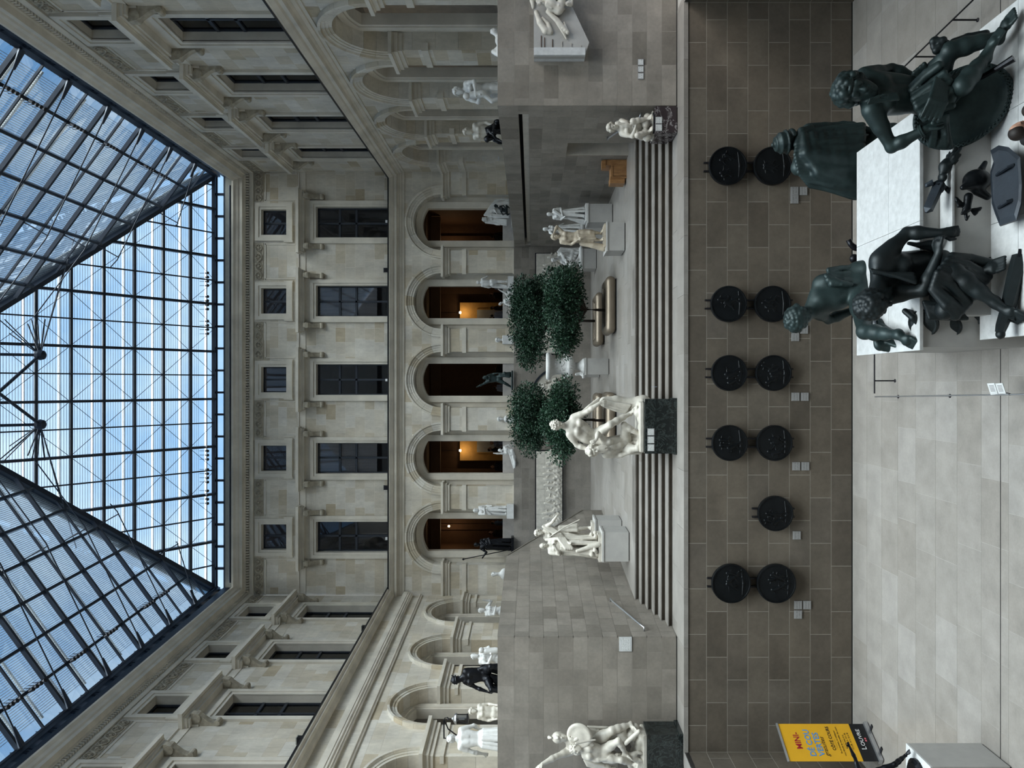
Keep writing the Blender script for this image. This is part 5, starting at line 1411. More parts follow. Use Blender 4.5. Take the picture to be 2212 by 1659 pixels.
# ---- groups of statues on the terrace
def stand(name, lab, px, yaw, H, mat, h, base=None, group=None, hair='short', fem=False, fine=False, rob=None, face=None, plinth=None, cat='statue', extra=None, **ch):
    """standing statue whose feet rest at base"""
    t = thing(name, base, lab, cat, group)
    pz = 0
    if plinth:
        MB().span((base.x - plinth[0] / 2, base.y - plinth[1] / 2, base.z), (base.x + plinth[0] / 2, base.y + plinth[1] / 2, base.z + plinth[2])).build('plinth', mat if plinth[2] < .14 else 'white_marble', t); pz = plinth[2]
    c = Clay(); J = pose(base + Vector((0, 0, pz)), yaw, H, **ch); at = J['_at']
    body(c, J, H, fine, fem)
    fc = J['_f'] if face is None else Vector(face)
    head(c, J['hd'], H, fc, J['hd'] - J['nk'] if 'nk' in J else (0, 0, 1), hair, fine, len(lab))
    if rob: robe(c, at, H, **rob)
    if extra: extra(c, at, H)
    c.build('figure', mat, t, h); return t
GRP = 'marble statues on the terrace'
# right cluster
def ped_from_px(nm, lab, yl, yr, xt, xb, depth, mat='pedestal_grey', cap=.05):
    Yf = F * (ZC - Z2) / (xb - HZ); zt = ZC - (xt - HZ) * Yf / F
    t = square_ped(nm, lab, P(0, yl, Yf).x, P(0, yr, Yf).x, Yf, Yf + depth, Z2, zt, mat, cap, group='grey pedestals on the terrace')
    return t, Yf, zt
t, Yf, zt = ped_from_px('grey_pedestal', 'grey box pedestal by the right wall under the embracing marble women', 480, 440, 1269, 1324, .95)
xm = P(0, 462, Yf + .4).x
ex = lambda c, at, H: (sash(c, at, H, [(.10, .05, .80), (0, .09, .66), (-.10, .06, .52)]), c.cap(at((-.22, -.05, .02)), at((-.12, 0, .35)), .07 * H, .05 * H, .03))
stand('draped_marble_woman', 'white marble woman in a mantle, nearest the right wall of the terrace', 0, -25, 1.34, 'white_marble', .018, Vector((xm, Yf + .42, zt)), GRP, 'bun', True, False, dict(n=13, z1=.60, r0=(.17, .13)), plinth=(.62, .6, .06), extra=ex, wl=(.02, .12, .60), wr=(-.05, .14, .55))
t, Yf2, zt2 = ped_from_px('grey_pedestal', 'grey pedestal behind the pair of embracing marble women', 520, 485, 1258, 1310, .8)
xm = P(0, 496, Yf2 + .4).x
stand('reaching_marble_figure', 'white marble figure stretching one arm to the left, behind the tan nude', 0, 35, 1.42, 'white_marble', .019, Vector((xm, Yf2 + .4, zt2)), GRP, 'short', False, False, dict(n=12, z1=.55, r0=(.16, .13), arc=(.4, 5.0)), plinth=(.6, .6, .06), el=(.02, .05, .66), er=(-.21, .03, .74), wr=(-.34, .05, .66))
t, Yf3, zt3 = ped_from_px('grey_pedestal', 'lower grey pedestal nearest the steps on the right, under the tan nude', 541, 480, 1310, 1351, .95)
xm = P(0, 512, Yf3 + .45).x
def ex3(c, at, H):
    c.chain([at((-.20, -.05, 0)), at((-.16, -.03, .2)), at((-.12, -.04, .42))], [.075 * H, .055 * H, .045 * H], .03)
    c.cloth([at((.12, .05, .50)), at((-.10, .07, .46))], [at((.15, .0, .22)), at((-.06, .06, .16))], 6, .03 * H, .01, .4, 2)
stand('tan_marble_nude', 'tan weathered marble nude raising one arm to the head', 0, 12, 1.58, 'warm_marble', .0165, Vector((xm, Yf3 + .45, zt3)), GRP, 'curly', True, True, None, plinth=(.7, .62, .05), extra=ex3, el=(.20, .04, .90), wl=(.07, .07, .95), er=(-.15, .0, .62), wr=(-.10, .10, .50))
t, Yf4, zt4 = ped_from_px('grey_pedestal', 'grey pedestal at the back wall under the crouching draped woman', 580, 537, 1257, 1289, .9)
t = thing('crouching_woman', Vector((P(0, 556, Yf4 + .45).x, Yf4 + .45, zt4)), 'white marble woman crouching under a swirling mantle', 'statue', GRP)
Y0 = Yf4 + .45; q = lambda x, y, d=0: P(x, y, Y0 + d); c = Clay(); H = 1.75
J = JX(Y0, hd=(1197, 561, -.15), nk=(1206, 557, -.1), sl=(1213, 548, -.05), sr=(1214, 566, .0), hl=(1238, 545, .1), hr=(1240, 558, .1), el=(1226, 572, -.2), wl=(1222, 560, -.3), er=(1228, 575, .0), wr=(1240, 572, -.2), kl=(1232, 572, -.3), nl=(1250, 566, -.2), tl=(1252, 574, -.35), kr=(1240, 575, -.2), nr=(1250, 556, -.1), tr=(1252, 548, -.2))
J['chest'] = (-.6, -.8, 0); body(c, J, H, False, True); head(c, J['hd'], H, (-.7, -.6, -.3), (-.2, -.1, 1), 'short', False, 3)
c.cloth([q(1205, 552, .1), q(1208, 540, .15)], [q(1236, 566, -.2), q(1250, 540, .1)], 7, .07, .02, .6, 3); c.cloth([q(1204, 545, .1), q(1212, 535, .2)], [q(1252, 548, .0), q(1252, 535, .2)], 5, .08, .02, .6, 4)
c.box(q(1254, 556, .0), (.42, .34, .03), None, .02, .03); c.build('figure', 'white_marble', t, .02)
# left cluster
t, Yf5, zt5 = ped_from_px('grey_pedestal', 'large pale grey pedestal at the left wall under the draped old man', 1213, 1150, 1301, 1360, .95)
xm = P(0, 1180, Yf5 + .45).x
exE = lambda c, at, H: (sash(c, at, H, [(.12, -.02, .82), (.10, .09, .62), (-.08, .12, .50)], .03, 4, .035), c.cap(at((-.02, .16, .0)), at((-.12, .12, .36)), .05 * H, .03 * H, .02), [c.ball(at((random.Random(i).uniform(-.22, .2), random.Random(i + 50).uniform(.0, .18), random.Random(i + 90).uniform(0, .12))), .035 * H, .02) for i in range(16)])
stand('draped_old_man', 'bald marble man in a long mantle, front one of the left pair', 0, 30, 1.72, 'cream_marble', .0165, Vector((xm, Yf5 + .45, zt5)), GRP, 'none', False, True, dict(n=15, z1=.62, r1=(.125, .09), r0=(.18, .14)), plinth=(.78, .62, .09), extra=exE, er=(-.16, .06, .66), wr=(-.06, .14, .73), wl=(.02, .14, .50))
t, Yf6, zt6 = ped_from_px('grey_pedestal', 'pale grey pedestal behind the draped old man by the left wall', 1172, 1124, 1285, 1344, .9)
xm = P(0, 1150, Yf6 + .4).x
exF = lambda c, at, H: (sash(c, at, H, [(.12, .02, .80), (.02, .10, .60), (-.12, .08, .46)], .028, 4, .035), c.chain([at((-.05, .15, .78)), at((.14, .12, .50)), at((.28, .10, .22))], .012 * H, .004))
stand('gesturing_marble_man', 'marble man in a kilt stretching his arm out, rear one of the left pair', 0, -12, 1.78, 'cream_marble', .0175, Vector((xm, Yf6 + .4, zt6)), GRP, 'curly', False, True, dict(n=12, z1=.56, z0=.26, r0=(.15, .12)), plinth=(.66, .6, .08), extra=exF, el=(.22, .08, .70), wl=(.36, .12, .62))
# ---- great marble vase
t, Yf7, zt7 = ped_from_px('grey_pedestal', 'grey box pedestal in the middle of the terrace under the vase', 809, 774, 1264, 1316, .62)
vc = Vector((P(0, 791, Yf7 + .3).x, Yf7 + .31, zt7)); s7 = Yf7 / F
t = thing('marble_vase', vc, 'tall white marble vase with a wide lip and ram handles', 'vase')
pf = [(.0, 0), (17, 0), (17, 3), (15, 5), (9, 12), (7.5, 18), (8, 22), (12, 24), (19.5, 28), (21.5, 34), (20.5, 37), (19, 39), (17.5, 52), (18.5, 64), (21, 70), (27, 74), (29.5, 76), (29.5, 82), (27, 84), (23, 82), (19, 72)]
vb_ = MB().lathe([(r * s7 + .001, z * s7) for r, z in pf], vc, 32).build('vase_body', 'white_marble', t, True)
b = MB()
for i in range(22):
    a = 2 * PI * i / 22; b.tube([vc + Vector((math.cos(a) * r, math.sin(a) * r, z)) * s7 for r, z in ((12, 24), (19.8, 28.5), (21.6, 34))], [.012, .03, .02], 5)
b.build('gadroons', 'white_marble', vb_)
for s in (-1, 1):
    c = Clay(); o = vc + Vector((s * 21, -3, 38)) * s7; c.ball(o, .06, .02); c.chain([o, o + Vector((s * 4, -2, 5)) * s7, o + Vector((s * 2, -2, 9)) * s7], [.05, .04, .025], .02); c.cap(o, o + Vector((0, -4, -3)) * s7, .05, .03, .02); c.build('vase_handle', 'white_marble', t, .014)
c = Clay(); rnd = random.Random(3)
for i in range(18):
    a = -PI / 2 + rnd.uniform(-1.2, 1.2); z = rnd.uniform(44, 64); a2 = a + rnd.uniform(-.25, .25)
    c.cap(vc + Vector((math.cos(a) * 18, math.sin(a) * 18, z)) * s7, vc + Vector((math.cos(a2) * 18.4, math.sin(a2) * 18.4, z + rnd.uniform(-5, 5))) * s7, .022, .014, .01)
c.build('vase_relief', 'white_marble', vb_, .013)
t, Yf8, zt8 = ped_from_px('grey_pedestal', 'small grey pedestal half hidden behind the vase', 815, 800, 1262, 1296, .6)
fb = Vector((P(0, 806, Yf8 + .3).x, Yf8 + .3, zt8))
t = thing('marble_fragment', fb, 'broken white marble foot behind the vase', 'statue')
c = Clay(); c.chain([fb + Vector((-.05, 0, .3)), fb + Vector((-.02, 0, .1)), fb + Vector((-.12, -.2, .05))], [.06, .07, .05], .04); c.box(fb + Vector((0, 0, .02)), (.2, .25, .02)); c.build('figure', 'white_marble', t, .016)
# ---- planters with trees
def planter(lab, x0, x1, y0, y1):
    t = thing('bolster_planter', ((x0 + x1) / 2, (y0 + y1) / 2, Z2), lab, 'planter', 'bronze bolster planters'); r = .17
    zc = Z2 + .19
    for nm_, a, b_ in (('front_bolster', (x0 + r, y0 + r), (x1 - r, y0 + r)), ('rear_bolster', (x0 + r, y1 - r), (x1 - r, y1 - r)), ('side_bolster', (x0 + r, y0 + r), (x0 + r, y1 - r)), ('side_bolster', (x1 - r, y0 + r), (x1 - r, y1 - r))):
        bb = MB(); d = Vector((*b_, 0)) - Vector((*a, 0)); L = d.length; d.normalize()
        pts = [Vector((*a, zc)) + d * t_ for t_ in (-.16, -.13, -.06, 0, L / 3, L / 3 + .005, 2 * L / 3, 2 * L / 3 + .005, L, L + .06, L + .13, L + .16)]
        bb.tube(pts, [.02, .10, .155, r, r, r * .995, r, r, r, .155, .10, .02], 16); bb.build(nm_, 'planter_bronze', t, True)
    MB().span((x0 + .1, y0 + .1, Z2), (x1 - .1, y1 - .1, Z2 + .03)).build('planter_plinth', 'dark_steel', t)
    MB().span((x0 + .25, y0 + .25, Z2 + .03), (x1 - .25, y1 - .25, Z2 + .27)).build('planter_soil', 'soil', t)
def tree(lab, base, ztop, zlow, rx, ry, n, seed, lobes):
    t = thing('ficus_tree', base, lab, 'tree', 'trees in planters'); rnd = random.Random(seed)
    zc = (ztop + zlow) / 2; rz = (ztop - zlow) / 2
    b = MB().tube([base, base + Vector((.01, 0, (zlow - base.z) * .6)), base + Vector((.03, .02, zlow - base.z + .1)), base + Vector((0, 0, zc - base.z))], [.05, .042, .04, .03], 8); tk_ = b.build('trunk', 'trunk_bark', t, True)
    cs = []
    for i in range(lobes):
        a = rnd.uniform(0, 2 * PI); q_ = math.sqrt(rnd.random()) * .78
        cs.append((Vector((base.x + rx * q_ * math.cos(a), base.y + ry * q_ * math.sin(a), zc + rz * rnd.uniform(-.6, .62) * (1.15 - q_ * .6))), rnd.uniform(.28, .44)))
    for cpt, r_ in cs:
        m = Vector((base.x, base.y, zlow + .1)); MB().tube([m, m.lerp(cpt, .55) + Vector((0, 0, -.05)), cpt], [.028, .018, .008], 5).build('branch', 'trunk_bark', tk_)
    V_, F_ = [], []
    for i in range(n):
        cpt, r_ = cs[i % lobes]; d = Vector((rnd.gauss(0, 1), rnd.gauss(0, 1), rnd.gauss(0, .8))).normalized(); p = cpt + Vector((d.x * rx * r_, d.y * ry * r_, d.z * rz * r_ * 1.25)) * (rnd.random() ** .38) * 1.15
        ax_ = (d + Vector((rnd.uniform(-.8, .8), rnd.uniform(-.8, .8), rnd.uniform(-.9, .5)))).normalized(); sd = ax_.cross(Vector((rnd.uniform(-1, 1), rnd.uniform(-1, 1), rnd.uniform(-1, 1)))).normalized(); nn_ = ax_.cross(sd)
        L = rnd.uniform(.078, .12); w = L * .26; k = len(V_)
        V_ += [p, p + ax_ * L * .5 + sd * w + nn_ * .008, p + ax_ * L, p + ax_ * L * .5 - sd * w + nn_ * .008]; F_.append((k, k + 1, k + 2, k + 3))
    o = mesh_obj('foliage', V_, F_, 'leaf', t); o['kind'] = 'stuff'
pl = []
for (lab, x0, x1, yy) in (('bronze bolster planter on the right, nearer the steps', 1.68, 3.59, 24.45), ('bronze bolster planter on the right, at the back', 1.50, 3.55, 28.5), ('bronze bolster planter on the left, behind the struggling pair', -2.2, -.27, 24.45), ('bronze bolster planter on the left, at the back', -2.5, -.35, 28.5)):
    planter(lab, x0, x1, yy, yy + 1.65)
tree('dark green ficus in the nearer right planter', Vector((2.52, 25.3, Z2 + .27)), 7.08, 5.40, 1.5, 1.15, 19000, 1, 36)
tree('dark green ficus in the rear right planter, taller in view', Vector((2.50, 29.4, Z2 + .27)), 8.36, 6.55, 1.72, 1.25, 20000, 2, 38)
tree('dark green ficus in the nearer left planter, behind the struggling pair', Vector((-1.25, 25.3, Z2 + .27)), 7.08, 5.55, 1.32, 1.05, 16000, 3, 32)
tree('dark green ficus in the rear left planter, taller in view', Vector((-1.42, 29.4, Z2 + .27)), 8.26, 6.45, 1.42, 1.15, 17000, 4, 34)
# ---- reliefs on the back wall
def relief(name, lab, x0, x1, z0, z1, n, seed):
    t = thing(name, ((x0 + x1) / 2, YR, z0), lab, 'relief', 'stone reliefs on the back wall'); b = MB().span((x0 - .05, YR - .10, z0 - .05), (x1 + .05, YR, z1 + .05)); b.build('relief_frame', 'dark_steel', t)
    k = max(3, round((x1 - x0) / .62)); zm = z0 + (z1 - z0) * .68
    for i in range(k):
        a, c_ = x0 + (x1 - x0) * i / k, x0 + (x1 - x0) * (i + 1) / k
        block('relief_slab', ((a + c_) / 2, YR - .13, (zm + z1) / 2), (c_ - a - .008, .14, z1 - zm - .006), 'cream_marble', t); block('relief_slab', ((a + c_) / 2, YR - .13, (zm + z0) / 2), (c_ - a - .004, .14, zm - z0 - .004), 'cream_marble', t)
    rnd = random.Random(seed); c = Clay(); y = YR - .185
    for i in range(n):
        x = x0 + (x1 - x0) * (i + .5) / n + rnd.uniform(-.05, .05); hh = (z1 - z0) * rnd.uniform(.5, .72); z = z0 + .04; ln = rnd.uniform(-.12, .12)
        c.ball((x + ln, y, z + hh), .06, .01); c.cap((x + ln, y + .01, z + hh - .08), (x, y, z + hh * .45), .085, .075, .03); c.cap((x - .12, y + .01, z + .08), (x + .15, y + .01, z + rnd.uniform(.1, .4)), .07, .06, .05)
        for s in (-1, 1):
            c.chain([(x + s * .03, y, z + hh * .45), (x + s * rnd.uniform(.05, .16), y - .02, z + hh * .24), (x + s * rnd.uniform(.02, .15), y, z)], [.06, .055, .04], .03)
            c.chain([(x + ln + s * .06, y, z + hh * .82), (x + ln + s * rnd.uniform(.12, .2), y - .02, z + hh * rnd.uniform(.55, .8)), (x + ln + s * rnd.uniform(.1, .26), y, z + hh * rnd.uniform(.5, 1))], [.035, .028, .02], .015)
        if rnd.random() < .7: c.chain([(x - .1, y, z + hh * .6), (x + .1, y - .02, z + hh * .4), (x + .18, y, z + .1)], [.04, .05, .03], .02)
    c.build('relief_figures', 'cream_marble', t, .022)
relief('long_stone_relief', 'long pale stone relief with figures, right half of the back wall', 1.45, 6.2, 5.93, 7.17, 15, 4)
relief('long_stone_relief', 'long pale stone relief with figures, left half of the back wall', -7.4, -3.2, 5.93, 7.17, 14, 5)
t = thing('lunette_relief', (-.75, YR, 5.93), 'half-round marble relief in a blue-grey steel arch, behind the trees', 'relief')
arc = [(-.75 + 1.5 * math.cos(a), 5.93 + 1.45 * math.sin(a)) for a in np.linspace(0, PI, 25)]
MB().prism([(x, z) for x, z in arc], [lambda x, z, y=y: Vector((x, y, z)) for y in (YR - .14, YR)]).build('relief_ground', 'cream_marble', t)
b = MB()
for (xa, za), (xb, zb_) in zip(arc, arc[1:]):
    k_ = 1.07; o_ = lambda x, z: (-.75 + (x + .75) * k_, 5.93 + (z - 5.93) * k_)
    q4 = [(xa, za), (xb, zb_), o_(xb, zb_), o_(xa, za)]; b.add([Vector((x, y, z)) for y in (YR - .2, YR) for x, z in q4], [(0, 1, 2, 3), (0, 1, 5, 4), (3, 2, 6, 7), (4, 5, 6, 7)])
b.build('steel_arch', 'blue_bronze', t)
c = Clay(); rnd = random.Random(77)
for x, H_ in ((-.1, 1.15), (.2, .8), (-.75, 1.3), (-1.3, 1.0), (-1.7, .75)):
    J = pose(Vector((x, YR - .26, 5.95)), rnd.uniform(-40, 40), H_, wl=(.2, .1, .7), kl=(.12, .1, .25)); body(c, J, H_, False); head(c, J['hd'], H_, (rnd.uniform(-.5, .5), -.8, -.1), (0, 0, 1), 'short', False, 2)
c.chain([(-1.35, YR - .22, 6.1), (-1.0, YR - .25, 6.55), (-.5, YR - .25, 6.5), (-.2, YR - .22, 6.05)], [.06, .07, .07, .06], .02)
c.build('relief_figures', 'cream_marble', t, .02)
# ---- great relief fragment on the right panel
t = thing('monster_relief', P(1240, 65, YP), 'carved stone corner fragment with a winged monster on the right panel', 'relief')
def q(x, y, d=0): return P(x, y, YP - .02 - d)
pol = [(1153, 132), (1153, -20), (1206, -20), (1236, 28), (1271, 102), (1261, 132)]
b = MB(); Yk = YP; k = len(pol); b.v = [P(x, y, YP - .05) for x, y in pol] + [P(x, y, YP) for x, y in pol]; b.v = [Vector((v.x, YP - (.30 if i < k else 0), v.z)) for i, v in enumerate(b.v)]
b.f = [tuple(range(k)), tuple(range(k, 2 * k))[::-1]] + [(j, (j + 1) % k, k + (j + 1) % k, k + j) for j in range(k)]; b.build('carved_ground', 'pedestal_grey', t)
b = MB().prism([(1153, 133), (1153, 117), (1262, 117), (1262, 133)], [lambda x, y, d=d: Vector((P(x, y, YP).x, YP - d, P(x, y, YP).z)) for d in (0, .36)]); b.build('border_slab', 'pedestal_top', t)
for i, y_ in enumerate((1168, 1175, 1192, 1212, 1232, 1252)): MB().span((P(0, 117, YP).x, YP - .315, P(y_ + 1.5, 0, YP).z), (P(0, 90 - (i > 2) * 0 + i * 4, YP).x, YP - .295, P(y_, 0, YP).z)).build('groove', 'brown_wall' if i < 3 else 'gallery_wall', t)
c = Clay(); S_ = lambda x, y, d=.3: Vector((P(x, y, YP).x, YP - d, P(x, y, YP).z))
c.chain([S_(1158, 40), S_(1166, 62), S_(1178, 80), S_(1188, 82), S_(1184, 66), S_(1172, 52)], [.05, .07, .08, .07, .05, .03], .02)
for i in range(6): c.chain([S_(1182 + i * 4, 42 + i * 3, .36), S_(1200 + i * 5, 62 + i * 5, .38), S_(1222 - i, 98 - i * 7, .34)], [.045, .04, .018], .012)
c.chain([S_(1178, 10, .42), S_(1190, 30, .42), S_(1206, 40, .4), S_(1212, 20, .42)], [.13, .12, .10, .09], .05)
rnd = random.Random(6)
for i in range(40): p0 = S_(rnd.uniform(1153, 1232), rnd.uniform(-12, 34), rnd.uniform(.3, .5)); c.cap(p0, p0 + Vector((rnd.uniform(-.12, .12), -.03, rnd.uniform(-.14, .08))), rnd.uniform(.03, .07), .02, .015)
c.chain([S_(1152, 30), S_(1150, 15), S_(1154, 2)], [.04, .06, .05], .02)
c.build('winged_monster', 'cream_marble', t, .0145)
# ================================================================== medallions, plates, banner, barriers
mi = 0
MP = [(362, (1569, 1665), 41), (658, (1571, 1665), 39), (806, (1572, 1667), 38.5), (956, (1573, 1669), 38.5), (1107, (1671,), 38), (1257, (1576, 1673), 42)]
ORD = ['first', 'second', 'third', 'fourth', 'fifth', 'sixth']
plates_px = {362: [(1716, 413), (1735, 413), (1716, 431)], 658: [(1717.5, 712), (1736.5, 712), (1717.5, 728)], 806: [(1718, 857), (1737.8, 857)], 956: [(1719.6, 1007), (1739, 1007)], 1107: [(1720.8, 1156)], 1257: [(1723.6, 1306.5), (1743, 1306.5), (1723.6, 1327)]}
sm = YW / F
for ci, (yy, xs, r) in enumerate(MP):
    col = 'in the %s column from the right' % ORD[ci]
    t = thing('mounting_rails', P(1713, yy, YW), 'pair of black upright rails holding the medallions %s' % col, 'rails', 'medallion rails')
    for s in (-1, 1):
        zt_, zb_ = P((1523 if len(xs) == 2 else 1621) + (yy - 800) * .008, 0, YW).z, P(1712 + (yy - 800) * .009, 0, YW).z; x = P(0, yy + s * 9, YW).x
        MB().span((x - .018, YW - .06, zb_), (x + .018, YW, zt_)).build('rail', 'dark_steel', t)
    for k, xx in enumerate(xs):
        mi += 1; c0 = P(xx, yy, YW); R_ = r * sm
        lab = 'round black bronze medallion, %s of its rails, %s' % ('upper' if (k == 0 and len(xs) == 2) else ('lower' if len(xs) == 2 else 'alone'), col)
        if len(xs) == 1: lab = 'single round black bronze medallion, %s' % col
        t = thing('bronze_medallion', Vector((c0.x, YW - .06, c0.z)), lab, 'medallion', 'bronze medallions on the court wall')
        b = MB().lathe([(R_ * .98, .0), (R_, .02), (R_, .10), (R_ * .985, .115), (R_ * .93, .115), (R_ * .915, .10), (R_ * .5, .098), (.01, .098)], (0, 0, 0), 40, 'y')
        b.v = [Vector((v.x, YW - .055 - v.y, v.z)) + Vector((c0.x, 0, c0.z)) for v in b.v]; md_ = b.build('medallion_disc', 'medal_bronze', t)
        rnd = random.Random(mi * 7); cl = Clay(); yf = YW - .155
        for j in range(rnd.choice((3, 4, 5))):
            x = c0.x + rnd.uniform(-.5, .5) * R_; z = c0.z + rnd.uniform(-.35, .2) * R_; hh = R_ * rnd.uniform(.5, .8); ln = rnd.uniform(-.08, .08)
            cl.ball((x + ln, yf, z + hh * .6), .035, .01); cl.cap((x + ln, yf, z + hh * .5), (x, yf, z), .042, .035, .02)
            for s in (-1, 1):
                cl.chain([(x, yf, z), (x + s * rnd.uniform(.03, .09), yf, z - hh * .25), (x + s * rnd.uniform(0, .1), yf, z - hh * .5)], [.03, .025, .015], .012)
                cl.chain([(x + ln, yf, z + hh * .45), (x + ln + s * .09, yf - .01, z + hh * rnd.uniform(.1, .6)), (x + s * rnd.uniform(.08, .2), yf, z + hh * rnd.uniform(0, .8))], [.022, .018, .012], .01)
        cl.chain([(c0.x - .7 * R_, yf, c0.z - .55 * R_), (c0.x, yf, c0.z - .62 * R_), (c0.x + .7 * R_, yf, c0.z - .52 * R_)], [.015, .03, .02], .02)
        for q in cl.p: q[1][1] = yf + .012; q[2][1] = yf + .012
        cl.build('medallion_relief', 'medal_bronze', md_, .012)
    for j, (px, py) in enumerate(plates_px[yy]):
        p = P(px, py, YW)
        wh = ('left-hand lower', 'right-hand')[0]
        pos = {0: 'upper one', 1: 'lower one', 2: 'left one'}[j]
        t = thing('label_plaque', p, 'square grey text plaque, %s beside the medallions %s' % (pos, col) if len(plates_px[yy]) > 1 else 'lone square grey text plaque beside the single medallion', 'plaque', 'text plaques on the court wall')
        pb_ = MB().span((p.x - .095, YW - .025, p.z - .088), (p.x + .095, YW, p.z + .088)).build('plaque_body', 'label_grey', t)
        o = MB().span((-.085, -.002, -.078), (.085, .002, .078)).build('plaque_print', 'label_print'); o.parent = pb_; o.location = Vector((p.x, YW - .026, p.z))
# ---- text panel and switch plate on the front panels
p = P(1351, 1391, YP); t = thing('wall_text_panel', p, 'white printed text panel at the corner of the left front wall', 'panel')
MB().span((p.x - .172, YP - .02, p.z - .15), (p.x + .172, YP, p.z + .15)).build('panel_body', 'pedestal_top', t)
for i, dx in enumerate((-.10, .0, .10)):
    o = MB().span((-.042, -.001, -.11), (.042, .001, .11)).build('text_column', 'panel_print'); o.parent = t; o.location = Vector((p.x + dx * 1.0, YP - .022, p.z - .01)) - t.location
p = P(1384, 150, YP); t = thing('label_trio', p, 'row of three small grey label plates on the right front wall', 'plaque')
for i, dy in enumerate((-15, 0, 15)):
    g = P(1384, 150 + dy, YP); MB().span((g.x - .074, YP - .02, g.z - .07), (g.x + .074, YP, g.z + .07)).build('plate', 'label_grey', t)
    o = MB().span((-.062, -.001, -.058), (.062, .001, .058)).build('plate_print', 'panel_print'); o.parent = t; o.location = Vector((g.x, YP - .0215, g.z)) - t.location
# ---- handrails
def handrail(lab, pts):
    t = thing('handrail', pts[0], lab, 'handrail', 'steel handrails'); MB().tube(pts, .022, 8).build('rail_tube', 'steel', t, True)
q = lambda u, z, n=.09: FLL.p(u, z, n)
handrail('bent steel handrail on the left wall by the steps', [q(18.15, 4.62, .0), q(18.15, 4.62), q(18.35, 4.70), q(19.9, 5.22), q(20.08, 5.24), q(20.08, 5.24, .0)])
q2 = lambda u, z, n=.09: FRL.p(u, z, n)
handrail('short steel handrail on the right wall above the seated youth', [q2(18.2, 4.68, .0), q2(18.25, 4.70), q2(18.4, 4.76), q2(19.75, 5.30), q2(19.95, 5.32), q2(19.95, 5.32, .0)])
# ---- wooden warden's chair by the right wall
bx, by = P(0, 363, 21.9).x, 21.9
t = thing('wooden_seat', (bx, by + .3, Z2), 'boxy brown wooden warden seat by the right wall', 'seat')
x0, x1 = P(0, 384, by).x, P(0, 345, by).x
MB().span((x0, by, Z2), (x0 + .04, by + .55, Z2 + .48)).build('side_panel', 'oak_wood', t)
MB().span((x1 - .16, by, Z2), (x1, by + .6, Z2 + .68)).build('back_panel', 'oak_wood', t)
MB().span((x0 + .04, by + .02, Z2 + .40), (x1 - .16, by + .55, Z2 + .46)).build('seat_board', 'oak_wood', t)
MB().span((x0 + .06, by + .03, Z2), (x1 - .16, by + .07, Z2 + .42)).build('front_board', 'oak_wood', t)
MB().span((x1 - .26, by - .02, Z2 + .62), (x1 - .02, by + .2, Z2 + .74)).build('top_block', 'oak_wood', t)
MB().span((x0 - .14, by + .08, Z2 + .05), (x0, by + .5, Z2 + .48)).build('side_box', 'oak_wood', t)
# ---- roll-up banner
def flat_text(s, loc, size, mat, parent, name, sx=1.0, bold=.0, shear=0.0):
    cu = bpy.data.curves.new(name, 'FONT'); cu.body = s; cu.size = size; cu.align_x = 'LEFT'; cu.extrude = .001; cu.offset = bold; cu.shear = shear; cu.resolution_u = 3
    tmp = bpy.data.objects.new(name, cu); me = bpy.data.meshes.new_from_object(tmp); me.materials.clear(); me.materials.append(MATS[mat]); bpy.data.objects.remove(tmp); o = bpy.data.objects.new(name, me); C.objects.link(o); o.parent = parent
    o.location = loc; o.rotation_euler = (PI / 2, 0, 0); o.scale = (sx, 1, 1); return o
plain('banner_yellow', (.62, .33, .012), .55, grain=.03, b_str=0); plain('banner_red', (.30, .012, .02), .6, b_str=0); plain('banner_blue', (.06, .22, .50), .6, b_str=0); plain('banner_black', (.004, .004, .005), .5, b_str=0); plain('banner_white', (.75, .75, .75), .6, b_str=0); plain('banner_pink', (.6, .12, .14), .6, b_str=0)
Yb_ = 15.9; pa = Vector((P(0, 1564, 16.25).x, 16.25, 0)); pb = Vector((P(0, 1645, 15.5).x, 15.5, 0))
mid = (pa + pb) / 2; t = thing('rollup_banner', mid, 'yellow roll-up banner announcing mini-découvertes, left by the court wall', 'banner')
d_ = (pa - pb); W_ = d_.length; ang = math.atan2(d_.y, d_.x); t.rotation_euler = (0, 0, ang)
def bl(lo, hi, mat, nm):
    o = MB().span(lo, hi).build(nm, mat); o.parent = t; return o
hw_ = W_ / 2; HB = 1.98
bc_ = bl((-hw_, -.006, .42), (hw_, .0, HB), 'banner_yellow', 'banner_cloth'); bf_ = bl((-hw_, -.006, .09), (hw_, .0, .42), 'banner_black', 'banner_foot_print')
bl((-hw_ - .01, -.02, HB - .01), (hw_ + .01, .015, HB + .03), 'steel', 'top_bar'); bl((-hw_ - .01, -.07, .02), (hw_ + .01, .07, .10), 'steel', 'base_cassette')
for s in (-1, 1): bl((s * hw_ * .6 - .03, -.2, 0), (s * hw_ * .6 + .03, .2, .025), 'dark_steel', 'swivel_foot')
bl((-.012, .02, .08), (.012, .045, HB), 'steel', 'support_pole')
Lf = -hw_ + .09
k_ = W_ / .9
for s_, dx, z, sz, mt, bd in (('MINI-', .19, 1.60, .175, 'banner_red', .003), ('DÉ COU', .02, 1.36, .175, 'banner_blue', .003), ('VERTES', .03, 1.18, .175, 'banner_blue', .003), ('CÔTÉ COURS', .16, .90, .095, 'banner_black', .002)):
    flat_text(s_, (Lf + dx * k_, -.009, z), sz, mt, bc_, 'banner_lettering', k_ * .98, bd)
flat_text('gratuites', (Lf + .02, -.010, 1.085), .13, 'banner_black', bc_, 'banner_lettering', k_, 0, .35)
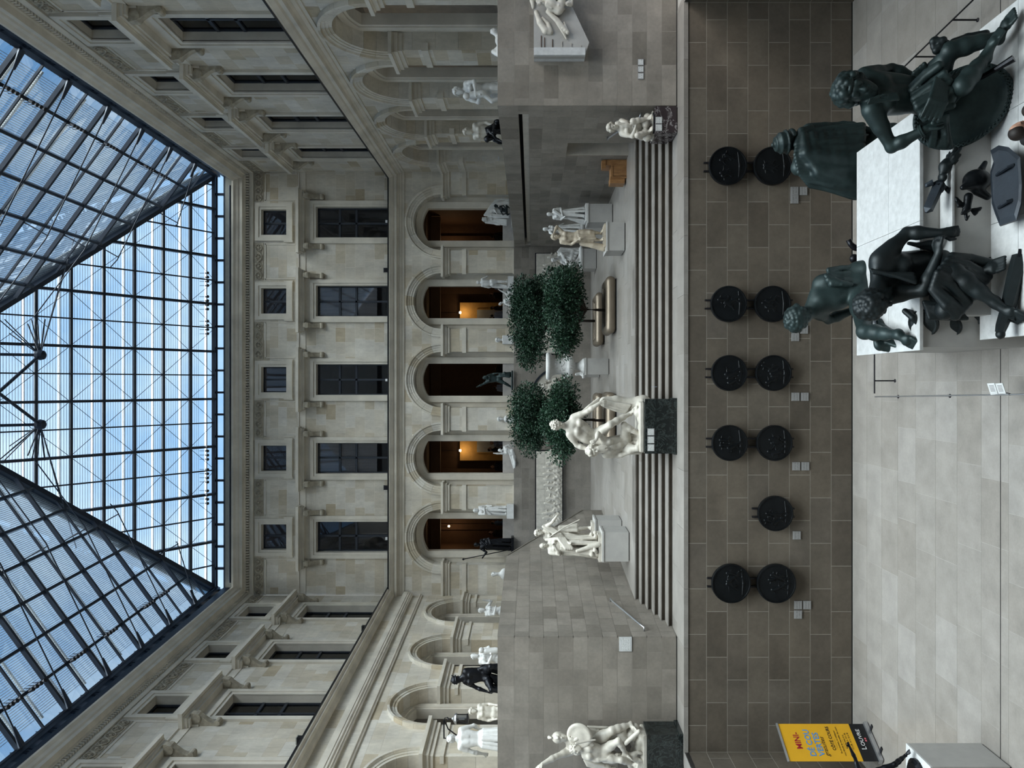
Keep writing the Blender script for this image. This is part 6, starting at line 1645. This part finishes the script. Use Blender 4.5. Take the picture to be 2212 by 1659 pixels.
for s_, dx, z in (('En ce moment, un médiateur', .09, .79), ('vous dévoile les merveilles des cours', .03, .725), ('Rendez-vous ici à', .20, .635), ('11h 30, 12 h, 14 h 30,', .17, .575), ('15 h 30, 16 h, 16 h 30', .17, .515)):
    flat_text(s_, (Lf + dx * k_, -.009, z), .052, 'banner_black', bc_, 'banner_small_print', k_ * .9)
bl((Lf + .20, -.008, .855), (Lf + .42, -.0075, .858), 'banner_black', 'banner_rule'); bl((Lf + .2, -.008, .69), (Lf + .42, -.0075, .693), 'banner_black', 'banner_rule')
flat_text('L', (Lf + .17, -.009, .245), .15, 'banner_white', bf_, 'banner_lettering', k_); flat_text('OUVRE', (Lf + .255, -.009, .245), .115, 'banner_white', bf_, 'banner_lettering', k_ * 1.1)
for dx in (0, .05): bl((Lf + .36 + dx, -.008, .17), (Lf + .395 + dx, -.0075, .205), 'banner_pink', 'banner_emblem')
# ---- low barriers round the captives
def barrier(lab, p0, p1, posts, z, col='dark_steel', r=.014):
    t = thing('low_barrier', p0.lerp(p1, .5) * 1.0, lab, 'barrier', 'low barriers'); t.location.z = 0
    MB().tube([p0 + Vector((0, 0, z)), p1 + Vector((0, 0, z))], r, 6).build('barrier_rail', col, t)
    for f_ in posts:
        g = p0.lerp(p1, f_); MB().tube([g, g + Vector((0, 0, z))], r * 1.1, 6).build('barrier_post', 'dark_steel', t); MB().lathe([(.035, 0), (.035, .012), (.015, .02)], g, 10).build('post_foot', 'dark_steel', t)
def gp(x, y, z=0): Y = F * (ZC - z) / (x - HZ); return Vector((P(x, y, Y).x, Y, 0))
z_ = .42
barrier('thin dark barrier rail behind the seated bronze youth', gp(2102, 0, z_), gp(1935, 162, z_), (.23, .72), z_)
barrier('short dark barrier rail behind the twisting captive', gp(1889, 752, z_), gp(1889, 850, z_), (.72,), z_)
barrier('pale steel barrier rail running towards the camera', gp(1890, 857, z_), gp(2330, 850, z_), (.02, .35, .95), z_, 'steel', .012)
# tilted reading panel on the rail
t = thing('reading_panel', gp(2160, 838, .45), 'tilted pair of white reading panels on the pale rail', 'panel')
a = gp(2132, 828, .5); Yq = 1600 * (ZC - .45) / (2150 - HZ)
for k in (0, 1):
    e0 = P(2133 + 19 * k, 827, Yq + .12 - .16 * k); pts = [P(2132 + 17.5 * k, 828.5, Yq + .10 - .11 * k), P(2148 + 17.5 * k, 827.5, Yq - .0 - .11 * k), P(2156 + 17.5 * k, 852.5, Yq - .0 - .11 * k), P(2140 + 17.5 * k, 853, Yq + .10 - .11 * k)]
    nn_ = (pts[1] - pts[0]).cross(pts[3] - pts[0]).normalized(); nn_ = nn_ if nn_.z > 0 else -nn_
    mesh_obj('panel_sheet', pts + [v - nn_ * .012 for v in pts], [(0, 1, 2, 3), (4, 5, 6, 7), (0, 1, 5, 4), (1, 2, 6, 5), (2, 3, 7, 6), (3, 0, 4, 7)], 'pedestal_top', t)
    i0, i1 = pts[0].lerp(pts[1], .5), pts[3].lerp(pts[2], .5)
    for f_ in (.2, .32, .44, .56, .68): g0, g1 = pts[0].lerp(pts[1], .18).lerp(pts[3].lerp(pts[2], .18), f_), pts[0].lerp(pts[1], .8).lerp(pts[3].lerp(pts[2], .8), f_); MB().bar(g0 + nn_ * .002, g1 + nn_ * .002, .012, .001, nn_).build('text_line', 'label_grey', t)
MB().tube([P(2175, 850, Yq - .1), gp(2200, 852, .3) + Vector((0, 0, .42))], .018, 6).build('panel_bracket', 'dark_steel', t)
# ---- pedestal with a small dark bronze, lower left corner
Yq = 1600 * ZC / (2280 - HZ)
px0 = P(0, 1652, 11.9).x
zt9 = 1.25; Yf9 = 1600 * (ZC - zt9) / (2012 - HZ)
t = thing('corner_pedestal', (px0, 11.6, 0), 'pale grey box pedestal in the left foreground, cut by the picture edge', 'pedestal')
xr9 = P(0, 1605, 12.1).x
Yn9, Yr9 = F * (ZC - zt9) / (2010 - HZ), F * (ZC - zt9) / (1957 - HZ)
MB().span((xr9 - 1.2, Yn9, 0.03), (xr9, Yr9, zt9 - .03)).build('pedestal_block', 'pedestal_grey', t); MB().span((xr9 - 1.2, Yn9, zt9 - .03), (xr9, Yr9, zt9)).build('pedestal_top', 'pedestal_top', t); MB().span((xr9 - 1.18, Yn9 + .02, 0), (xr9 - .02, Yr9 - .02, .03)).build('pedestal_foot', 'dark_steel', t)
b_ = Vector((xr9 - .34, (Yn9 + Yr9) / 2, zt9))
t = thing('small_dark_bronze', b_, 'small black bronze striding nude on the left foreground pedestal', 'statue')
MB().lathe([(.26, 0), (.26, .04), (.22, .06), (.20, .08)], b_, 20).build('bronze_base', 'black_bronze', t)
c = Clay(); J = pose(b_ + Vector((0, 0, .08)), 25, 1.05, el=(.24, .04, .84), wl=(.40, .1, .92), er=(-.2, .08, .86), wr=(-.2, .14, 1.02), kl=(.16, .1, .28), nl=(.28, .0, .05), tl=(.34, .1, .02))
body(c, J, 1.05); head(c, J['hd'], 1.05, (.5, -.8, .2), (0, 0, 1), 'curly', True, 3); c.build('figure', 'black_bronze', t, .0125)
# ---- two visitors whose heads just show at the lower edge
def visitor(lab, base, H, yaw, top, hair, skin='skin', **ch):
    t = thing('person', base, lab, 'person'); c = Clay(); J = pose(base, yaw, H, **ch)
    Jb = {k: v for k, v in J.items()}; body(c, Jb, H, False); c.build('clothed_body', top, t, .022)
    c = Clay(); head(c, J['hd'], H, J['_f'], (0, 0, 1), 'none', True, 2); c.cap(J['nk'], J['hd'], .03 * H, None, .01); c.build('head', skin, t, .013)
    c = Clay(); r_, f_, u_ = basis(J['_f'], (0, 0, 1)); hc = J['hd'] + u_ * .018 * H - f_ * .012 * H; c.ell(hc, (.052 * H, .056 * H, .056 * H)); c.build('hair', hair, t, .013)
plain('skin', (.42, .24, .17), .6, b_str=0); plain('dark_hair', (.012, .008, .006), .6); plain('navy_cloth', (.015, .018, .03), .8); plain('blue_cloth', (.10, .17, .28), .8); plain('pale_cloth', (.35, .42, .55), .8); plain('black_cloth', (.008, .008, .009), .8); plain('yellow_trim', (.55, .60, .05), .6)
hb = P(2196, 290, 8.75); visitor('visitor in black jacket, head just in view below the blue shield', Vector((hb.x, 8.75, 0)), 1.72, 90, 'black_cloth', 'dark_hair')
hb = P(2212, 240, 8.6); visitor('dark-haired visitor in navy below the plaited bronze shield', Vector((hb.x, 8.6, 0)), 1.66, 60, 'navy_cloth', 'dark_hair')
# ================================================================== statues along the arcades
ZLW = 8.24
AR = 'statues along the arcade'
b0 = lambda y, Yq, z=ZLW: Vector((P(0, y, Yq).x, Yq, z))
Ya = 35.52
def plinth(t, b, w, d, h, mat='white_marble'): MB().span((b.x - w / 2, b.y - d / 2, b.z), (b.x + w / 2, b.y + d / 2, b.z + h)).build('plinth', mat, t)
# group under the first arch from the right
t = thing('veiled_marble_group', b0(460, Ya), 'streaked marble figure in billowing veil under the rightmost arch', 'statue', AR); Y0 = Ya; q = lambda x, y, d=0: P(x, y, Y0 + d); c = Clay(); H = 1.6
J = JX(Y0, hd=(1046, 474, -.1), nk=(1053, 472), sl=(1058, 462), sr=(1058, 478), hl=(1082, 462), hr=(1082, 474), el=(1068, 452, -.1), wl=(1074, 462, -.25), er=(1070, 484), wr=(1080, 486, -.1)); J['chest'] = (-.2, -1, 0)
body(c, J, H, False, True); head(c, J['hd'], H, (-.4, -.9, 0), (-.2, 0, 1), 'long', False, 2)
c.cloth([q(1042, 470, .1), q(1050, 482, .0)], [q(1094, 474, -.2), q(1094, 488, -.1)], 6, .06, .02, .5, 3); c.cloth([q(1046, 466, .0), q(1064, 440, .0)], [q(1098, 470, -.2), q(1098, 432, -.05)], 9, .07, .02, .6, 4); c.cloth([q(1064, 440, .1), q(1070, 432, .1)], [q(1098, 445, .1), q(1098, 430, .1)], 4, .06, .02, .6, 5)
c.build('figure', 'white_marble', t, .022); plinth(t, b0(460, Ya), 1.3, .7, .12)
t = thing('dark_bronze_child', q(1096, 448, -.35), 'small dark bronze child bending in front of the veiled marble', 'statue', AR); c = Clay()
J = JX(Y0 - .3, hd=(1072, 445), nk=(1078, 450), sl=(1080, 446), sr=(1082, 456), hl=(1094, 452), hr=(1094, 460), el=(1088, 444), wl=(1092, 452, -.1), er=(1086, 464), wr=(1092, 462, -.1), kl=(1094, 444, -.15), nl=(1101, 450), kr=(1096, 464, -.15), nr=(1101, 462)); J['chest'] = (.3, -.9, -.2)
body(c, J, .95, False); head(c, J['hd'], 1.15, (.4, -.8, -.3), (.2, 0, 1), 'curly', False, 2); c.build('figure', 'dark_bronze', t, .016)
# white youth seen from behind
t = stand('white_marble_youth', 'slender white marble youth leaning on a stump, second arch from the right', 0, 150, 1.52, 'white_marble', .017, b0(612, Ya), AR, 'short', False, False, None, plinth=(.62, .55, .28), lean=(-.03, 0), extra=lambda c, at, H: c.cap(at((.14, 0, 0)), at((.12, 0, .48)), .055 * H, .045 * H, .02), wl=(.16, .06, .52), er=(-.17, .1, .66), wr=(-.06, .18, .74))
# reclining putto
t = thing('reclining_putto', q(1108, 642, -.1), 'white marble child lying back with a leg up, beside the youth', 'statue', AR); c = Clay(); q = lambda x, y, d=0: P(x, y, Ya - .15 + d)
J = JX(Ya - .15, hd=(1081, 656), nk=(1087, 653), sl=(1089, 648, .08), sr=(1092, 656, -.08), hl=(1100, 640, .06), hr=(1103, 645, -.06), el=(1098, 656, .15), wl=(1104, 660, .1), er=(1099, 660, -.15), wr=(1106, 658, -.2), kl=(1090, 632, .05), nl=(1079, 627, .05), tl=(1076, 624, 0), kr=(1098, 630, -.1), nr=(1107, 632, -.1), tr=(1107, 626, -.15)); J['chest'] = (.2, -.7, .7)
body(c, J, 1.15, False); head(c, J['hd'], 1.25, (.5, -.7, .4), (-.6, 0, .8), 'short', False, 2); c.box(q(1109, 645, .0), (.42, .25, .02)); c.build('figure', 'white_marble', t, .016)
# busts
def bust(lab, y, xh, xb, xw, mat='white_marble', herm=True):
    b = b0(y, Ya - .06); t = thing('marble_bust', b, lab, 'bust', AR); H = 1.75; c = Clay()
    hd_ = P(xh, y, Ya - .06); head(c, hd_, H, (.2, -1, -.05), (0, 0, 1), 'curly', False, 3); c.cap(hd_, hd_ - Vector((0, 0, .2)), .055, .06, .02)
    if herm:
        zt = hd_.z - .2; c.box((b.x, b.y, (zt + b.z) / 2), (.20, .14, (zt - b.z) / 2), None, .01, .03)
        c.build('herm', mat, t, .016)
    else:
        c.ell(hd_ - Vector((0, 0, .27)), (.17, .11, .09), None, .05); c.cap(hd_ - Vector((0, 0, .33)), hd_ - Vector((0, 0, .42)), .06, .09, .02); c.build('bust_figure', mat, t, .016)
        MB().span((b.x - .15, b.y - .14, b.z), (b.x + .15, b.y + .14, hd_.z - .41)).build('bust_block', mat, t)
bust('white herm bust on a plain shaft, between second and third arches', 734, 1077, 0, 0)
bust('white head bust on a small block, left of the central arch', 905, 1081, 0, 0, herm=False)
# dark green bronze with raised arm
t = thing('green_bronze_figure', b0(818, Ya), 'lean green bronze nude throwing an arm up in the central arch', 'statue', AR); c = Clay(); q = lambda x, y, d=0: P(x, y, Ya + d)
J = JX(Ya, hd=(1048, 815, -.1), nk=(1052, 818, -.05), sl=(1054, 812), sr=(1052, 825), hl=(1078, 814), hr=(1078, 822), er=(1041, 831), wr=(1030, 836), el=(1064, 808), wl=(1076, 806, -.1), kl=(1090, 806, -.15), nl=(1103, 812), tl=(1105, 804, -.15), kr=(1091, 828, -.1), nr=(1104, 836), tr=(1106, 841, -.1)); J['chest'] = (-.1, -1, 0)
body(c, J, 1.7, False); head(c, J['hd'], 1.7, (.3, -.8, .3), (-.2, 0, 1), 'short', False, 2); c.cloth([q(1078, 806, -.1), q(1082, 815, -.15)], [q(1102, 804, -.1), q(1100, 816, -.2)], 4, .06, .02, .5, 3); c.box(q(1106.5, 822), (.45, .25, .02)); c.build('figure', 'green_bronze', t, .018)
# leaning woman with raised arm
t = thing('leaning_marble_woman', b0(985, Ya - .05), 'white marble woman lunging with one arm raised, fourth arch from the right', 'statue', AR); c = Clay(); q = lambda x, y, d=0: P(x, y, Ya - .08 + d)
J = JX(Ya - .08, hd=(1081, 973, -.05), nk=(1087, 972), sl=(1090, 966, .05), sr=(1090, 979, -.05), hl=(1106, 974), hr=(1106, 980), er=(1078, 980, -.1), wr=(1066, 979, -.15), el=(1098, 962, .1), wl=(1104, 968, .1), kr=(1112, 998, -.1), nr=(1112, 1012, .0), kl=(1112, 985), nl=(1113, 995)); J['chest'] = (-.4, -.9, 0)
body(c, J, 1.5, False, True); head(c, J['hd'], 1.5, (-.5, -.8, .2), (0, 0, 1), 'bun', False, 2); c.cloth([q(1104, 970), q(1102, 985, -.1)], [q(1111, 990), q(1110, 1014)], 5, .05, .02, .4, 2); c.build('figure', 'white_marble', t, .017)
# draped standing figure and the black robed one
stand('draped_marble_figure', 'white marble cloaked figure with bowed hood, between fourth and fifth arches', 0, 20, 1.62, 'white_marble', .018, b0(1103, Ya), AR, 'long', True, False, dict(n=13, z1=.58, r0=(.13, .11)), plinth=(.68, .55, .33), extra=lambda c, at, H: sash(c, at, H, [(.11, .03, .8), (-.02, .1, .62), (-.13, .06, .5)]), er=(-.12, .1, .64), wr=(.02, .15, .66))
def ex_b(c, at, H):
    for k in range(5): c.chain([at((.10 - .01 * k, .05, .82 - .04 * k)), at((0, .11, .70 - .06 * k)), at((-.11 + .01 * k, .05, .82 - .04 * k))], .016 * H, .004)
t = stand('black_robed_figure', 'black bronze pilgrim in a long robe gripping a tall staff, leftmost arch', 0, 8, 1.78, 'black_bronze', .018, b0(1176, Ya - .05, ZLW), AR, 'cap', False, False, dict(n=15, z1=.66, r1=(.12, .09), r0=(.15, .12)), plinth=(.75, .55, .12), extra=ex_b, el=(.16, .03, .60), wl=(.06, .12, .56), er=(-.20, .05, .66), wr=(-.31, .08, .74))
MB().tube([P(1001, 1208, Ya - .2), P(1098, 1188, Ya - .1)], .022, 7).build('staff', 'black_bronze', t); MB().lathe([(.01, -.06), (.05, -.03), (.055, .02), (.01, .06)], P(1001, 1208, Ya - .2), 10).build('staff_knob', 'black_bronze', t, True)
bb = P(1068, 1240, 33.5); t = thing('marble_bust', Vector((bb.x, 33.5, 7.6)), 'white marble bust peeping over the sloping end of the left wall', 'bust', AR)
c = Clay(); head(c, bb, 2.0, (-.3, -.9, -.1), (-.2, 0, 1), 'short', False, 3); c.cap(bb, bb - Vector((0, 0, .3)), .07, .09, .03); c.ell(bb - Vector((0, 0, .45)), (.26, .16, .2), None, .08); c.build('bust_figure', 'white_marble', t, .018)
MB().span((bb.x - .2, 33.3, 7.6), (bb.x + .2, 33.7, bb.z - .5)).build('bust_block', 'white_marble', t)
# left gallery
GL = 'statues on the left gallery'; ZG = 7.6
stand('white_marble_bather', 'white marble bather bending an arm, farthest on the left gallery', 0, 60, 1.95, 'white_marble', .019, Vector((-9.75, 31.8, ZG)), GL, 'bun', True, False, dict(n=9, z1=.45, r0=(.12, .1)), plinth=(.6, .6, .12), el=(.24, .05, .72), wl=(.2, .12, .86), er=(-.14, .05, .64), wr=(-.05, .12, .62))
stand('marble_embracing_pair', 'white marble mother holding a child on the left gallery, behind the black seated bronze', 0, 40, 1.80, 'white_marble', .017, Vector((-9.35, 25.4, ZG)), GL, 'bun', True, False, dict(n=11, z1=.5, r0=(.15, .12)), plinth=(.6, .6, .06), el=(.16, .06, .66), wl=(.02, .16, .62), wr=(0, .16, .58), er=(-.16, .06, .66), extra=lambda c, at, H: (c.cap(at((.06, .16, .52)), at((.05, .16, .70)), .06 * H, .055 * H, .02), c.ball(at((.06, .17, .79)), .055 * H, .01), c.chain([at((.05, .17, .52)), at((.10, .2, .38)), at((.08, .18, .26))], [.04 * H, .035 * H, .02 * H], .02)))
Y0 = 21.2; t = thing('black_seated_bronze', P(1078, 1470, Y0), 'large black bronze figure in a winged hat seated on the left gallery', 'statue', GL); c = Clay(); H = 1.95; q = lambda x, y, d=0: P(x, y, Y0 + d)
J = JX(Y0, hd=(987, 1468), nk=(998, 1464), sl=(1006, 1450), sr=(1006, 1472), hl=(1050, 1450), hr=(1052, 1464), er=(1030, 1486), wr=(1052, 1494, -.1), el=(1034, 1446), wl=(1052, 1440, -.2), kr=(1062, 1490, -.4), nr=(1100, 1492, -.3), kl=(1060, 1440, -.4), nl=(1100, 1440, -.3)); J['chest'] = (-.5, -.6, 0); J['ar'] = ((-.3, -.2, -.8), (0, 0, -1), .4)
body(c, J, H); head(c, J['hd'], H, (-.4, -.85, -.2), (-.1, 0, 1), 'cap', True, 4); c.chain([q(982, 1464), q(977, 1460), q(975, 1458)], [.03, .02, .012], .01)
c.cloth([q(1040, 1436), q(1046, 1470, -.1)], [q(1084, 1434), q(1084, 1492, -.1)], 9, .06, .02, .6, 3); c.build('figure', 'black_bronze', t, .0165)
b_ = P(1090, 1466, Y0); MB().span((b_.x - .5, Y0 - .4, ZG), (b_.x + .5, Y0 + .4, P(1078, 0, Y0).z)).build('seat_block', 'black_bronze', t)
stand('marble_torso_youth', 'cream marble youth turning his head, left gallery below the lantern', 0, 30, 1.38, 'cream_marble', .015, Vector((-8.95, 20.1, ZG)), GL, 'curly', False, False, None, plinth=(.5, .5, .08), lean=(.05, 0))
stand('draped_marble_nude', 'large white marble nude seen from behind, cloth slipping off the hips', 0, 200, 1.88, 'white_marble', .0145, Vector((P(0, 1596, 18.9).x, 18.9, ZG)), GL, 'bun', True, True, dict(n=13, z1=.50, z0=.02, r1=(.115, .09), r0=(.15, .13)), plinth=(.6, .6, .06), el=(.17, .04, .64), wl=(.20, .12, .50), er=(-.16, .06, .64), wr=(-.1, .16, .56), lean=(.0, .02))
# right gallery
GRr = 'statues on the right gallery'
stand('marble_man_with_child', 'white marble man carrying a child, on the right gallery', 0, -45, 2.02, 'white_marble', .0165, Vector((P(0, 196, 22.3).x, 22.3, ZG)), GRr, 'curly', False, False, dict(n=10, z1=.42, r0=(.12, .1)), plinth=(.6, .6, .1), el=(.17, .06, .68), wl=(.05, .18, .66), er=(-.16, .05, .64), wr=(.0, .18, .6), extra=lambda c, at, H: (c.cap(at((.03, .17, .56)), at((.0, .15, .72)), .055 * H, None, .02), c.ball(at((.0, .18, .80)), .05 * H, .01), c.chain([at((.03, .17, .55)), at((-.06, .22, .42)), at((-.02, .2, .3))], [.04 * H, .035 * H, .02 * H], .02)))
stand('marble_nude_youth', 'cream marble nude rising behind the black crouching bronze', 0, -35, 2.0, 'cream_marble', .017, Vector((P(0, 284, 25.4).x, 25.4, ZG)), GRr, 'curly', False, False, None, plinth=(.55, .55, .1))
Y0 = 22.4; t = thing('black_crouching_bronze', P(1090, 285, Y0), 'black bronze crouching figure hunched on the right wall', 'statue', GRr); c = Clay(); q = lambda x, y, d=0: P(x, y, Y0 + d); H = 1.5
J = JX(Y0, hd=(1056, 300, -.25), nk=(1055, 292, -.1), sl=(1056, 280, -.1), sr=(1062, 298, .05), hl=(1074, 266, .1), hr=(1076, 276, .15), el=(1072, 300, -.2), wl=(1084, 306, -.3), er=(1076, 308), wr=(1088, 310), kl=(1066, 286, -.45), nl=(1090, 280, -.3), tl=(1092, 290, -.4), kr=(1074, 262, -.3), nr=(1092, 262, -.1)); J['chest'] = (-.5, -.5, -.6)
body(c, J, H, False); head(c, J['hd'], H, (-.6, -.7, -.4), (-.3, -.4, .8), 'curly', False, 2); c.cloth([q(1048, 276), q(1052, 290)], [q(1088, 258), q(1090, 290)], 7, .07, .02, .6, 3); c.build('figure', 'black_bronze', t, .018)
b_ = P(1094, 280, Y0); MB().span((b_.x - .45, Y0 - .45, ZG), (b_.x + .45, Y0 + .35, P(1091, 0, Y0).z)).build('plinth', 'black_bronze', t)
Y0 = 18.5; t = thing('reclining_marble', P(1090, 95, Y0), 'white marble reclining figure just showing over the right front wall', 'statue', GRr); c = Clay(); q = lambda x, y, d=0: P(x, y, Y0 + d)
J = JX(Y0, hd=(1068, 70), nk=(1074, 76), sl=(1077, 78, .1), sr=(1076, 84, -.1), hl=(1084, 104, .1), hr=(1083, 104, -.1), kl=(1066, 112, .1), nl=(1084, 124), kr=(1076, 116, -.1), nr=(1086, 126, -.1), el=(1086, 76, .2), wl=(1088, 86, .2), er=(1085, 82, -.2), wr=(1088, 92, -.25)); J['chest'] = (-.2, -.6, .7)
body(c, J, 1.4, False); head(c, J['hd'], 1.4, (-.5, -.6, .4), (.6, 0, .7), 'short', False, 2); c.box(q(1093, 98), (.55, .25, .05)); c.build('figure', 'white_marble', t, .016)
b_ = P(1094, 98, Y0); MB().span((b_.x - .6, Y0 - .3, ZG), (b_.x + .6, Y0 + .3, b_.z)).build('plinth', 'white_marble', t)
# ================================================================== lantern, floodlights, cameras
pw = FR_LEFT.p(22.95, 0, 0)
t = thing('wall_lantern', FR_LEFT.p(22.95, 9.7, 0), 'black iron lantern hanging from a wall bracket on the left arcade', 'lantern')
q = lambda n, z: FR_LEFT.p(22.95, z, n)
MB().bar(q(.03, 9.3), q(.03, 10.1), .05).build('bracket_back', 'dark_steel', t); MB().bar(q(.03, 10.08), q(.62, 10.08), .04).build('bracket_arm', 'dark_steel', t)
MB().tube([q(.03, 9.4), q(.12, 9.65), q(.35, 9.95), q(.62, 10.06)], .02, 6).build('bracket_brace', 'dark_steel', t); MB().tube([q(.62, 10.08), q(.70, 10.05), q(.72, 9.97), q(.68, 9.93), q(.65, 9.98)], .018, 6).build('bracket_scroll', 'dark_steel', t); MB().tube([q(.68, 9.96), q(.68, 9.82)], .012, 6).build('chain', 'dark_steel', t)
o_ = q(.68, 0)
MB().lathe([(.02, 9.84), (.05, 9.80), (.15, 9.74), (.17, 9.70), (.17, 9.68)][::-1], o_, 12).build('lantern_cap', 'steel', t); MB().lathe([(.13, 9.66), (.125, 9.36)][::-1], o_, 12).build('lantern_glass', 'window_glass', t); MB().lathe([(.15, 9.37), (.15, 9.33), (.04, 9.30)][::-1], o_, 12).build('lantern_base', 'dark_steel', t); MB().lathe([(.03, 9.62), (.03, 9.44)][::-1], o_, 8).build('lantern_bulb', 'banner_white', t)
for k in range(6): a = k * PI / 3; MB().tube([o_ + Vector((math.cos(a) * .14, math.sin(a) * .14, 9.36)), o_ + Vector((math.cos(a) * .14, math.sin(a) * .14, 9.68))], .008, 5).build('lantern_bar', 'dark_steel', t)
def flood(lab, p, n):
    t = thing('cornice_floodlight', p, lab, 'floodlight', 'floodlights on the storey cornice'); MB().span(p + Vector((-.10, -.08, .06)), p + Vector((.10, .08, .24))).build('lamp_housing', 'dark_steel', t); MB().span(p + Vector((-.03, -.03, 0)), p + Vector((.03, .03, .07))).build('lamp_foot', 'dark_steel', t); MB().span(p + Vector((-.11, -.10, .22)), p + Vector((.11, .10, .25))).build('lamp_hood', 'gutter_grey', t)
flood('small black floodlight on the end wall cornice, right of centre', FR_BACK.p(P(0, 585, YB).x, 14.215, .2), 0); flood('small black floodlight on the end wall cornice, left of centre', FR_BACK.p(P(0, 1052, YB).x, 14.215, .2), 0)
flood('small black floodlight on the left cornice, farther one', FR_LEFT.p(31.2, 14.27, .2), 0); flood('small black floodlight on the left cornice, nearer one', FR_LEFT.p(22.6, 14.27, .2), 0)
for y_, nm_ in ((481, 'rightmost'), (821, 'central'), (1161, 'leftmost')):
    p = FR_BACK.p(P(0, y_, YB).x, 14.215, .25); t = thing('cornice_sensor', p, 'tiny white sensor on the cornice below the %s tall window' % nm_, 'sensor', 'white sensors on the cornice'); MB().span(p + Vector((-.06, -.05, .03)), p + Vector((.06, .05, .14))).build('sensor_body', 'banner_white', t); MB().span(p + Vector((-.02, -.02, 0)), p + Vector((.02, .02, .04))).build('sensor_foot', 'dark_steel', t)
# ================================================================== the warm room behind the end arcade
plain('gold_wall', (.42, .24, .07), .7); plain('grey_lit', (.35, .36, .37), .8)
YK = YB + 10.4
for nm_, x0, x1 in (('right', 2.6, 5.0), ('left', -4.7, -2.3)):
    d_ = struct(empty('door_%d' % (1 if nm_ == 'right' else 2), ((x0 + x1) / 2, YK, ZA)), 'golden lit doorway seen through the arcade')
    MB().span((x0, YK - .5, ZA - .1), (x1, YK - .02, 11.8)).build('doorway_face', 'gold_wall', d_)
    MB().span((x0 + .5, YK - .56, ZA - .1), (x1 - .45, YK - .5, 10.75)).build('pale_room', 'grey_lit', d_)
    for xx in (x0 + .44, x1 - .45): MB().span((xx, YK - .6, ZA - .1), (xx + .08, YK - .5, 10.8)).build('door_jamb', 'gold_wall', d_)
    px = x1 - .42 if nm_ == 'right' else x0 + .42
    px = (x0 + x1) / 2 + (.55 if nm_ == 'right' else -.55)
    t = thing('ceiling_spot', (px, YK - .9, 11.75), 'small bright spotlight over the %s golden doorway' % nm_, 'lamp', 'warm spotlights in the room')
    MB().lathe([(.02, -.07), (.07, -.05), (.08, 0), (.05, .06)], (px, YK - .9, 11.75), 10).build('bulb', 'lamp_glow', t); MB().tube([(px, YK - .9, 11.8), (px, YK - .9, 13.3)], .015, 5).build('stem', 'dark_steel', t)
    ld = bpy.data.lights.new('spot_light', 'POINT'); ld.energy = 16; ld.color = (1, .70, .36); ld.shadow_soft_size = .1; lo = bpy.data.objects.new('spot_light', ld); lo.location = (px, YK - 1.05, 11.55); C.objects.link(lo); lo.parent = t; lo.location = lo.location - t.location
for i, (xx, yy) in enumerate(((8.3, YK - 1.2), (-8.6, YK - 1.2), (7.0, YB + 4), (-6.9, YB + 4))):  # extra lamps added to brighten the brown room
    t = thing('added_room_lamp', (xx, yy, 12.4), 'small warm wall lamp inside the brown room, %s' % ('far right', 'far left', 'near right', 'near left')[i], 'lamp', 'warm spotlights in the room')
    MB().lathe([(.02, -.06), (.06, -.04), (.06, .03), (.03, .06)], (xx, yy, 12.4), 10).build('bulb', 'lamp_glow', t); MB().tube([(xx, yy, 12.45), (xx, yy, 13.3)], .015, 5).build('stem', 'dark_steel', t)
    ld = bpy.data.lights.new('added_lamp_light', 'POINT'); ld.energy = 18 if i < 2 else 10; ld.color = (1, .66, .34); ld.shadow_soft_size = .08; lo = bpy.data.objects.new('added_lamp_light', ld); C.objects.link(lo); lo.parent = t; lo.location = (0, 0, -.15)
for px in (-9.0, -6.2, -5.6, -1.6, 2.0, 5.6, 6.6, 8.8): MB().span((px, YK - .25, ZA), (px + .35, YK - .02, 13.2)).build('room_pilaster', 'brown_wall', g_back)
MB().span((-9.8, YK - 2.6, 12.75), (9.8, YK - 2.3, 13.3)).build('ceiling_beam', 'brown_ceiling', g_back); MB().span((-9.8, YB + 3.2, 12.9), (9.8, YB + 3.5, 13.3)).build('ceiling_beam', 'brown_ceiling', g_back)
for lab, y_, Yp_, H_, yaw, top in (('visitor in a pale blue top inside the brown room, second arch', 617, 42.5, 1.58, 180, 'pale_cloth'), ('visitor in black looking aside inside the brown room, second arch', 638, 43, 1.68, 120, 'black_cloth'),
        ('visitor in dark green standing before the right golden doorway', 666, 42.6, 1.6, 100, 'navy_cloth'), ('visitor in grey before the right golden doorway', 682, 41.5, 1.52, 200, 'pale_cloth'), ('visitor with dark jacket at the edge of the second arch', 689, 43, 1.7, 150, 'black_cloth'),
        ('tall visitor in black before the left golden doorway', 972, 42.6, 1.75, 90, 'black_cloth'), ('visitor in light grey beside the left golden doorway', 957, 43.2, 1.66, 0, 'pale_cloth'), ('lone visitor in navy, left side of the fourth arch', 1008, 43, 1.6, 0, 'navy_cloth'),
        ('visitor in a blue shirt inside the leftmost arch', 1130, 42.5, 1.56, 120, 'blue_cloth'), ('visitor in dark clothes bending inside the leftmost arch', 1152, 41.5, 1.62, 60, 'black_cloth'), ('two-toned visitor in the central arch with pale bag', 838, 42, 1.4, 150, 'pale_cloth'), ('dark-haired visitor at the right of the central arch', 797, 42, 1.42, 180, 'black_cloth'), ('visitor in black behind the veiled marble', 512, 42, 1.55, 170, 'black_cloth')):
    visitor(lab, Vector((P(0, y_, Yp_).x, Yp_, ZA - .02)), H_, yaw, top, 'dark_hair')
